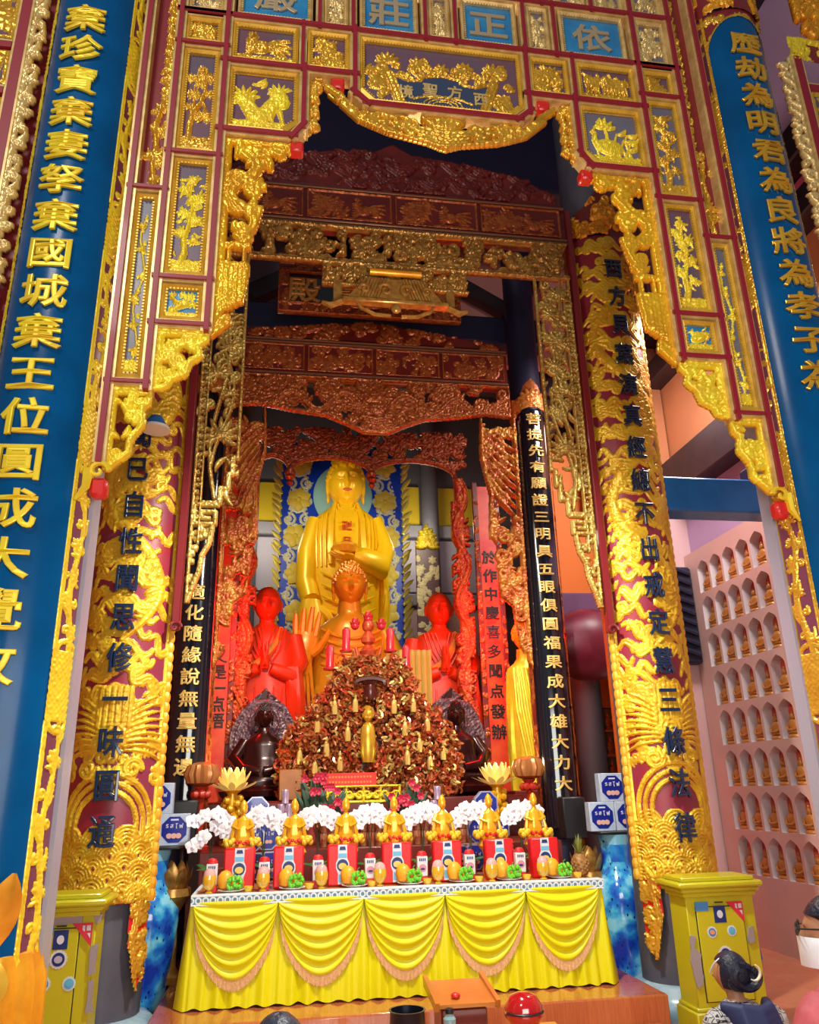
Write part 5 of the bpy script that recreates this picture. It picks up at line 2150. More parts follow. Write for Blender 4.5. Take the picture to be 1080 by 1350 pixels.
def hand(mb, wrist, dirv, palm_n, L, spread=.12, curl=.15, side=1, thumb_open=.7):
    """palm, four fingers and a thumb; palm_n is the way the palm faces; side +1 puts the thumb towards dir x palm"""
    w, d, n = Vector(wrist), Vector(dirv).normalized(), Vector(palm_n).normalized()
    x = d.cross(n).normalized() * side
    rows = []
    for t, hw, hd in ((0, .15, .10), (.15, .19, .10), (.32, .24, .09), (.46, .235, .075), (.52, .21, .05)):
        c = w + d * (t * L)
        rows.append([c + x * (hw * L * math.cos(a)) + n * (hd * L * math.sin(a)) for a in [2 * PI * k / 10 for k in range(10)]])
    mb.loft(rows)
    for k, ln in enumerate((.42, .50, .46, .36)):
        o = (.17 - .113 * k) * L
        a = (.17 - .113 * k) * spread * 5
        p = w + d * (.46 * L) + x * o
        fd = (d + x * a).normalized()
        pts = [p]
        for q in range(3):
            fd = (fd + n * curl).normalized()
            pts.append(pts[-1] + fd * (ln * L / 3 * (1.1 - .1 * q)))
        mb.tube(pts, [.062 * L, .058 * L, .052 * L, .036 * L], 7)
    p = w + d * (.14 * L) + x * (.15 * L)
    td = (x * thumb_open + d * .7 + n * .25).normalized()
    mb.tube([p, p + td * .17 * L, p + (td + d * .25) * .30 * L, p + (td + d * .5) * .38 * L], [.075 * L, .07 * L, .058 * L, .036 * L], 7)


def robe(mb, rows, folds=9, amp=.035, c=(0, 0), n=44, ph=0.):
    """rows: (z, half width, half depth, x shift, y shift)"""
    out = []
    zr = rows[-1][0] - rows[0][0]
    # resample
    zs = np.linspace(0, 1, 30)
    t0 = np.array([(r[0] - rows[0][0]) / zr for r in rows])
    col = lambda k: np.interp(zs, t0, [r[k] if len(r) > k else 0 for r in rows])
    Z, A, B, SX, SY = col(0), col(1), col(2), col(3), col(4)
    for z, a, b, sx, sy, t in zip(Z, A, B, SX, SY, zs):
        row = []
        for i in range(n):
            th = 2 * PI * i / n
            k = 1 + amp * (1.15 - t) * math.sin(folds * th + ph + 1.2 * math.sin(t * 5)) + amp * .4 * math.sin(folds * 2.3 * th + 4 * t)
            sq = abs(math.cos(th)) ** .85 * (1 if math.cos(th) >= 0 else -1)
            row.append((c[0] + sx + a * k * sq, c[1] + sy - b * k * math.sin(th), z))
        out.append(row)
    mb.loft(out)


# ================================================================ the great standing Buddha and its blue aureole
BGY = 13.0
bx = at(455, 700, BGY).x
big = thing('standing_buddha', 'great golden standing Buddha before the blue aureole', 'statue', (bx, BGY, 2.9))
BGOLD = mat('buddha_gold', (.90, .56, .008), .36, .12)
m = MB()
z = lambda py: at(455, py, BGY - .3).z
robe(m, [(2.9, .66, .42), (3.6, .68, .42), (4.6, .74, .42), (5.3, .80, .44), (5.75, .80, .42), (6.05, .74, .38), (6.22, .58, .32), (6.34, .34, .26), (6.42, .24, .24)], 8, .03, (bx, BGY))
m.lathe([(.26, 6.3), (.22, 6.45), (.22, 6.9)], (bx, BGY - .04, 0), 18)
# arms in wide sleeves
m.tube([(bx - .62, BGY - .02, 6.08), (bx - .80, BGY - .05, 5.5), (bx - .82, BGY - .15, 4.95), (bx - .74, BGY - .32, 4.62)], [.22, .25, .24, .20], 14)
m.tube([(bx + .62, BGY - .02, 6.08), (bx + .84, BGY - .1, 5.55), (bx + .72, BGY - .36, 5.22), (bx + .30, BGY - .56, 5.30), (bx + .12, BGY - .60, 5.33)], [.22, .25, .24, .18, .12], 14)
for q in range(7):
    m.tube([(bx + .84 - .02 * q, BGY - .22 + .06 * q, 5.25), (bx + .88 - .03 * q, BGY - .2 + .05 * q, 4.6), (bx + .80 - .02 * q, BGY - .12 + .05 * q, 3.6)], [.06, .075, .05], 7)
# collar bands, folds across the chest and lap
for s in (-1, 1):
    m.tube([(bx + s * .24, BGY - .22, 6.36), (bx + s * .34, BGY - .36, 6.0), (bx + s * .36, BGY - .43, 5.5), (bx + s * .34, BGY - .44, 5.22)], [.05, .07, .075, .05], 8)
    for q in range(4):
        m.tube([(bx + s * (.42 + .09 * q), BGY - .30 + .04 * q, 6.16 - .03 * q), (bx + s * (.46 + .09 * q), BGY - .38 + .05 * q, 5.7), (bx + s * (.44 + .09 * q), BGY - .40 + .05 * q, 5.2)], [.02, .03, .02], 6)
for q in range(9):
    zz = 5.1 - .2 * q
    m.tube([(bx + (-.55 + .02 * q + 1.1 * t), BGY - .40 - .08 * math.sin(PI * t), zz - .16 * math.sin(PI * t)) for t in np.linspace(0, 1, 9)], [.01, .022, .03, .035, .035, .035, .03, .022, .01], 6)
for q in range(3):
    m.tube([(bx + .15 * math.sin(a) * (1 + .25 * q), BGY - .26 - .03 * q, 6.42 - .10 * q - .10 * math.cos(a)) for a in np.linspace(-1.7, 1.7, 12)], .014, 6)
SQ = Matrix.Translation((bx, 0, 0)) @ Matrix.Scale(.78, 4, (1, 0, 0)) @ Matrix.Translation((-bx, 0, 0))
m.xform(SQ)
rel(m.build('body', BGOLD), big)
m = MB()
hz = (at(452, 668, BGY - .3).z + at(455, 602, BGY - .3).z) / 2
head(m, (bx + .0, BGY - .08, hz), at(455, 602, BGY - .3).z - at(452, 668, BGY - .3).z, True, ears=1.35, wide=.66)
rel(m.build('head', BGOLD), big)
m = MB()
hand(m, (bx - .58, BGY - .40, 4.62), (.02, -.12, -1), (0, -1, .1), .98, .10, .05, -1)
rel(m.build('lowered_hand', BGOLD), big)
m = MB()
hand(m, (bx + .16, BGY - .60, 5.30), (-1, -.1, .06), (0, .1, 1), .50, .08, .1, 1)
rel(m.build('bowl_hand', BGOLD), big)
m = MB()
m.lathe([(.06, 0), (.17, .03), (.22, .12), (.21, .16), (.18, .15)], (bx - .04, BGY - .60, 5.34), 20)
rel(m.build('alms_bowl', mat('bowl_orange', (.85, .40, .02), .3, .2)), big)
for q in (('卍', bx, 5.90), ('品', bx, 5.62)):
    t = MB()
    put_text(t, [q], lambda x, zz, l: (x, BGY - .425 - l, zz), .20, .18)
    rel(t.build('chest_mark', mat('chest_red', (.62, .08, .02), .5), smooth=False), big)
m = MB()
hl_ = at(455, 602, BGY - .3).z - at(452, 668, BGY - .3).z
m.ball((bx, BGY - .08 - .465 * hl_, hz - .24 * hl_), (.085 * hl_, .03, .03 * hl_), 10, 6)
rel(m.build('lips', mat('lip_red', (.60, .10, .03), .4)), big)

au = thing('aureole_screen', 'tall blue aureole with white scrolls and yellow flowers behind the great Buddha', 'aureole', (bx, BGY + .72, 2.9))
AUY = BGY + .72
hw, zb, zt2 = at(532, 740, AUY).x - bx, 2.9, 7.9
K = Relief(2 * hw, zt2 - zb, .011)
w, h = K.w, K.h
for s in (-1, 1):
    cx = w / 2 + s * w * .36
    for k in range(7):
        zz = h * (.06 + .14 * k)
        K.flower(cx + s * .03 * math.sin(k * 2), zz + .05, w * .10, 6, .75, k * .4, .8)
        for e in (-1, 1):
            K.spiral(cx + e * w * .07, zz + h * .075, w * .055, 1.4, PI / 2, e, .018, 1.)
            K.stroke(np.c_[cx + e * w * .08 * np.sin(np.linspace(0, 3, 12)), zz + h * .13 * np.linspace(0, 1, 12)], .014, 1.)
            K.leaf(cx + e * w * .03, zz + h * .05, w * .11, PI / 2 - e * .9, .035, 1.)
            K.leaf(cx - e * w * .02, zz + h * .10, w * .10, PI / 2 - e * 1.2, .03, 1.)
o = K.mesh('scroll_panel', lambda u, v, l: (bx - hw + u, AUY - l, zb + v), .03, [mat('aureole_white', (.80, .80, .55), .5), mat('aureole_blue', (.005, .06, .70), .4)], keep=K.mask_poly(
    [(w * (.5 + .5 * math.copysign(abs(math.cos(a)) ** .55, math.cos(a))), h * (.45 + .55 * math.sin(a) if math.sin(a) > 0 else .45 * (1 + math.sin(a)))) for a in np.linspace(0, 2 * PI, 60, endpoint=False)]) | True, thick=.06)
rel(o, au)
YFL = mat('yellow_flower', (.82, .62, .06), .5)
for s in (-1, 1):
    cx = bx + s * hw * .72
    for k in range(7):
        m = MB()
        zz = zb + h * (.06 + .14 * k) + .05
        for q in range(6):
            a = q * PI / 3 + .3 * k
            d = Vector((math.cos(a), 0, math.sin(a)))
            m.leaf((cx + s * .03 * math.sin(k * 2), AUY - .045, zz), Vector((cx + s * .03 * math.sin(k * 2), AUY - .05, zz)) + d * .23, .19, (0, -1, 0), 0, 4)
        m.ball((cx + s * .03 * math.sin(k * 2), AUY - .05, zz), (.05, .03, .05), 8, 5)
        rel(m.build('yellow_flower', YFL), au)
for s in (-1, 1):
    m = MB()
    for k in range(34):
        zz = zb + (zt2 - zb) * k / 34
        b = Vector((bx + s * (hw - .02), AUY - .02, zz))
        m.leaf(b, b + Vector((s * random.uniform(.12, .2), 0, random.uniform(.14, .24))), .09, (0, -1, 0), .1, 4)
        m.ball((bx + s * (hw - .01), AUY - .04, zz), .028, 6, 4)
    rel(m.build('flame_edge', mat('flame_edge_gold', (.72, .58, .08), .4, .2)), au)
m = MB()
m.lathe([(.02, 0), (.5, 0), (.54, .03), (.5, .06)], (0, 0, 0), 34)
m.xform(Matrix.Translation((bx, BGY + .60, hz + .05)) @ Matrix.Rotation(PI / 2, 4, 'X') @ Matrix.Scale(1.15, 4, (0, 1, 0)))
rel(m.build('halo', mat('halo_aqua', (.30, .60, .62), .5)), au)

# ================================================================ the seated Buddha in front
SBY = 11.4
sx, sz = at(461, 785, SBY).x, at(461, 785, SBY).z
sb = thing('seated_buddha', 'smaller amber gold seated Buddha with one hand raised', 'statue', (sx, SBY, 2.6))
AMB = mat('amber_gold', (.84, .34, .015), .3, .15, coat=.2, noise=(.78, .28, .012), bscale=4)
m = MB()
hh = at(461, 748, SBY).z - at(461, 800, SBY).z
sz = at(461, 774, SBY).z
head(m, (sx, SBY - .05, sz), hh, True, ears=1.4, wide=.80)
m.ball((sx, SBY - .05 - .44 * hh, sz + .20 * hh), .018, 8, 5)
rel(m.build('head', AMB), sb)
m = MB()
robe(m, [(2.62, .62, .55), (2.85, .64, .55), (3.05, .60, .46), (3.5, .54, .36), (3.85, .52, .32), (4.02, .36, .26), (4.12, .18, .17), (4.42, .15, .15)], 8, .03, (sx, SBY))
m.tube([(sx - .50, SBY, 3.85), (sx - .74, SBY - .15, 3.35), (sx - .68, SBY - .42, 3.32), (sx - .64, SBY - .5, 3.55)], [.15, .17, .14, .10], 12)
m.tube([(sx + .50, SBY, 3.85), (sx + .72, SBY - .15, 3.3), (sx + .4, SBY - .5, 3.05), (sx, SBY - .6, 3.02)], [.15, .17, .13, .10], 12)
for q in range(6):
    m.tube([(sx - .42 + .84 * t, SBY - .30 - .06 * math.sin(PI * t), 3.86 - .12 * q - .14 * math.sin(PI * t)) for t in np.linspace(0, 1, 8)], .02, 6)
    m.tube([(sx - .84 + .05 * q, SBY - .35 - .03 * q, 3.5), (sx - .80 + .05 * q, SBY - .40, 3.1), (sx - .86 + .07 * q, SBY - .42, 2.75)], .025, 6)
rel(m.build('body', AMB), sb)
m = MB()
hw0 = at(398, 872, SBY - .5)
hand(m, (hw0.x, SBY - .5, hw0.z), (.1, -.1, 1), (0, -1, -.1), .78, .12, .06, 1)
rel(m.build('raised_hand', AMB), sb)
m = MB()
m.lathe([(.5, 0), (.68, .06), (.70, .18), (.60, .30)], (sx, SBY, 2.31), 36, mod=lambda a, zz: 1 + .05 * abs(math.sin(a * 9)))
rel(m.build('lotus_seat', mat('seat_orange', (.72, .16, .02), .4, .1)), sb)

# ================================================================ monk statues with joined palms
MONK = mat('monk_red_lit_wood', (.72, .035, .004), .45)  # orange wood, with the red lamp light put into its colour
MY = 10.8


def monk(name, px, lab, zface, rz):
    x = at(px, 800, MY).x
    zt = zface
    mk = thing(name, lab, 'statue', (x, MY, 2.3))
    m = MB()
    zs = zt - .38
    robe(m, [(2.3, .46, .30), (2.6, .45, .29), (3.1, .40, .26), (3.6, .38, .24), (zs - .08, .39, .22), (zs + .0, .33, .19), (zs + .07, .18, .14), (zs + .12, .105, .11), (zs + .24, .10, .105)], 9, .035, (x, MY))
    # hanging sleeves
    for s in (-1, 1):
        m.tube([(x + s * .36, MY, zs - .06), (x + s * .44, MY - .06, zs - .42), (x + s * .34, MY - .24, zs - .62), (x + s * .08, MY - .32, zs - .52)], [.12, .13, .12, .075], 12)
        rows = []
        for t in np.linspace(0, 1, 9):
            zz = zs - .5 - 1.03 * t
            cxx = x + s * (.36 + .10 * t)
            row = []
            for a in np.linspace(0, 2 * PI, 18, endpoint=False):
                k = 1 + .10 * math.sin(5 * a + 3 * t)
                row.append((cxx + (.12 + .04 * t) * k * math.cos(a), MY - .14 + (.20 - .05 * t) * k * math.sin(a), zz - .12 * t * (s * math.cos(a))))
            rows.append(row)
        m.loft(rows)
        for q in range(4):
            m.tube([(x + s * (.10 + .05 * q), MY - .23 + .01 * q, zs + .02), (x + s * (.02 + .06 * q), MY - .29, zs - .25), (x + s * (-.1 + .06 * q), MY - .27, zs - .45)], .014, 6)
    for q in range(5):
        m.tube([(x - .24 + .12 * q, MY - .26, zs - .75), (x - .22 + .11 * q, MY - .31, zs - 1.2), (x - .26 + .13 * q, MY - .32, 2.4)], [.012, .02, .026], 6)
    rel(m.build('body', MONK), mk)
    m = MB()
    head(m, (x, MY - .03, zt), .50, wide=.74, rz=rz)
    rel(m.build('head', MONK), mk)
    m = MB()
    for s in (-1, 1):
        hand(m, (x + s * .028, MY - .33, zs - .52), (-s * .02, -.18, 1), (-s, 0, 0), .36, .03, .0, 1 if s > 0 else -1, .25)
    rel(m.build('joined_hands', MONK), mk)
    m = MB()
    m.tube([(x + .20, MY - .15, zs + .04), (x + .12, MY - .26, zs - .2), (x - .05, MY - .30, zs - .42), (x - .3, MY - .27, zs - .55)], [.03, .05, .05, .03], 8)
    rel(m.build('sash', mat('monk_sash_orange', (.72, .20, .02), .45)), mk)
    return mk


monk('monk_statue', 353, 'red lit monk statue with joined palms, left of the seated Buddha', at(353, 798, MY).z, .12)
monk('monk_statue', 578, 'red lit monk statue with joined palms, right of the seated Buddha', at(576, 805, MY).z, -.1)

# ================================================================ altar blocks that carry the statues
for nm, lb, q in (('high_altar', 'dark red altar block under the monk statues and the seated Buddha', (-.72, 2.66, 10.48, 12.3, 0, 2.30)),
                  ('statue_pedestal', 'dark red pedestal under the great standing Buddha', (.0, 2.0, 12.35, 13.95, 0, 2.90)),
                  ('altar_step', 'dark red altar step under the root carving and the dark statues', (-.76, 2.62, 8.86, 10.15, 0, 1.62))):
    m = MB(); m.bevbox(*q, .02)
    al = thing(nm, lb, 'altar', ((q[0] + q[1]) / 2, (q[2] + q[3]) / 2, 0))
    rel(m.build('block', DKRED), al)
    if nm == 'altar_step':
        K = Relief(3.2, 1.3, .014)
        m_scrolls(K, 0, .1, 3.2, 1.1, 120, .10)
        rel(K.mesh('carved_front', flat(-.68, 8.855, .3), .03, [REDGOLD, DKRED]), al)

# ================================================================ dark seated statues with carved aureoles
BSY = 9.75
DKST = mat('dark_brown_bronze', (.035, .006, .006), .28, .3, coat=.4)
AURG = mat('aureole_purple_grey', (.075, .03, .05), .35, .3, noise=(.16, .09, .10), bscale=12)
bs = thing('dark_seated_statue', '', 'statue', (0, 0, 0))
m = MB()
robe(m, [(.10, .36, .26), (.18, .40, .28), (.27, .34, .22), (.42, .24, .17), (.58, .23, .15), (.66, .14, .10), (.70, .07, .07), (.76, .06, .06)], 8, .04)
m.tube([(-.2, 0, .6), (-.31, -.06, .42), (-.2, -.22, .3), (-.02, -.25, .28)], [.075, .08, .065, .05], 10)
m.tube([(.2, 0, .6), (.31, -.06, .42), (.2, -.22, .3), (.02, -.25, .28)], [.075, .08, .065, .05], 10)
head(m, (0, -.02, .87), .26, True, 30, 24, ears=1.3)
m.build('body', DKST, bs)
m = MB()
m.lathe([(.30, -.02), (.42, .02), (.45, .08), (.36, .13)], (0, 0, 0), 32, mod=lambda a, zz: 1 + .06 * abs(math.sin(a * 8)))
m.build('lotus_seat', DKST, bs)
K = Relief(.86, 1.26, .010)
for k in range(4):
    a = np.linspace(-.6, PI + .6, 50)
    r = .38 - .06 * k
    K.stroke(np.c_[.43 + r * np.cos(a), .62 + r * np.sin(a) * 1.25], .022, .9, 'groove')
    for q in range(40):
        b = -.6 + (PI + 1.2) * q / 40
        K.ell(.43 + (r - .03) * math.cos(b), .62 + (r - .03) * math.sin(b) * 1.25, .018, .018, .8)
m_scrolls(K, 0, 0, .86, 1.26, 150, .045, True, .75)
a = np.linspace(0, 2 * PI, 30)
K.stroke(np.c_[.43 + .17 * np.cos(a), .84 + .18 * np.sin(a)], .022, 1.1)
kp = K.mask_poly([(.12, 0), (.74, 0), (.84, .4), (.83, .75), (.70, 1.02), (.52, 1.18), (.43, 1.26), (.34, 1.18), (.16, 1.02), (.03, .75), (.02, .4)])
K.mesh('aureole', lambda u, v, l: (u - .43, .24 - l, v - .02), .04, [AURG, DKST], bs, keep=kp, thick=.03)
p = at(345, 1042, BSY)
bs.scale = (1.03,) * 3
bs.location = (p.x, BSY, 1.645)
bs['label'] = 'dark bronze seated statue with purple grey aureole, below the left monk statue'
p = at(603, 1042, BSY)
clone(bs, (p.x + .02, BSY, 1.645), 'dark bronze seated statue with purple grey aureole, below the right monk statue')

# ================================================================ the tangled red and gold root carving on the altar
CY = 9.1
cv = thing('carved_altar_shrine', 'dense red and gold openwork altar carving crowded with little figures', 'carving', (.97, CY, 1.62))
CVM = mat('red_gold_tangle', (.17, .010, .006), .28, .2, noise=(.52, .16, .04), bscale=30, coat=.2)
CVM2 = mat('bright_red_tangle', (.46, .03, .015), .3, .2, noise=(.62, .12, .03), bscale=14, coat=.2)
FIGG0 = mat('gilded_tangle', (.62, .40, .12), .3, .4)
prof = [(1.62, .96), (1.9, 1.02), (2.15, 1.0), (2.4, .86), (2.65, .62), (2.85, .46), (3.05, .34)]
zz_, hw_ = [q[0] for q in prof], [q[1] for q in prof]
for mt, cnt, nm, dy in ((CVM, 1300, 'tangled_scrolls', 0), (CVM2, 700, 'red_scrolls', .02), (FIGG0, 300, 'gilded_scrolls', -.02)):  # gilded mesh is scrollwork like the other two, small leaves between
    m = MB()
    for k in range(cnt):
        zc = 1.64 + 1.45 * random.random() ** 1.25
        lim = np.interp(zc, zz_, hw_)
        xc = random.uniform(-lim, lim)
        yc = CY - .30 * (1 - (xc / 1.05) ** 2) + random.uniform(-.08, .12) + dy
        r = random.uniform(.018, .055)
        a0, sg = random.random() * 6.3, random.choice((-1, 1))
        tt = np.linspace(0, 1, 7)
        m.tube([(.97 + xc + (r * (1.2 - q)) * math.cos(a0 + sg * 4.2 * q), yc - .05 * q, zc + (r * (1.2 - q)) * math.sin(a0 + sg * 4.2 * q)) for q in tt],
               [.007 + .011 * math.sin(PI * min(1, q + .15)) for q in tt], 4)
        if k % 2:
            b = Vector((.97 + xc, yc, zc))
            m.leaf(b, b + Vector((math.cos(a0), -.3, math.sin(a0))) * .08, .035, (0, -1, .3), .2, 4)
    rel(m.build(nm, mt), cv)
m = MB()
m.loft([[(.97 + s * w2 * math.cos(a), CY + .12 - .22 * math.sin(a), z2) for a in np.linspace(0, PI, 14)] for s, w2, z2 in [(1, b, a) for a, b in prof]], True)
rel(m.build('core', DKRED), cv)
# little standing figures
fg = MB()
fg.lathe([(.03, 0), (.034, .05), (.03, .10), (.024, .13), (.010, .15)], n=8)
fg.ball((0, 0, .168), (.018, .018, .024), 8, 5)
fg.ball((0, 0, .195), .010, 6, 4)
fgo = None
spots = [(-.78, 1.98), (-.62, 1.86), (-.5, 2.05), (-.36, 1.9), (-.28, 2.2), (-.6, 2.3), (.36, 1.95), (.5, 2.08), (.62, 1.9), (.78, 2.0), (.34, 2.25), (.6, 2.3), (-.2, 2.5), (.22, 2.48), (-.42, 2.48), (.44, 2.5)]
FIGG = mat('little_figure_gold', (.78, .50, .14), .35, .3)
for k, (dx, z2) in enumerate(spots):
    if fgo is None:
        fgo = fg.build('attendant_figure', FIGG)
        o = fgo
    else:
        o = fgo.copy()
        COL.objects.link(o)
    o.location = (.97 + dx, CY - .34 * (1 - (dx / 1.05) ** 2) - .05, z2)
    rel(o, cv)
# central golden figure in a niche
m = MB()
m.lathe([(.06, 0), (.085, .1), (.08, .26), (.07, .36), (.03, .41)], (.90, CY - .42, 1.98), 14, sy=.8, mod=lambda a, q: 1 + .07 * math.sin(7 * a))
head(m, (.90, CY - .43, 2.46), .15, False, 14, 12, lids=False)
m.ball((.90, CY - .40, 2.54), (.05, .05, .03), 8, 5)
rel(m.build('golden_figure', GOLD), cv)
# lotus and candle tree at the top
m = MB()
for k in range(5):
    z2 = 2.80 + .15 * k
    m.lathe([(.03, 0), (.11 - .012 * k, .03), (.13 - .015 * k, .08), (.04, .15), (.03, .18)], (.93, CY - .2, z2), 14)
for s in (-1, 1):
    for dx, z0_, z1_ in ((.14, 3.2, 3.40), (.24, 3.0, 3.18), (.42, 2.82, 2.98)):
        m.tube([(.93, CY - .2, z0_ - .25), (.93 + s * dx * .6, CY - .22, z0_ - .2), (.93 + s * dx, CY - .22, z0_ + .02)], .02, 6)
rel(m.build('candle_tree', CVM2), cv)
m = MB()
for dx, z2 in ((0, 3.50), (-.15, 3.42), (.15, 3.42)):
    for k in range(9):
        a = k * 2 * PI / 9
        for r, zz2 in ((.075, .10), (.05, .14)):
            b = Vector((.93 + dx, CY - .22, z2))
            m.leaf(b, b + Vector((r * math.cos(a), r * math.sin(a), zz2)), .06, (math.cos(a), math.sin(a), .4), -.1, 4)
    m.ball((.93 + dx, CY - .22, z2 + .05), .05, 8, 5)
rel(m.build('lotus_buds', mat('lotus_bud_red', (.55, .02, .035), .35, coat=.3)), cv)
for k, (dx, z2) in enumerate(((-.25, 3.20), (.25, 3.20), (-.43, 3.0), (.43, 3.0))):
    m = MB()
    m.lathe([(.045, 0), (.05, .02), (.045, .04), (.045, .24), (.02, .27)], (.93 + dx, CY - .22, z2 - .02), 12)
    m.lathe([(.07, -.03), (.075, -.01), (.05, 0)], (.93 + dx, CY - .22, z2), 12)
    rel(m.build('red_candle', MATS['lotus_bud_red']), cv)
m = MB()
m.tube([(.93 + .16 * math.sin(a), CY - .44, 2.80 + .05 * math.cos(a)) for a in np.linspace(-2, 2, 12)], .03, 6)
m.lathe([(.06, 0), (.085, .05), (.07, .16), (.10, .2)], (.93, CY - .40, 2.62), 12)
rel(m.build('dark_finial', mat('finial_brown', (.08, .01, .008), .25, coat=.4)), cv)
# yellow hanging cloth and wooden blocks beside the carving
m = MB()
rows = []
for t in np.linspace(0, 1, 12):
    rows.append([(1.42 + .5 * q, 10.40 - .03 * math.sin(q * 40), 2.5 + .95 * t) for q in np.linspace(0, 1, 40)])
m.loft(rows, False, False)
o = m.build('altar_curtain', mat('altar_curtain_yellow', (.60, .48, .12), .6))
sol = o.modifiers.new('cloth', 'SOLIDIFY')
sol.thickness = .012
tag(o, 'pleated yellow cloth hanging behind the root carving, left of the right monk', 'cloth')
m = MB(); m.bevbox(-.02, .22, 8.86, 9.0, 1.62, 1.93, .01)
tag(m.build('wooden_block', mat('block_wood', (.42, .15, .03), .4, noise=(.34, .11, .02), bscale=8)), 'plain wooden box between the left dark statue and the root carving', 'box')
# golden robed statue half seen at the right of the red couplet
p = at(690, 930, 9.6)
yr = thing('robed_statue', 'golden robed statue half hidden behind the right red couplet', 'statue', (p.x + .1, 9.75, 1.62))
m = MB()
robe(m, [(1.66, .26, .2), (2.2, .27, .2), (2.8, .26, .18), (3.1, .24, .16), (3.2, .1, .1), (3.35, .09, .09)], 9, .06, (p.x + .1, 9.75))
for q in range(5):
    m.tube([(p.x - .1 + .05 * q, 9.57, 3.1), (p.x - .1 + .07 * q, 9.54, 2.6), (p.x + .0 + .06 * q, 9.55, 2.0)], .02, 6)
rel(m.build('body', GOLDY), yr)
m = MB()
head(m, (p.x + .1, 9.73, 3.52), .36, True, 24, 20)
rel(m.build('head', GOLDY), yr)
m = MB(); m.bevbox(p.x - .2, p.x + .45, 9.5, 10.0, 0, 1.66, .01)
rel(m.build('base', DKRED), yr)
# ================================================================ offering table with its yellow cloth
TZ = 1.0
TX0, TX1, TY0, TY1 = -.62, 2.52, 6.56, 7.36
tb = thing('altar_table', 'long wooden offering table under the yellow skirt', 'table', (AX, 6.95, .27))
WOODO = mat('orange_table_wood', (.55, .22, .04), .3, coat=.3, noise=(.46, .16, .03), bscale=6)
m = MB(); m.bevbox(TX0 + .01, TX1 - .01, TY0 + .01, TY1, TZ - .05, TZ - .004, .008)
rel(m.build('table_top', WOODO), tb)
for x in (TX0 + .12, TX1 - .12):
    for y in (TY0 + .12, TY1 - .1):
        m = MB(); m.bevbox(x - .04, x + .04, y - .04, y + .04, .27, TZ - .05, .008)
        rel(m.build('leg', WOODO), tb)
YEL = mat('yellow_satin', (.76, .72, .003), .42, spec=.4)
cl = thing('table_skirt', 'bright yellow satin skirt with fringed swags hanging round the offering table', 'tablecloth', (AX, 6.5, .27))
# pleated fall
path = []
for t in np.linspace(0, 1, 14)[:-1]:
    path.append((TX0 - .005, TY1 - .05 + (TY0 - TY1 + .05) * t, -1, 0))
for t in np.linspace(0, 1, 420):
    path.append((TX0 + (TX1 - TX0) * t, TY0 - .005, 0, -1))
for t in np.linspace(0, 1, 14)[1:]:
    path.append((TX1 + .005, TY0 + (TY1 - .05 - TY0) * t, 1, 0))
rows = []
for v in np.linspace(0, 1, 12):
    row = []
    zz = .965 - (.965 - .283) * v
    for k, (x, y, nx_, ny_) in enumerate(path):
        s_ = k * .0075
        amp = .006 + .022 * v
        f = amp * (abs(math.sin(s_ * 22 + .8 * math.sin(s_ * 5))) ** .6 + .4 * math.sin(s_ * 61))
        fl = .05 * v
        ex = (x - AX) / 1.57
        row.append((x + nx_ * (f + fl) + ex * .02 * v, y + ny_ * (f + .02 * v) + .0, zz + (.008 * math.sin(s_ * 44) if v > .99 else 0)))
    rows.append(row)
m = MB(); m.loft(rows, False, False)
rel(m.build('pleated_fall', YEL, ang=80), cl)
NS = 5
FR = mat('swag_fringe', (.86, .62, .36), .6, noise=(.74, .46, .20), bscale=70)
sw_x = [at(px, 1190, TY0).x for px in (256, 367, 479, 585, 691, 787)]
for k in range(NS):
    x0, x1 = sw_x[k], sw_x[k + 1]
    m = MB()
    rows, fr1 = [], []
    NU, NV = 40, 34
    dep = .42
    for j in range(NV + 1):
        v = j / NV
        row = []
        for i in range(NU + 1):
            u = i / NU
            b = math.sin(PI * u) ** .62
            top = .965
            zz = top - v * (dep * b + .10) - .02 * (1 - b) * v
            fold = .013 * math.sin(v * 2 * PI * 6.5 + .5) * (.35 + .65 * math.sin(PI * u)) + .02 * math.sin(PI * min(1, v * 1.15))
            cen = .5 + (u - .5) * (1 - .05 * v)
            row.append((x0 + (x1 - x0) * cen, TY0 - .045 - fold - .012 * b, zz))
        rows.append(row)
    m.loft(rows, False, False)
    sw = rel(m.build('swag', YEL, ang=80), cl)
    m = MB()
    bot = rows[-1]
    n2 = 4
    up, dn = [], []
    for i in range(NU):
        for q in range(n2):
            t = q / n2
            p = Vector(bot[i]).lerp(Vector(bot[i + 1]), t)
            jit = .006 * ((i * n2 + q) % 2)
            up.append((p.x, p.y - .004 - jit, p.z + .012))
            dn.append((p.x + .002 * math.sin(i * 3 + q), p.y - .004 - jit, p.z - .056 - .005 * ((i * 7 + q) % 3)))
    m.loft([up, dn], False, False)
    o = m.build('fringe', FR, smooth=False)
    o.parent = sw
    o.location = (0, 0, 0)
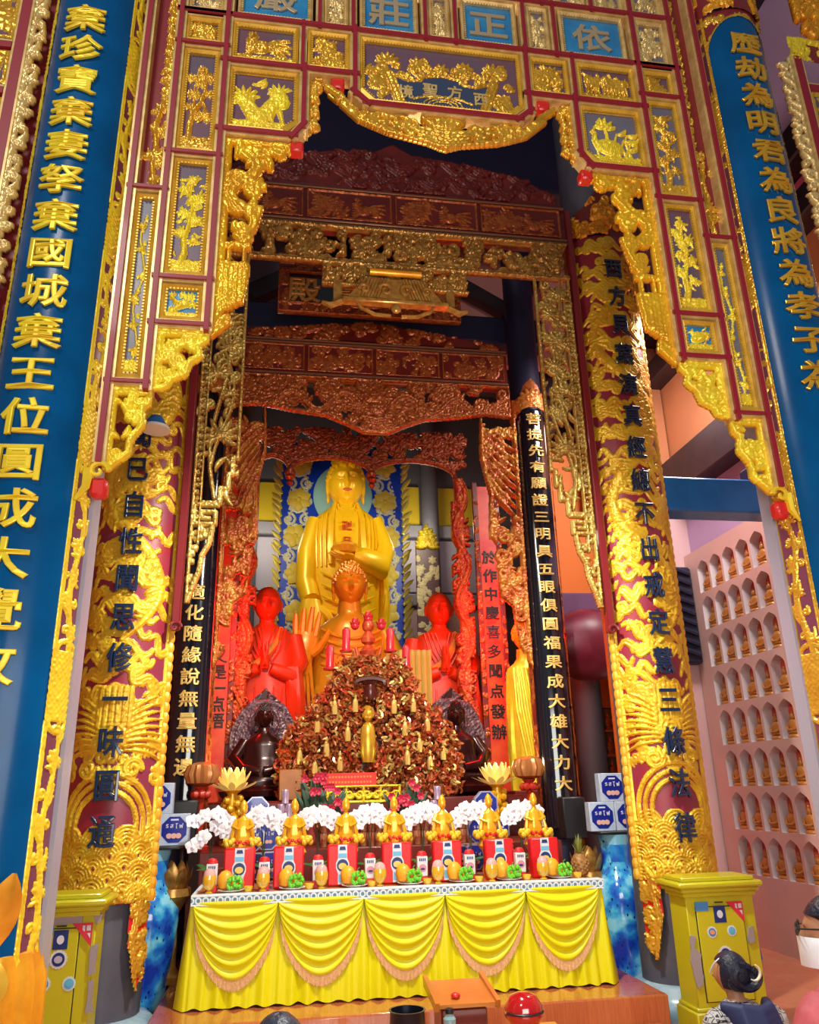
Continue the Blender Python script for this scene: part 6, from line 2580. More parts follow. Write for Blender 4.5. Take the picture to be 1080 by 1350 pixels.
# blue and white woven band
K = Relief(TX1 - TX0, .072, .0040)
xs = np.arange(0, K.w, .052)
for x in xs:
    a = np.linspace(0, 2 * PI, 12)
    K.stroke(np.c_[x + .019 * np.cos(a), .036 + .020 * np.sin(a)], .0034, 1., 'flat')
for z in (.006, .066):
    K.stroke([[0, z], [K.w, z]], .0035, 1., 'flat')
rel(K.mesh('woven_band', flat(TX0, TY0 - .0555, .936), .003, [mat('band_white', (.72, .80, .84), .6), mat('band_blue', (.10, .24, .38), .6)]), cl)
m = MB()
m.box(TX0, TX1, TY0 - .052, TY0 + .05, TZ - .002, TZ + .006)
m.box(TX0, TX1, TY0 - .053, TY0 - .045, .936, TZ + .004)
m.box(TX0 - .005, TX0 + .02, TY0, TY1, .94, TZ + .004)
rel(m.build('top_edge', MATS['band_white'], smooth=False), cl)

ORD = ['leftmost', 'second', 'third', 'fourth', 'fifth', 'sixth', 'rightmost']


def nth(k):
    return ORD[k] if k in (0, 6) else ORD[k] + ' from the left'


TT = TZ + .001


def tx(px, Y):
    return at(px, 1160, Y).x


# red gift bags
BAGX = [315, 380, 451, 523, 590, 659, 719]
bag = thing('gift_bag', '', 'gift bag', (0, 0, 0), 'red gift bags on the offering table')
m = MB(); m.bevbox(-.118, .118, -.05, .05, 0, .30, .012)
m.build('bag_body', mat('bag_red', (.70, .008, .012), .35), bag)
m = MB()
pts = [(-.036, .012), (.036, .012), (.036, .09), (.052, .13), (.052, .165), (.036, .20), (.036, .298), (-.036, .298), (-.036, .20), (-.052, .165), (-.052, .13), (-.036, .09)]
m.prism(pts, -.0535, -.0505)
lab = m.build('white_label', mat('label_white', (.66, .72, .80), .4), bag, smooth=False)
m = MB()
m.cur = 0
m.prism([(-.026, .26), (.026, .26), (.02, .285), (-.02, .285)], -.056, -.054)
a = np.linspace(0, 2 * PI, 20, endpoint=False)
m.prism([(.045 * math.cos(t), .148 + .045 * math.sin(t)) for t in a], -.056, -.054)
m.cur = 1
m.prism([(-.033, .205), (.033, .205), (.033, .235), (-.033, .235)], -.056, -.054)
m.prism([(-.033, .03), (.033, .03), (.03, .085), (-.03, .085)], -.056, -.054)
m.cur = 2
m.prism([(.032 * math.cos(t), .142 + .024 * math.sin(t)) for t in a], -.058, -.0565)
o = m.build('label_print', [mat('print_navy', (.01, .03, .16), .4), mat('print_sky', (.15, .48, .75), .4), mat('print_yellow', (.80, .58, .12), .4)], lab, smooth=False)
for k, px in enumerate(BAGX):
    o = bag if k == 0 else clone(bag, (0, 0, 0))
    o.location = (tx(px, 6.86), 6.86, TT)
    o['label'] = 'red gift bag with white label, %s in its row' % nth(k)
# small cartons with red caps
CARX = [279, 348, 419, 488, 557, 620, 687]
car = thing('drink_carton', '', 'carton', (0, 0, 0), 'white and red cartons on the offering table')
m = MB()
m.cur = 1
m.bevbox(-.041, .041, -.03, .03, 0, .055, .004)
m.cur = 0
m.bevbox(-.041, .041, -.03, .03, .055, .20, .004)
m.build('carton_body', [mat('carton_white', (.72, .70, .74), .4), mat('carton_red', (.62, .015, .02), .4)], car)
m = MB()
m.loft([[(.041 * math.cos(a2) * s2, .03 * math.sin(a2) * s2, z2) for a2 in np.linspace(0, 2 * PI, 16, endpoint=False)] for s2, z2 in ((1, .20), (.98, .215), (.7, .232), (.2, .238))])
m.build('red_cap', MATS['carton_red'], car)
m = MB()
m.cur = 0
for q in range(4):
    m.box(-.026 + .014 * q, -.017 + .014 * q, -.032, -.0305, .165, .185)
m.cur = 1
m.prism([(.03 * math.cos(t), .115 + .028 * math.sin(t)) for t in a], -.032, -.0305)
m.cur = 0
m.prism([(.018 * math.cos(t), .108 + .008 * math.sin(t)) for t in a], -.034, -.0325)
m.build('carton_print', [MATS['print_navy'], mat('print_pink', (.66, .25, .34), .4)], car, smooth=False)
for k, px in enumerate(CARX):
    o = car if k == 0 else clone(car, (0, 0, 0))
    o.location = (tx(px, 6.74), 6.74, TT)
    o['label'] = 'white and red drink carton, %s on the table' % nth(k)
# amber candle glasses
gl = thing('candle_glass', '', 'candle glass', (0, 0, 0), 'amber candle glasses along the table edge')
m = MB(); m.lathe([(.02, 0), (.03, .006), (.012, .02), (.035, .035), (.050, .07), (.050, .10), (.046, .125)], n=18)
m.build('amber_bowl', mat('amber_glass', (.75, .42, .02), .1, spec=.8, coat=.6), gl)
m = MB(); m.lathe([(.044, .125), (.040, .15), (.022, .168), (.01, .172)], n=18)
m.build('pink_dome', mat('pink_dome_glass', (.70, .40, .38), .12, coat=.6), gl)
for k, px in enumerate([276, 347, 424, 501, 578, 649, 717]):
    o = gl if k == 0 else clone(gl, (0, 0, 0))
    o.location = (tx(px, 6.625), 6.625, TT + .005)
    o['label'] = 'amber candle glass with pink dome, %s on the table edge' % nth(k)
# fruit plates
PLX = [306, 386, 468, 541, 609, 672, 739]
pl0 = MB(); pl0.lathe([(.03, 0), (.06, .004), (.10, .016), (.102, .02), (.06, .010)], n=24)
plo = pl0.build('fruit_plate', WHITE)
mg = MB(); mg.lathe([(.004, 0), (.045, .02), (.058, .06), (.052, .10), (.03, .13), (.006, .14)], n=16, sx=1.1, sy=.85)
mgo = mg.build('mango', mat('mango_skin', (.85, .42, .02), .35, noise=(.80, .28, .02), bscale=10))
og = MB(); og.ball((0, 0, .04), .042, 14, 9); og.ball((0, 0, .082), (.006, .006, .004), 6, 4)
ogo = og.build('orange', mat('orange_peel', (.86, .26, .02), .4, bump=.2, bscale=120))
gr = thing('grape_bunch', '', 'grapes', (0, 0, 0))
m = MB()
for k in range(64):
    zz = random.random()
    q = .02 + .032 * math.sin(PI * (.15 + .75 * zz))
    th = random.random() * 6.3
    m.ball((q * math.cos(th) + .01, q * math.sin(th) * .8, .014 + .085 * zz), .0135, 7, 5)
m.build('berries', mat('green_grape', (.16, .58, .03), .25, coat=.4), gr)
m = MB(); m.tube([(0, 0, .09), (.005, 0, .12), (.02, 0, .13)], .004)
m.build('stem', mat('stem_green', (.10, .22, .03), .5), gr)
cp = MB(); cp.lathe([(.02, 0), (.03, .01), (.036, .04), (.034, .045), (.026, .02)], n=14)
cpo = cp.build('offering_cup', MATS['amber_glass'])


def dup1(o, k, loc, lab, cat, grp, rz=0):
    q = o if k == 0 else o.copy()
    if k:
        COL.objects.link(q)
    q.location = loc
    q.rotation_euler = (0, 0, rz)
    return tag(q, lab, cat, grp)


for k, px in enumerate(PLX):
    x, y = tx(px, 6.70), 6.70
    w_ = nth(k)
    dup1(plo, k, (x, y, TT), 'white fruit plate, %s on the table' % w_, 'plate', 'fruit plates on the offering table')
    dup1(mgo, k, (x - .05, y + .03, TT + .012), 'ripe mango lying on the %s fruit plate' % ORD[k], 'mango', 'mangoes on the fruit plates', random.uniform(-.6, .6))
    dup1(ogo, k, (x + .05, y + .045, TT + .012), 'orange lying on the %s fruit plate' % ORD[k], 'orange', 'oranges on the fruit plates')
    g_ = gr if k == 0 else clone(gr, (0, 0, 0))
    g_.location = (x + .012, y - .062, TT + .012)
    tag(g_, 'green grape bunch on the front of the %s fruit plate' % ORD[k], 'grapes', 'green grapes on the fruit plates')
    dup1(cpo, k, (x + .125, y - .06, TT), 'small amber cup beside the %s fruit plate' % ORD[k], 'cup', 'amber cups on the table')
# golden standing figures on flower bases
gs = thing('golden_statuette', '', 'statuette', (0, 0, 0), 'golden statuettes in a row behind the gift bags')
SG = mat('statuette_gold', (.86, .46, .02), .28, .3, coat=.2)
m = MB()
robe(m, [(.30, .055, .045), (.40, .065, .05), (.50, .06, .045), (.57, .055, .035), (.60, .02, .02), (.62, .018, .018)], 7, .06, n=22)
for s in (-1, 1):
    m.tube([(s * .05, 0, .57), (s * .075, -.02, .50), (s * .03, -.055, .47)], [.02, .022, .012], 7)
    m.tube([(s * .07, -.02, .50), (s * .085, -.03, .40), (s * .075, -.03, .33)], [.012, .016, .006], 6)
m.xform(Matrix.Translation((0, 0, .30)) @ Matrix.Scale(.74, 4, (0, 0, 1)) @ Matrix.Translation((0, 0, -.30)))
m.build('robed_body', SG, gs)
m = MB()
head(m, (0, -.005, .655), .075, False, 14, 12, lids=False)
m.lathe([(.03, .66), (.034, .685), (.02, .72), (.006, .735)], n=10)
m.xform(Matrix.Translation((0, 0, -.085)))
m.build('head', SG, gs)
m = MB()
m.lathe([(.06, 0), (.075, .05), (.05, .12), (.07, .20), (.10, .24), (.08, .29), (.05, .30)], n=20, mod=lambda t, z: 1 + .08 * abs(math.sin(t * 6)))
m.build('lotus_base', SG, gs)
for s in (-1, 1):
    m = MB()
    for q in range(9):
        t = q * .7
        m.ball((s * .10 + .032 * math.cos(t), -.02 + .03 * math.sin(t), .315 + .014 * (q % 3)), .025, 7, 5)
    m.build('side_flower', mat('statuette_flowers', (.86, .55, .04), .35, .1), gs)
m = MB()
for q in range(10):
    m.ball((.045 * math.cos(q * .63), -.05 + .025 * math.sin(q * .63), .322 + .012 * (q % 2)), .014, 6, 4)
m.build('red_flowers', REDB, gs)
for k, px in enumerate([320, 388, 456, 520, 584, 646, 706]):
    o = gs if k == 0 else clone(gs, (0, 0, 0))
    o.location = (at(px, 1100, 7.04).x, 7.04, TT)
    o['label'] = 'golden robed statuette, %s in the row behind the bags' % nth(k)
# white orchids
ORCH = mat('orchid_white', (.90, .90, .94), .5, noise=(.86, .80, .90), bscale=22)
STEM = mat('orchid_stem', (.05, .06, .03), .5)
LEAFG = mat('orchid_leaf', (.03, .14, .03), .4)
bl = MB()
for q in range(5):
    a2 = PI / 2 + q * 2 * PI / 5
    d = Vector((math.cos(a2), 0, math.sin(a2)))
    bl.leaf((0, 0, 0), d * .043, .048 if q in (1, 4) else .034, (0, -1, 0), .15, 5)
bl.ball((0, -.008, -.004), (.009, .011, .009), 6, 4)
blo = None
for k, px in enumerate(CARX):
    x, y = at(px, 1100, 7.29).x, 7.29
    oc = thing('orchid_plant', 'white orchid in a pot, %s in the row behind the cartons' % nth(k), 'orchid', (x, y, TT), 'white orchids on the offering table')
    m = MB(); m.lathe([(.04, 0), (.055, .09), (.06, .10), (.05, .10)], n=16)
    m.build('pot', mat('orchid_pot', (.35, .05, .04), .4), oc)
    m = MB()
    for s in (-1, 1):
        m.tube([(0, 0, .08), (s * .01, 0, .35), (s * .03, -.02, .49), (s * .09, -.05, .54), (s * .16, -.07, .50)], [.005, .005, .004, .004, .003], 5)
    m.build('stems', STEM, oc)
    m = MB()
    for q in range(5):
        a2 = q * 1.3 + k
        m.leaf((0, 0, .1), (.14 * math.cos(a2), .10 * math.sin(a2) - .02, .16 + .02 * (q % 3)), .05, (0, -.3, 1), -.3, 5)
    m.build('leaves', LEAFG, oc)
    for s in (-1, 1):
        for q in range(8):
            lc = (s * (.04 + .105 * (q % 4) / 3) + random.uniform(-.012, .012), -.075 - .012 * (q % 2), .545 - .062 * (q // 4) - .02 * (q % 4) + random.uniform(-.012, .012) - (.03 if k == 0 and q > 3 else 0))
            if k == 0 and s < 0 and q > 3:
                lc = (lc[0], lc[1], lc[2] - .09)
            if blo is None:
                blo = bl.build('blossom', ORCH)
                o = blo
            else:
                o = blo.copy()
                COL.objects.link(o)
            o.parent = oc
            o.location = lc
            o.rotation_euler = (random.uniform(-.3, .1), random.uniform(-.5, .5), random.uniform(-.4, .4))
            o.scale = (1.42,) * 3
# ---------------------------------------------------------------- bench behind the table with lamps, tins and cans
m = MB(); m.bevbox(-.69, 2.63, 7.74, 8.70, 0, 1.22, .01)
tag(m.build('altar_bench', DKRED), 'dark red bench between the offering table and the high altar', 'bench')
BZ = 1.221
LM = mat('lotus_lamp_gold', (.90, .70, .22), .25, .2, emit=(1, .7, .2), estr=.25)
lm = thing('lotus_lamp', '', 'lamp', (0, 0, 0))
m = MB()
for ring, (n, r, hgt, w) in enumerate(((10, .11, .24, .07), (10, .17, .20, .08), (12, .26, .10, .07))):
    for q in range(n):
        a2 = 2 * PI * (q + .5 * ring) / n
        d = Vector((math.cos(a2), math.sin(a2), 0))
        b = d * .05 + Vector((0, 0, .50))
        m.leaf(b, b + d * r + Vector((0, 0, hgt)), w, d + Vector((0, 0, .3)), -.18, 5)
m.build('petals', LM, lm)
m = MB(); m.ball((0, 0, .58), .05, 12, 8)
m.build('bulb', mat('lamp_bulb', (1, .9, .6), .3, emit=(1, .85, .45), estr=6), lm)
m = MB()
m.lathe([(.08, 0), (.09, .02), (.05, .05), (.04, .10), (.05, .48), (.09, .51)], n=18)
for q in range(22):
    a2 = q * 2.4
    m.ball((.075 * math.cos(a2), .075 * math.sin(a2), .10 + .016 * q), .038, 7, 5)
m.build('stand', SG, lm)
for k, px in enumerate((307, 655)):
    o = lm if k == 0 else clone(lm, (0, 0, 0))
    o.location = (at(px, 1038, 8.38).x, 8.38, BZ)
    o['label'] = 'glowing gold lotus lamp on a beaded stand, %s of the root carving' % ('left', 'right')[k]
    point('lotus_lamp_light', (o.location.x, 8.33, BZ + .72), 9, (1, .75, .35), .05)
# blue octagonal tins
tin = thing('biscuit_tin', '', 'tin', (0, 0, 0), 'blue octagonal tins beside the orchids')
m = MB()
pts = [(.115 * math.cos(PI / 8 + q * PI / 4), .115 + .115 * math.sin(PI / 8 + q * PI / 4)) for q in range(8)]
m.prism([(x * 1.0, z) for x, z in pts], -.035, .035)
m.build('tin_rim', mat('tin_silver', (.40, .44, .60), .3, .5), tin, smooth=False)
m = MB(); m.prism([(x * .90, .115 + (z - .115) * .90) for x, z in pts], -.041, -.035)
m.build('tin_face', mat('tin_blue', (.012, .022, .27), .25, coat=.4), tin, smooth=False)
m = MB()
put_text(m, [(c, -.045 + .030 * q, .14) for q, c in enumerate('รสโฟ')], lambda x, z, l: (x, -.042 - l, z), .036, .036)
m.cur = 1
for q in (-1, 0, 1):
    m.prism([(q * .028 + .017 * math.cos(t), .075 + .015 * math.sin(t)) for t in a], -.045 - .001 * q, -.042)
m.build('tin_print', [mat('tin_print_white', (.62, .66, .80), .4), mat('tin_biscuit', (.72, .42, .36), .5)], tin, smooth=False)
tinpos = [(339, 1062, 0, 'left'), (333, 1088, 1, 'left'), (353, 1088, 1, 'left'), (338, 1112, 2, 'left'), (357, 1112, 2, 'left'), (640, 1060, 0, 'right'), (631, 1090, 1, 'right'), (606, 1114, 2, 'right'), (624, 1114, 2, 'right'), (655, 1090, 1, 'right'), (662, 1114, 2, 'right')]
wl = ['topmost tin of its pile', 'middle tin on the left', 'middle tin on the right', 'bottom tin on the left', 'bottom tin on the right', 'topmost tin of its pile', 'first middle tin', 'first bottom tin', 'second bottom tin', 'second middle tin', 'last bottom tin']
for k, (px, py, rw, sd) in enumerate(tinpos):
    Yt = 7.50 + .08 * rw * 0 + (.0 if k % 2 else .09)
    o = tin if k == 0 else clone(tin, (0, 0, 0))
    p = at(px, py, Yt)
    o.location = (p.x, Yt, 1.0 + .0 + (2 - rw) * .225 + .0)
    o['label'] = 'blue octagonal biscuit tin, %s, %s side of the table' % (wl[k], sd)
for s in (0, 1):
    m = MB(); x = at(345 if s == 0 else 634, 1100, 7.5).x
    m.bevbox(x - .28, x + .28, 7.42, 7.72, .27, .998, .006)
    tag(m.build('tin_stand', DKRED), 'plain dark red stand under the %s pile of blue tins' % ('left', 'right')[s], 'stand')
# lilac cans piled in pyramids
can = MB(); can.lathe([(.030, 0), (.034, .004), (.034, .118), (.030, .124), (.012, .126)], n=16)
cano = can.build('lilac_can', mat('lilac_can_paint', (.40, .27, .42), .3, .3, noise=(.62, .48, .62), bscale=14))
kk = 0
for s, px in enumerate((376, 577)):
    x = at(px, 1060, 7.95).x
    lvl = 0
    for n, nm in ((3, 'bottom'), (3, 'second'), (2, 'third'), (1, 'top')):
        for q in range(n):
            dup1(cano, kk, (x + (q - (n - 1) / 2) * .071, 7.95, BZ + lvl * .127), 'lilac can in the %s row of the %s pyramid, %s' % (
                nm, ('left', 'right')[s], {1: 'alone', 2: ('left', 'right')[q % 2] + ' one', 3: ('left', 'middle', 'right')[q] + ' one'}[n]), 'can', 'lilac cans piled in pyramids')
            kk += 1
        lvl += 1
# dark red cans behind the statuettes
can2 = MB(); can2.lathe([(.030, 0), (.033, .004), (.033, .115), (.028, .121), (.012, .122)], n=14)
co2 = can2.build('red_can', mat('red_can_paint', (.30, .02, .018), .3, .2, noise=(.50, .28, .12), bscale=22))
kk = 0
for r_ in range(2):
    for q in range(20):
        x = .40 + q * .072
        dup1(co2, kk, (x, 7.82, BZ + r_ * .123), 'dark red can, %s row, number %d from the left behind the orchids' % (('lower', 'upper')[r_], q + 1), 'can', 'dark red cans behind the orchids')
        kk += 1
# red plaque with a gold fret rail
p = at(462, 1027, 8.55)
pq = thing('red_plaque', 'bright red plaque leaning before the root carving', 'plaque', (p.x, 8.55, p.z - .08))
m = MB(); m.bevbox(p.x - .27, p.x + .27, 8.54, 8.56, p.z - .07, p.z + .06, .005)
rel(m.build('board', mat('plaque_red', (.75, .02, .01), .5)), pq)
m = MB()
for r_ in range(2):
    for q in range(14):
        m.box(p.x - .22 + .032 * q, p.x - .20 + .032 * q, 8.535, 8.539, p.z + .01 - .05 * r_, p.z + .03 - .05 * r_)
rel(m.build('gilt_writing', mat('plaque_writing', (.75, .20, .04), .5), smooth=False), pq)
q0, q1 = at(430, 1046, 8.5), at(528, 1046, 8.5)
rl = thing('fret_rail', 'low gold fretwork rail before the root carving', 'rail', ((q0.x + q1.x) / 2, 8.5, q0.z - .1))
K = Relief(q1.x - q0.x, .17, .007)
for z in (.01, .16):
    K.stroke([[0, z], [K.w, z]], .012, 1., 'flat')
for f_ in (.01, .27, .5, .73, .99):
    K.stroke([[f_ * K.w, 0], [f_ * K.w, .17]], .011, 1., 'flat')
for f_ in (.14, .38, .62, .86):
    for s in (-1, 1):
        K.spiral(f_ * K.w + s * .05, .085, .045, 1.3, PI / 2 * (1 + s), s, .011, .9)
rel(K.mesh('fretwork', flat(q0.x, 8.5, q0.z - .1), .02, [GOLDY], cut=True, thick=.02), rl)
m = MB(); m.bevbox(q0.x, q1.x, 8.49, 8.56, BZ, q0.z - .09, .004)
rel(m.build('foot', DKRED), rl)
# bunches of red flowers and dark leaves
for k, (px, py, Yb) in enumerate(((412, 1035, 8.3), (436, 1052, 8.02), (543, 1045, 8.2), (524, 1058, 7.98))):
    p = at(px, py, Yb)
    fb = thing('flower_bouquet', ['pink and red bouquet with dark leaves left of the gold fret rail', 'small red bouquet under the left end of the gold fret rail', 'bouquet of dark green leaves right of the gold fret rail',
                                  'small red bouquet under the right end of the gold fret rail'][k], 'bouquet', (p.x, Yb, BZ))
    m = MB(); m.lathe([(.05, 0), (.06, .1), (.04, .2), (.06, .24)], n=14)
    m.build('vase', MATS['orchid_pot'], fb)
    m = MB()
    hh_ = p.z - BZ
    for q in range(30):
        a2, r_ = random.random() * 6.3, random.uniform(.08, .17)
        b = Vector((0, 0, .22))
        m.leaf(b, (r_ * math.cos(a2), r_ * math.sin(a2) * .6 - .03, hh_ + random.uniform(-.12, .12)), .05, (0, -1, .4), -.2, 4)
    m.build('foliage', mat('bouquet_leaf', (.02, .06, .025), .5), fb)
    m = MB()
    for q in range(3 if k == 2 else 9):
        c = Vector((random.uniform(-.12, .12), -.08, hh_ + random.uniform(-.1, .1)))
        for e in range(6):
            a2 = e * PI / 3
            m.leaf(c, c + Vector((.04 * math.cos(a2), -.015, .04 * math.sin(a2))), .035, (0, -1, 0), .2, 4)
    m.build('blooms', mat('bouquet_red', (.62, .03, .08), .5), fb)
# ribbed lanterns beside the lotus lamps
for s, px in enumerate((266, 697)):
    p = at(px, 1025, 8.05)
    ln = thing('ribbed_lantern', 'red and gold ribbed lantern beside the %s lotus lamp' % ('left', 'right')[s], 'lantern', (p.x, 8.05, BZ))
    m = MB()
    m.lathe([(.05, .55), (.13, .58), (.16, .66), (.13, .74), (.05, .77)], n=56, mod=lambda t, z: 1 + .06 * math.cos(14 * t))
    m.build('ribbed_globe', mat('lantern_copper', (.52, .20, .06), .3, .4), ln)
    m = MB()
    m.lathe([(.09, 0), (.1, .03), (.03, .08), (.03, .50), (.07, .55)], n=16)
    for q in range(6):
        m.ball((.06 * math.cos(q), .06 * math.sin(q), .48), .04, 7, 5)
    m.build('stand', mat('lantern_red', (.50, .03, .015), .35), ln)
# pineapple at the right end of the table
p = at(766, 1150, 6.8)
pn = thing('pineapple', 'pineapple standing at the right end of the offering table', 'pineapple', (p.x, 6.8, TT))
m = MB()
m.lathe([(.02, 0), (.06, .02), (.07, .08), (.06, .14), (.03, .17)], n=18)
for q in range(70):
    zz = (q + .5) / 70
    a2 = q * 2.4
    r_ = .068 * math.sin(PI * (.12 + .78 * zz)) ** .6
    m.ball((r_ * math.cos(a2), r_ * math.sin(a2), .01 + .15 * zz), .012, 5, 4)
m.build('fruit', mat('pineapple_skin', (.40, .20, .04), .5, noise=(.24, .10, .03), bscale=30), pn)
m = MB()
for q in range(16):
    a2 = q * 2.4
    m.leaf((0, 0, .16), (.07 * math.cos(a2) * (1 - q / 30), .07 * math.sin(a2) * (1 - q / 30), .24 + .006 * q), .024, (math.cos(a2), math.sin(a2), .5), -.1, 4)
m.build('crown', mat('pineapple_leaf', (.22, .24, .05), .5), pn)
# ================================================================ tall blue and white vases
def vase_mat():
    m = bpy.data.materials.new('blue_ink_porcelain')
    m.use_nodes = True
    nt = m.node_tree
    b = nt.nodes['Principled BSDF']
    tc = nt.nodes.new('ShaderNodeTexCoord')
    n1 = nt.nodes.new('ShaderNodeTexNoise')
    n1.inputs['Scale'].default_value = 4.5
    n1.inputs['Detail'].default_value = 7
    r1 = nt.nodes.new('ShaderNodeValToRGB')
    e = r1.color_ramp.elements
    e[0].position, e[0].color = .40, (.008, .04, .42, 1)
    e[1].position, e[1].color = .60, (.24, .62, .85, 1)
    q = r1.color_ramp.elements.new(.48)
    q.color = (.015, .16, .62, 1)
    q = r1.color_ramp.elements.new(.53)
    q.color = (.05, .40, .74, 1)
    n2 = nt.nodes.new('ShaderNodeTexVoronoi')
    n2.inputs['Scale'].default_value = 34
    mp = nt.nodes.new('ShaderNodeMapping')
    mp.inputs['Scale'].default_value = (1, 1, .55)
    r2 = nt.nodes.new('ShaderNodeValToRGB')
    r2.color_ramp.interpolation = 'CONSTANT'
    r2.color_ramp.elements[0].color = (0, 0, 0, 1)
    r2.color_ramp.elements[1].position = .22
    r2.color_ramp.elements[1].color = (1, 1, 1, 1)
    n3 = nt.nodes.new('ShaderNodeTexNoise')
    n3.inputs['Scale'].default_value = 5
    r3 = nt.nodes.new('ShaderNodeValToRGB')
    r3.color_ramp.elements[0].position, r3.color_ramp.elements[1].position = .50, .54
    ad = nt.nodes.new('ShaderNodeMath')
    ad.operation = 'MAXIMUM'
    mx = nt.nodes.new('ShaderNodeMix')
    mx.data_type = 'RGBA'
    mx.inputs[6].default_value = (.008, .015, .06, 1)
    L = nt.links.new
    L(tc.outputs['Object'], n1.inputs['Vector'])
    L(n1.outputs['Fac'], r1.inputs['Fac'])
    L(tc.outputs['Object'], mp.inputs['Vector'])
    L(mp.outputs['Vector'], n2.inputs['Vector'])
    L(n2.outputs['Distance'], r2.inputs['Fac'])
    L(tc.outputs['Object'], n3.inputs['Vector'])
    L(n3.outputs['Fac'], r3.inputs['Fac'])
    L(r2.outputs['Color'], ad.inputs[0])
    L(r3.outputs['Color'], ad.inputs[1])
    L(ad.outputs[0], mx.inputs[0])
    L(r1.outputs['Color'], mx.inputs[7])
    L(mx.outputs[2], b.inputs['Base Color'])
    b.inputs['Roughness'].default_value = .15
    b.inputs['Coat Weight'].default_value = .6
    return m


VM = vase_mat()
VPAN = mat('vase_blue_panel', (.01, .12, .62), .15, coat=.6, noise=(.03, .30, .72), bscale=14)
VY = 7.45
VS = 1.061
vz = thing('floor_vase', '', 'vase', (0, 0, 0))
m = MB()
m.lathe([(.155, .0), (.165, .02), (.165, .06), (.185, .20), (.215, .42), (.232, .58), (.225, .68), (.185, .77), (.145, .83), (.128, .90), (.130, 1.02), (.145, 1.08), (.150, 1.10), (.13, 1.10), (.12, 1.04)], n=40)
m.build('vase_body', VM, vz)
m = MB()
m.loft([[(r_ * math.sin(t), -r_ * math.cos(t), zz) for t in np.linspace(-.75, .75, 12)] for r_, zz in ((.1315, .86), (.1305, .92), (.1325, 1.02))], False, False)
m.build('inscribed_panel', VPAN, vz)
m = MB(); m.lathe([(.02, 0), (.19, 0), (.19, .03), (.155, .05)], (0, 0, -.05), 32)
m.build('vase_foot', mat('vase_foot_dark', (.03, .03, .05), .4), vz)
xr, xl = at(818, 1180, VY).x, at(197, 1180, VY).x
vz.location = (xr, VY, .108)
vz.scale = (VS,) * 3
vz['label'] = 'tall blue and white porcelain vase right of the yellow table, boxes on top'
v2 = clone(vz, (xl, VY, .108), 'tall blue and white porcelain vase left of the yellow table, boxes on top', rz=.7)
for x, sd in ((xr, 'right'), (xl, 'left')):
    m = MB(); m.lathe([(.22, 0), (.23, .01), (.23, .04), (.21, .054)], (x, VY, 0), 32)
    tag(m.build('vase_plinth', MATS['blue_marble']), 'round pale blue marble plinth under the %s floor vase' % sd, 'plinth')
    m = MB(); m.bevbox(x - (.19 if sd == 'right' else .14), x + (.19 if sd == 'right' else .24), VY - .16, VY + .16, 1.277, 1.302, .006)
    tag(m.build('tray', BLACK), 'black tray on the mouth of the %s floor vase' % sd, 'tray')
# white boxes with blue octagons
bxo = thing('biscuit_box', '', 'box', (0, 0, 0), 'white biscuit boxes on the floor vases')
m = MB(); m.bevbox(-.115, .115, -.05, .05, 0, .235, .004)
m.build('carton', mat('box_pale', (.52, .60, .74), .4, noise=(.40, .50, .68), bscale=30), bxo)
m = MB()
m.prism([(.104 * math.cos(PI / 8 + q * PI / 4), .118 + .104 * math.sin(PI / 8 + q * PI / 4)) for q in range(8)], -.053, -.0505)
lab = m.build('blue_octagon', MATS['tin_blue'], bxo, smooth=False)
m = MB()
put_text(m, [(c, -.055 + .036 * q, .145) for q, c in enumerate('รสโฟ')], lambda x, z, l: (x, -.054 - l, z), .045, .045)
m.box(-.03, .03, -.0545, -.0532, .185, .197)
m.cur = 1
for q in (-1, 0, 1):
    m.prism([(q * .036 + .022 * math.cos(t), .072 + .02 * math.sin(t)) for t in a], -.057 - .001 * q, -.0535)
m.build('octagon_print', [MATS['tin_print_white'], MATS['tin_biscuit']], lab, smooth=False)
k = 0
for sd, lst in (('right', ((785, 0), (805, 0), (797, 1))), ('left', ((206, 0), (232, 0), (217, 1)))):
    for q, (px, lv) in enumerate(lst):
        o = bxo if k == 0 else clone(bxo, (0, 0, 0))
        yy = VY - .02 + (.04 if (q == 0 and sd == 'right') or (q == 1 and sd == 'left') else -.07) * (1 - lv)
        off = {0: -.125, 1: .125, 2: .0}[q] if sd == 'right' else {0: -.10, 1: .15, 2: .0}[q]
        xx = (xr if sd == 'right' else xl + .02) + off
        o.location = (xx, VY - .02 + .003 * q, 1.303 + lv * .250)
        o.scale = (VS,) * 3
        o['label'] = 'white biscuit box with blue octagon, %s on the %s floor vase' % (('bottom left one', 'bottom right one', 'top one')[q], sd)
        k += 1

# ================================================================ donation boxes
OLIVE = mat('olive_yellow_paint', (.50, .46, .012), .35, coat=.25)
OLIVD = mat('dull_gold_side', (.36, .24, .008), .4, coat=.2)
PEEL = mat('peeled_grey', (.30, .26, .27), .7)


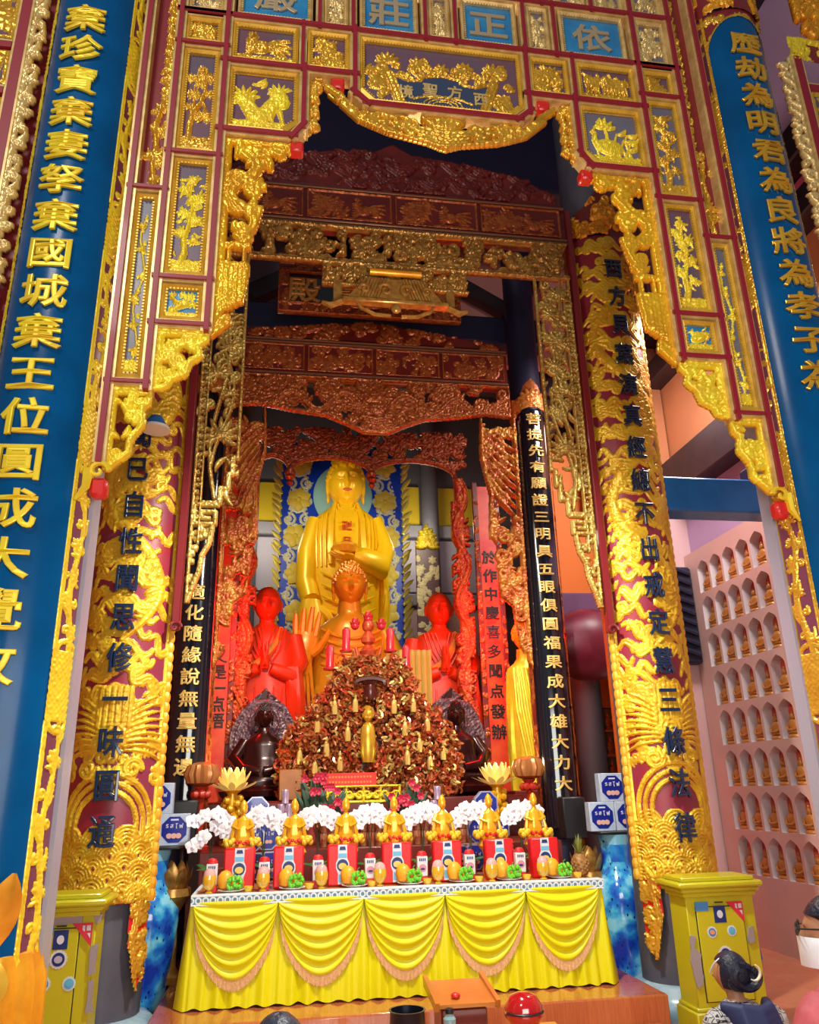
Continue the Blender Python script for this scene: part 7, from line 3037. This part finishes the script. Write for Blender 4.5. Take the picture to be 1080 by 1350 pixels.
def donation_box(x0, x1, y0, y1, h, label, spots, peel, pale=False):
    d = thing('donation_box', label, 'donation box', ((x0 + x1) / 2, (y0 + y1) / 2, 0))
    m = MB()
    m.cur = 0
    m.bevbox(x0 + .03, x1 - .03, y0 + .03, y1 - .03, .22, h - .12, .006)
    m.bevbox(x0, x1, y0, y1, 0, .20, .01)
    m.bevbox(x0 + .015, x1 - .015, y0 + .015, y1 - .015, .20, .225, .006)
    rel(m.build('cabinet', OLIVE), d)
    m = MB()
    m.bevbox(x0 + .01, x1 - .01, y0 + .01, y1 - .01, h - .13, h - .10, .006)
    m.bevbox(x0 - .01, x1 + .01, y0 - .01, y1 + .01, h - .10, h - .07, .008)
    m.bevbox(x0 - .035, x1 + .035, y0 - .035, y1 + .035, h - .07, h - .03, .012)
    m.bevbox(x0 + .01, x1 - .01, y0 + .01, y1 - .01, h - .03, h, .006)
    rel(m.build('cornice', OLIVE), d)
    dx0, dx1, dz0, dz1 = x0 + .10, x1 - .13, .26, h - .20
    m = MB(); m.bevbox(dx0, dx1, y0 + .018, y0 + .034, dz0, dz1, .003)
    door = rel(m.build('door', OLIVE), d)
    m = MB()
    m.box(dx0 - .006, dx1 + .006, y0 + .026, y0 + .0305, dz0 - .006, dz1 + .006)
    o = m.build('door_gap', BLACK, smooth=False)
    o.parent = door
    fy = y0 + .018
    cols = {'b': ('print_navy', (.02, .04, .30)), 's': ('sticker_sky', (.06, .24, .55)), 'r': ('sticker_red', (.62, .03, .06)), 'w': ('sticker_white', (.62, .64, .70)), 'c': ('sticker_cyan', (.12, .45, .66))}
    for (kind, px, py, r_) in spots:
        p = at(px, py, fy)
        m = MB()
        if kind == 'rect':
            m.box(p.x - .05, p.x + .05, fy - .003, fy, p.z - .03, p.z + .03)
            o = m.build('blue_sticker', mat(*cols['s'], .4), None, smooth=False)
        elif kind == 'tri':
            m.cur = 0
            m.prism([(p.x - .075, p.z + .05), (p.x + .05, p.z + .05), (p.x + .05, p.z - .09)], fy - .003, fy)
            m.cur = 1
            m.prism([(p.x - .01, p.z + .035), (p.x + .005, p.z + .035), (p.x + .005, p.z + .0), (p.x - .01, p.z + .01)], fy - .005, fy - .003)
            m.prism([(p.x + .015, p.z + .035), (p.x + .04, p.z + .035), (p.x + .04, p.z + .005), (p.x + .015, p.z + .005)], fy - .005, fy - .003)
            m.prism([(p.x + .02, p.z - .01), (p.x + .04, p.z - .01), (p.x + .04, p.z - .04)], fy - .005, fy - .003)
            o = m.build('red_corner_sticker', [mat(*cols['r'], .4), mat(*cols['w'], .4)], None, smooth=False)
        elif kind == 'sq':
            m.cur = 0
            m.box(p.x - .045, p.x + .045, fy - .003, fy, p.z - .055, p.z + .055)
            m.cur = 1
            m.prism([(p.x + .022 * math.cos(t), p.z + .026 * math.sin(t)) for t in a], fy - .005, fy - .003)
            m.cur = 2
            m.box(p.x - .03, p.x + .03, fy - .015, fy, p.z + .075, p.z + .082)
            o = m.build('blue_square_sticker', [mat(*cols['b'], .4), mat(*cols['w'], .4), BLACK], None, smooth=False)
        else:
            n_ = 16 if kind != 'gear' else 10
            m.cur = 0
            pts = [(p.x + r_ * (1 + (.10 if q % 2 else 0)) * math.cos(q * PI / n_), p.z + r_ * (1 + (.10 if q % 2 else 0)) * math.sin(q * PI / n_)) for q in range(2 * n_)]
            m.prism(pts, fy - .003, fy)
            m.cur = 1
            m.prism([(p.x + r_ * .78 * math.cos(t), p.z + r_ * .78 * math.sin(t)) for t in a], fy - .005, fy - .003)
            m.cur = 2
            m.prism([(p.x + r_ * .5 * math.cos(t), p.z + r_ * .42 * math.sin(t)) for t in a], fy - .007, fy - .005)
            c1 = {'gear': (('s', cols['s']), ('r', ('sticker_orange', (.75, .30, .10)))), 'dot': (('c', cols['c']), ('w', cols['c'])), 'ring': (('b', cols['b']), ('w', ('sticker_lilac', (.45, .40, .50))))}[kind]
            o = m.build('round_sticker', [mat(*cols['w'], .4), mat(*c1[0][1], .4), mat(*c1[1][1], .4)], None, smooth=False)
        o.parent = door
    # bare patches where the paint has peeled off
    rg = random.Random(5)
    for poly in peel:
        m = MB()
        pts = [at(px, py, y0 + .0) for px, py in poly]
        pts2 = []
        for i in range(len(pts)):
            p, q = pts[i], pts[(i + 1) % len(pts)]
            for t in (0, .25, .5, .75):
                c = p.lerp(q, t)
                pts2.append((c.x + rg.uniform(-.005, .005), c.z + rg.uniform(-.005, .005)))
        m.prism(pts2, fy - .002, fy + .013)
        rel(m.build('peeled_paint', PEEL, smooth=False), d)
    return d


donation_box(2.875, 3.46, 5.9, 6.22, 1.05, 'olive yellow donation cabinet at the foot of the right dragon column',
             [('rect', 925, 1195, 0), ('tri', 971, 1198, 0), ('sq', 949, 1205, 0), ('gear', 939, 1229, .035), ('dot', 965, 1227, .033), ('ring', 957, 1258, .05)],
             [[(912, 1235), (918, 1235), (918, 1250), (926, 1258), (930, 1300), (922, 1305), (914, 1270)], [(989, 1222), (996, 1222), (998, 1242), (990, 1246)]])
donation_box(-1.71, -1.12, 5.9, 6.22, 1.11, 'olive yellow donation cabinet with flaking paint at the foot of the left dragon column',
             [('rect', 60, 1226, 0), ('tri', 111, 1228, 0), ('sq', 80, 1239, 0), ('ring', 77, 1265, .05), ('gear', 57, 1298, .04), ('dot', 91, 1297, .038)],
             [[(58, 1206), (108, 1206), (108, 1219), (58, 1219)], [(122, 1206), (134, 1206), (133, 1216), (125, 1218)], [(119, 1248), (128, 1246), (124, 1285), (115, 1288)], [(115, 1295), (122, 1292), (121, 1335), (112, 1338)]])
# blue plastic chair whose back shows behind the right cabinet
p = at(958, 1140, 8.5)
ch = thing('plastic_chair', 'blue plastic chair against the niche wall, behind the right donation cabinet', 'chair', (p.x - .1, 8.5, 0), rz=.5)
CB = mat('blue_plastic', (.02, .16, .55), .3)
m = MB()
m.loft([[(x * s2, .20 + .04 * (z2 - .45), z2) for x in (-.2, -.1, 0, .1, .2)] + [(x * s2, .225 + .04 * (z2 - .45), z2) for x in (.2, .1, 0, -.1, -.2)] for s2, z2 in ((.95, .42), (1, .7), (.98, .95), (.8, 1.06), (.4, 1.10))])
m.build('backrest', CB, ch)
m = MB(); m.bevbox(-.2, .2, -.2, .22, .40, .44, .012)
m.build('seat', CB, ch)
for s in (-1, 1):
    for t in (-1, 1):
        m = MB(); m.tube([(s * .17, t * .17, .41), (s * .21, t * .21, 0)], [.022, .016], 8)
        m.build('leg', CB, ch)

# ================================================================ lectern, bowl and wooden fish before the altar
LW = mat('lectern_wood', (.56, .21, .03), .3, coat=.3, noise=(.48, .16, .025), bscale=5)
b0, b1, f0, f1 = at(570, 1297, 5.35), at(644, 1293, 5.35), at(575, 1330, 5.0), at(655, 1325, 5.0)
lx0, lx1 = f0.x + .0, f1.x
lc = thing('lectern', 'low wooden lectern with sloping top before the altar step', 'lectern', ((lx0 + lx1) / 2, 5.2, 0))
m = MB()
m.loft([[(lx0, 4.98, f0.z), (lx1, 4.98, f0.z), (lx1 - .01, 5.34, b0.z), (lx0 + .01, 5.34, b0.z)], [(lx0, 4.98, f0.z + .02), (lx1, 4.98, f0.z + .02), (lx1 - .01, 5.34, b0.z + .02), (lx0 + .01, 5.34, b0.z + .02)]])
rel(m.build('sloping_top', LW, ang=20), lc)
for x in (lx0, lx1):
    m = MB(); m.loft([[(x - .012, 4.97, f0.z - .01), (x + .012, 4.97, f0.z - .01), (x + .012, 5.35, b0.z - .01), (x - .012, 5.35, b0.z - .01)], [(x - .012, 4.95, f0.z + .035), (x + .012, 4.95, f0.z + .035), (x + .012, 5.36, b0.z + .05), (x - .012, 5.36, b0.z + .05)]])
    rel(m.build('side_lip', LW, ang=20), lc)
m = MB(); m.bevbox(lx0 + .04, lx1 - .04, 5.06, 5.30, 0, f0.z - .02, .01)
rel(m.build('body', mat('lectern_dark', (.16, .025, .02), .3, coat=.4)), lc)
m = MB(); p = at(601, 1323, 5.06); m.ball((p.x, 5.06, f0.z + .045), (.028, .028, .018), 12, 7)
tag(m.build('red_ball', REDB), 'small red ball lying on the lectern top', 'ball')
p = at(592, 1345, 4.9)
jr = thing('glass_jar', 'small clear glass jar with cap standing before the lectern', 'jar', (p.x, 4.88, .461))
m = MB(); m.lathe([(.03, 0), (.035, .01), (.035, .06), (.022, .075), (.022, .085)], n=16)
m.build('glass', mat('pale_glass', (.35, .55, .62), .08, trans=.4, coat=.5), jr)
m = MB(); m.lathe([(.024, .085), (.024, .108), (.01, .112)], n=14)
m.build('cap', BLACK, jr)
m = MB(); m.bevbox(.50, 1.56, 4.64, 4.94, .40, .46, .01)
for x in (.56, 1.5):
    m.bevbox(x - .03, x + .03, 4.70, 4.88, 0, .40, .006)
tag(m.build('low_stand', LW), 'low wooden stand carrying the black bowl and the red wooden fish', 'stand')
p = at(537, 1338, 4.8)
bw = thing('singing_bowl', 'black metal singing bowl on the low stand', 'bowl', (p.x, 4.8, .461))
m = MB(); m.lathe([(.03, 0), (.07, .01), (.095, .06), (.092, .125), (.098, .135), (.088, .135), (.08, .06), (.04, .03)], n=32)
m.build('bowl', mat('bowl_black', (.01, .012, .025), .25, .5), bw)
p = at(691, 1340, 4.8)
wf = thing('wooden_fish', 'glossy red round wooden fish drum on the low stand', 'drum', (p.x, 4.8, .461))
m = MB()
m.lathe([(.03, 0), (.075, .02), (.104, .07), (.104, .085), (.098, .092), (.104, .099), (.100, .125), (.075, .165), (.03, .182), (.004, .184)], n=30)
m.build('body', mat('fish_red', (.42, .008, .012), .12, coat=1.), wf)
m = MB(); m.tube([(.105 * math.cos(t), .105 * math.sin(t), .092) for t in np.linspace(PI + .3, 2 * PI - .3, 14)], .006, 6)
m.build('slit', BLACK, wf)

# ================================================================ lamp on the left dragon column, speakers, drum and far corner
p = at(205, 562, 6.15)
lp = thing('spot_lamp', 'small blue cap lamp with white rim on the left dragon column', 'lamp', (p.x, 6.15, p.z))
m = MB(); m.lathe([(.085, .0), (.08, .03), (.05, .085), (.02, .10)], n=20)
m.build('blue_cap', mat('lamp_blue', (.02, .16, .50), .3), lp)
m = MB(); m.lathe([(.12, -.035), (.115, -.01), (.085, .0)], n=22)
m.build('white_rim', mat('lamp_white', (.8, .82, .85), .4), lp)
m = MB(); m.tube([(0, 0, .09), (-.02, .12, .12), (-.05, .32, .06)], .012, 6)
m.build('arm', BLACK, lp)
for s, px, py in ((1, 755, 1078), (-1, 243, 1085)):
    Ys = 7.95 if s > 0 else 7.85
    p = at(px, py, Ys)
    sp = thing('loudspeaker', 'black loudspeaker on a tripod before the %s black couplet board' % ('right' if s > 0 else 'left'), 'speaker', (p.x, Ys, 0))
    m = MB(); m.bevbox(-.115, .115, -.08, .1, p.z - .19, p.z + .19, .012)
    m.build('cabinet', BLACK, sp)
    m = MB(); m.tube([(0, 0, p.z - .19), (0, 0, .3)], .016, 8)
    m.build('pole', BLACK, sp)
    for k in range(3):
        a2 = k * 2.1 + .5
        m = MB(); m.tube([(0, 0, .62), (.17 * math.cos(a2), .17 * math.sin(a2), .28 if s > 0 else .0)], .012, 6)
        m.build('leg', BLACK, sp)
    p2 = at(px - 8 if s < 0 else px + 6, 1155, 7.8)
    ur = thing('lotus_urn', 'gilded lotus urn in the shade at the %s end of the offering table' % ('right' if s > 0 else 'left'), 'urn', (p2.x, 7.5, .27))
    m = MB()
    m.lathe([(.09, 0), (.10, .05), (.06, .12), (.05, .50), (.09, .56), (.15, .64), (.14, .70)], n=18)
    for q in range(14):
        a2 = q * 2 * PI / 7 + .2 * (q // 7)
        d = Vector((math.cos(a2), math.sin(a2), 0))
        m.leaf(d * .08 + Vector((0, 0, .66)), d * (.17 - .05 * (q // 7)) + Vector((0, 0, .86 + .05 * (q // 7))), .11, d + Vector((0, 0, .2)), -.1, 5)
    m.build('petals', BRGOLD, ur)
# maroon temple drum beyond the right bay
p = at(775, 850, 9.2)
dr = thing('temple_drum', 'large dark maroon drum hanging beyond the right black couplet board', 'drum', (p.x, 9.2, p.z))
m = MB()
m.lathe([(.30, -.40), (.34, -.38), (.42, -.15), (.44, 0), (.42, .15), (.34, .38), (.30, .40)], n=32)
m.xform(Matrix.Rotation(PI / 2, 4, 'Y'))
m.build('barrel', mat('drum_maroon', (.13, .006, .02), .4, noise=(.17, .01, .035), bscale=5), dr)
m = MB(); m.tube([(-.3, 0, .25), (-.3, 0, .75)], .012, 6); m.tube([(.3, 0, .25), (.3, 0, .75)], .012, 6)
m.build('chains', BLACK, dr)
for x_, y_, nm in ((at(817, 900, 7.9).x, 7.9, 'red lacquered post between the right vase and the dragon column'),):
    m = MB()
    m.bevbox(x_ - .05, x_ + .22, y_, y_ + .2, 0, 3.6, .03)
    struct(m.build('pillar_red', mat('post_red', (.66, .07, .012), .35, coat=.3, noise=(.58, .12, .02), bscale=1.5)), nm, 'pillar')
m = MB(); m.lathe([(.2, 0), (.2, 4.0)], (at(772, 900, 10.8).x, 10.8, 0), 18)
struct(m.build('pillar_grey', DGREY), 'grey round pillar under the purple cross beam', 'pillar')
p = at(797, 975, 12)
m = MB()
m.box(p.x - .5, p.x + .8, 12.05, 12.15, 0, 4.2)
for r_ in range(4):
    m.box(p.x - .5, p.x + .8, 11.85, 12.05, p.z - .62 + .36 * r_, p.z - .58 + .36 * r_)
for c_ in range(6):
    m.box(p.x - .5 + .22 * c_, p.x - .48 + .22 * c_, 11.85, 12.05, p.z - .6, p.z + .5)
struct(m.build('wall_shelves', mat('shelf_ochre', (.55, .28, .06), .5), smooth=False), 'ochre wall of small shelves far beyond the right vase', 'wall')
for r_ in range(3):
    for c_ in range(5):
        o = fig0.copy()
        COL.objects.link(o)
        o.location = (p.x - .38 + .22 * c_, 11.93, p.z - .58 + .36 * r_)
        o.rotation_euler = (0, 0, 0)
        o.scale = (1.3, 1.0, 1.4)
        tag(o, 'reddish figurine on the far ochre shelves, %s shelf, place %d from the left' % (('bottom', 'middle', 'top')[r_], c_ + 1), 'figurine', 'figurines on the far shelves')
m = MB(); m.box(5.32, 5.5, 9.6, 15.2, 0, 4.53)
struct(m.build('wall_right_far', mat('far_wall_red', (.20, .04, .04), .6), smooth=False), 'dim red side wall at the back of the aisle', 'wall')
m = MB(); m.bevbox(at(900, 770, 9.3).x - .30, at(900, 770, 9.3).x + .12, 9.25, 9.42, 3.1, 4.35, .03)
for q in range(9):
    m.tube([(at(900, 770, 9.3).x - .26, 9.24, 3.2 + .13 * q), (at(900, 770, 9.3).x - .1, 9.22, 3.26 + .13 * q), (at(900, 770, 9.3).x + .08, 9.24, 3.2 + .13 * q)], .03, 6)
tag(m.build('carved_bracket', mat('bracket_dark_blue', (.018, .02, .05), .5)), 'dark blue carved bracket at the far edge of the niche wall', 'bracket')

# ================================================================ worshippers seated on the floor, seen from behind
SKIN = mat('skin', (.42, .20, .11), .5)
HAIR = mat('black_hair', (.006, .008, .020), .42, spec=.35, noise=(.012, .016, .04), bscale=70, bump=.5)


def fuse(o, vox, sm=2):
    r = o.modifiers.new('fuse', 'REMESH')
    r.mode = 'VOXEL'
    r.voxel_size = vox
    r.use_smooth_shade = True
    s_ = o.modifiers.new('soften', 'SMOOTH')
    s_.iterations = sm
    s_.factor = .5
    return o


def person(loc, rz, label, top, trousers, hs=1., lean=.06, turn=0., lap=False):
    """kneeling on the heels with palms together; faces +Y before turning; about 0.86 m from floor to crown"""
    d = thing('person', label, 'person', loc, rz=rz)
    d.scale = (hs,) * 3
    hs = 1.0
    # skin: neck, head, forearms and joined hands, feet -- one continuous body
    m = MB()
    hy = .06 + lean
    hr = Matrix.Translation((0, hy, .0)) @ Matrix.Rotation(PI + turn, 4, 'Z') @ Matrix.Translation((0, -hy, 0))
    st = len(m.v)
    head(m, (0, hy, .695 * hs), .225, False, 46, 40, wide=.70, deep=.88, lids=False)
    m.xform(hr, st)
    m.tube([(0, .03 + lean * .7, .46 * hs), (0, .04 + lean * .9, .58 * hs), (0, hy, .68 * hs)], [.075, .05, .052], 14)
    m.lathe([(.11, .16), (.12, .30), (.15, .44), (.06, .54)], (0, .0, 0), 20, sy=.6)
    for s in (-1, 1):
        we = (s * .10, .24, .215) if lap else (s * .03, .27, .31)
        m.tube([(s * .185, lean * .5, .50 * hs), (s * .235, .03, .38), (s * .23, .06, .30), (s * .16, .18, we[2] + .01), we], [.050, .045, .040, .034, .026], 10)
        m.tube([(s * .09, -.02, .13), (s * .12, .18, .12), (s * .13, .38, .08), (s * .12, .2, .045), (s * .10, -.08, .04), (s * .09, -.2, .035)], [.09, .085, .06, .05, .042, .03], 10)
        if lap:
            hand(m, we, (s * .05, 1, -.15), (0, -.1, -1), .17, .08, .08, -s, .4)
        else:
            hand(m, (s * .018, .27, .30), (0, .25, 1), (-s, 0, 0), .17, .05, .0, 1, .3)
    b = fuse(m.build('body', SKIN, d), .007)
    # blouse
    m = MB()
    m.loft([[(a_ * math.cos(t), cy_ + b_ * math.sin(t), z_) for t in np.linspace(0, 2 * PI, 26, endpoint=False)] for z_, a_, b_, cy_ in
            ((.10, .205, .165, -.02), (.16, .21, .165, -.02), (.28, .185, .14, -.01), (.40, .20, .135, .01), (.48 * hs, .205, .12, .02 + lean * .4), (.53 * hs, .15, .09, .03 + lean * .6), (.565 * hs, .075, .07, .04 + lean * .8))])
    for s in (-1, 1):
        m.tube([(s * .15, lean * .4 + .01, .50 * hs), (s * .20, .02, .46 * hs), (s * .25, .03, .37), (s * .245, .06, .30), (s * .20, .13, .30)], [.07, .075, .066, .06, .058], 12)
    fuse(m.build('blouse', top, d), .009, 3)
    m = MB()
    for s in (-1, 1):
        m.tube([(s * .09, -.06, .14), (s * .125, .16, .135), (s * .135, .39, .09)], [.118, .105, .075], 12)
        m.tube([(s * .135, .40, .075), (s * .12, .16, .055), (s * .10, -.06, .05)], [.07, .062, .055], 10)
    fuse(m.build('trousers', trousers, d), .011, 2)
    return d, hr, hy


def checks(name, c1, c2, sc):
    m = bpy.data.materials.new(name)
    m.use_nodes = True
    nt = m.node_tree
    b = nt.nodes['Principled BSDF']
    tc = nt.nodes.new('ShaderNodeTexCoord')
    v = nt.nodes.new('ShaderNodeTexVoronoi')
    v.distance = 'CHEBYCHEV'
    v.inputs['Scale'].default_value = sc
    r_ = nt.nodes.new('ShaderNodeValToRGB')
    r_.color_ramp.interpolation = 'CONSTANT'
    e = r_.color_ramp.elements
    e[0].color, e[1].color, e[1].position = (*c1, 1), (*c2, 1), .22
    q = e.new(.42)
    q.color = (*c1, 1)
    q = e.new(.52)
    q.color = (*c2, 1)
    nt.links.new(tc.outputs['Object'], v.inputs['Vector'])
    nt.links.new(v.outputs['Distance'], r_.inputs['Fac'])
    nt.links.new(r_.outputs['Color'], b.inputs['Base Color'])
    b.inputs['Roughness'].default_value = .7
    return m


def hair_cap(m, hr, hs, hy, low=-.35, puff=1.09):
    st = len(m.v)
    rows = []
    h = .225
    for j in range(13):
        z_ = 1 - (1 - low) * (j / 12) ** 1.9
        q = math.sqrt(max(.0, 1 - z_ * z_)) + .02
        row = []
        for t in np.linspace(0, 2 * PI, 28, endpoint=False):
            x, y = math.sin(t), -math.cos(t)
            k = puff * (1 + .012 * math.sin(t * 17 + j))
            yy = y * .90
            zz = z_
            if y < -.35 and z_ < .45:
                yy = max(yy, -.60 + .4 * abs(x))
            row.append((q * x * .76 * h / 2 * k, hy + q * yy * h / 2 * k + .008, .695 * hs + zz * h / 2 * k))
        rows.append(row)
    m.loft(rows)
    m.xform(hr, st)


# woman in the patterned blouse with a hair clip and navy hood
p = at(970, 1257, 4.75)
hs1 = (p.z + .0) / .815
w1, hr1, hy1 = person((p.x, 4.72, 0), .10, 'seated woman in black and white patterned blouse with navy hood and hair clip', checks('patterned_cloth', (.012, .013, .02), (.42, .42, .44), 26), BLACK, hs1, .05, .5)
m = MB(); hs1 = 1.0
hair_cap(m, hr1, hs1, hy1, -.55, 1.10)
for q in range(4):
    m.tube([(.10 * math.sin(t + q * .4) * .8 + .01 * q, hy1 - .09 - .012 * q, .695 * hs1 + .06 * math.cos(t + q * .4)) for t in np.linspace(0, 4.2, 14)], .02, 7)
m.build('hair', HAIR, w1)
m = MB(); m.tube([(.055 + .042 * math.cos(t), hy1 - .155, .725 * hs1 + .042 * math.sin(t)) for t in np.linspace(-2.2, 1.2, 14)], [.003 + .006 * math.sin(PI * k / 13) for k in range(14)], 6)
m.build('hair_clip', mat('clip_cream', (.75, .70, .55), .3), w1)
m = MB(); m.tube([(.12 * math.sin(t), hy1 + .03 + .10 * -math.cos(t) * .4, .695 * hs1 + .10 * math.cos(t)) for t in np.linspace(-1.5, .2, 12)], .005, 6)
m.build('hair_band', mat('band_grey', (.45, .45, .48), .3), w1)
m = MB()
for q in range(5):
    m.tube([(-.15 + .005 * q, .02, .555 * hs1 - .008 * q), (-.08, -.075 - .012 * q, .545 * hs1 - .02 * q), (.02, -.10 - .014 * q, .52 * hs1 - .028 * q), (.11, -.07 - .012 * q, .54 * hs1 - .02 * q), (.15 - .004 * q, .02, .56 * hs1 - .01 * q)], [.03, .04, .05, .04, .03], 9)
fuse(m.build('navy_hood', mat('hood_navy', (.012, .022, .09), .6), w1), .01, 2)
# woman in pink at the right edge, wearing a mask
p = at(1122, 1184, 2.95)
hs2 = (p.z - .40) / .815
m = MB(); m.bevbox(p.x - .35, p.x + .4, 2.55, 3.4, .33, .40, .01)
for x in (-.3, .35):
    m.bevbox(p.x + x - .03, p.x + x + .03, 2.6, 3.35, 0, .33, .006)
tag(m.build('kneeling_bench', LW), 'low wooden kneeling bench under the woman in the pink top', 'bench')
w2, hr2, hy2 = person((p.x, 2.95, .40), .15, 'woman in pink top and face mask with black hair at the right edge', mat('pink_cloth', (.52, .10, .12), .7, noise=(.46, .08, .10), bscale=30), DKBLUE, hs2, .04, .75, True)
m = MB(); hs2 = 1.0
hair_cap(m, hr2, hs2, hy2, -.45, 1.10)
m.ball((0, hy2 - .10, .70 * hs2), (.07, .06, .07), 12, 8)
m.tube([(0, hy2 - .12, .68 * hs2), (-.02, hy2 - .15, .60 * hs2), (-.07, hy2 - .16, .55 * hs2), (-.14, hy2 - .13, .53 * hs2)], [.05, .045, .035, .012], 10)
m.build('hair', HAIR, w2)
m = MB(); st = len(m.v)
m.loft([[(.075 * q * math.sin(t), hy2 - .02 - (.10 if abs(t) < 1.2 else .07) * math.cos(t) * 1.05, zz + .695 * hs2) for t in np.linspace(-1.35, 1.35, 14)] for q, zz in ((.9, -.105), (1.08, -.07), (1.06, -.03), (.95, -.01))], False, False)
for s in (-1, 1):
    m.tube([(s * .073, hy2 - .03, .695 * hs2 - .02), (s * .085, hy2 + .01, .695 * hs2 + .03), (s * .085, hy2 + .03, .695 * hs2 - .01), (s * .074, hy2 - .02, .695 * hs2 - .08)], .004, 6)
m.xform(hr2, st)
m.build('face_mask', mat('mask_white', (.72, .74, .78), .6), w2)
m = MB(); st = len(m.v)
for s in (-1, 1):
    m.tube([(s * .034 + .026 * math.cos(t), hy2 - .118, .695 * hs2 + .012 + .02 * math.sin(t)) for t in np.linspace(0, 2 * PI, 14)], .003, 5)
    m.tube([(s * .06, hy2 - .115, .695 * hs2 + .015), (s * .085, hy2 - .02, .695 * hs2 + .02), (s * .085, hy2 + .01, .695 * hs2 + .01)], .003, 5)
m.xform(hr2, st)
m.build('glasses', BLACK, w2)
# the head at the bottom edge
p = at(369, 1329, 3.1)
hs3 = .97
m = MB(); m.lathe([(.30, 0), (.36, .03), (.37, .08), (.34, p.z - .83), (.28, p.z - .825)], (p.x, 3.05, 0), 28)
tag(m.build('floor_cushion', MAROON), 'round maroon floor cushion under the short-haired worshipper', 'cushion')
w3, hr3, hy3 = person((p.x, 3.05, p.z - .82), 0, 'worshipper with short dark hair, only the crown visible at the bottom edge', DKBLUE, BLACK, hs3, .05, 0, True)
m = MB(); hs3 = 1.0
hair_cap(m, hr3, hs3, hy3, -.3, 1.13)
m.build('hair', mat('dark_hair', (.010, .016, .036), .40, noise=(.03, .045, .08), bscale=50, bump=.5), w3)
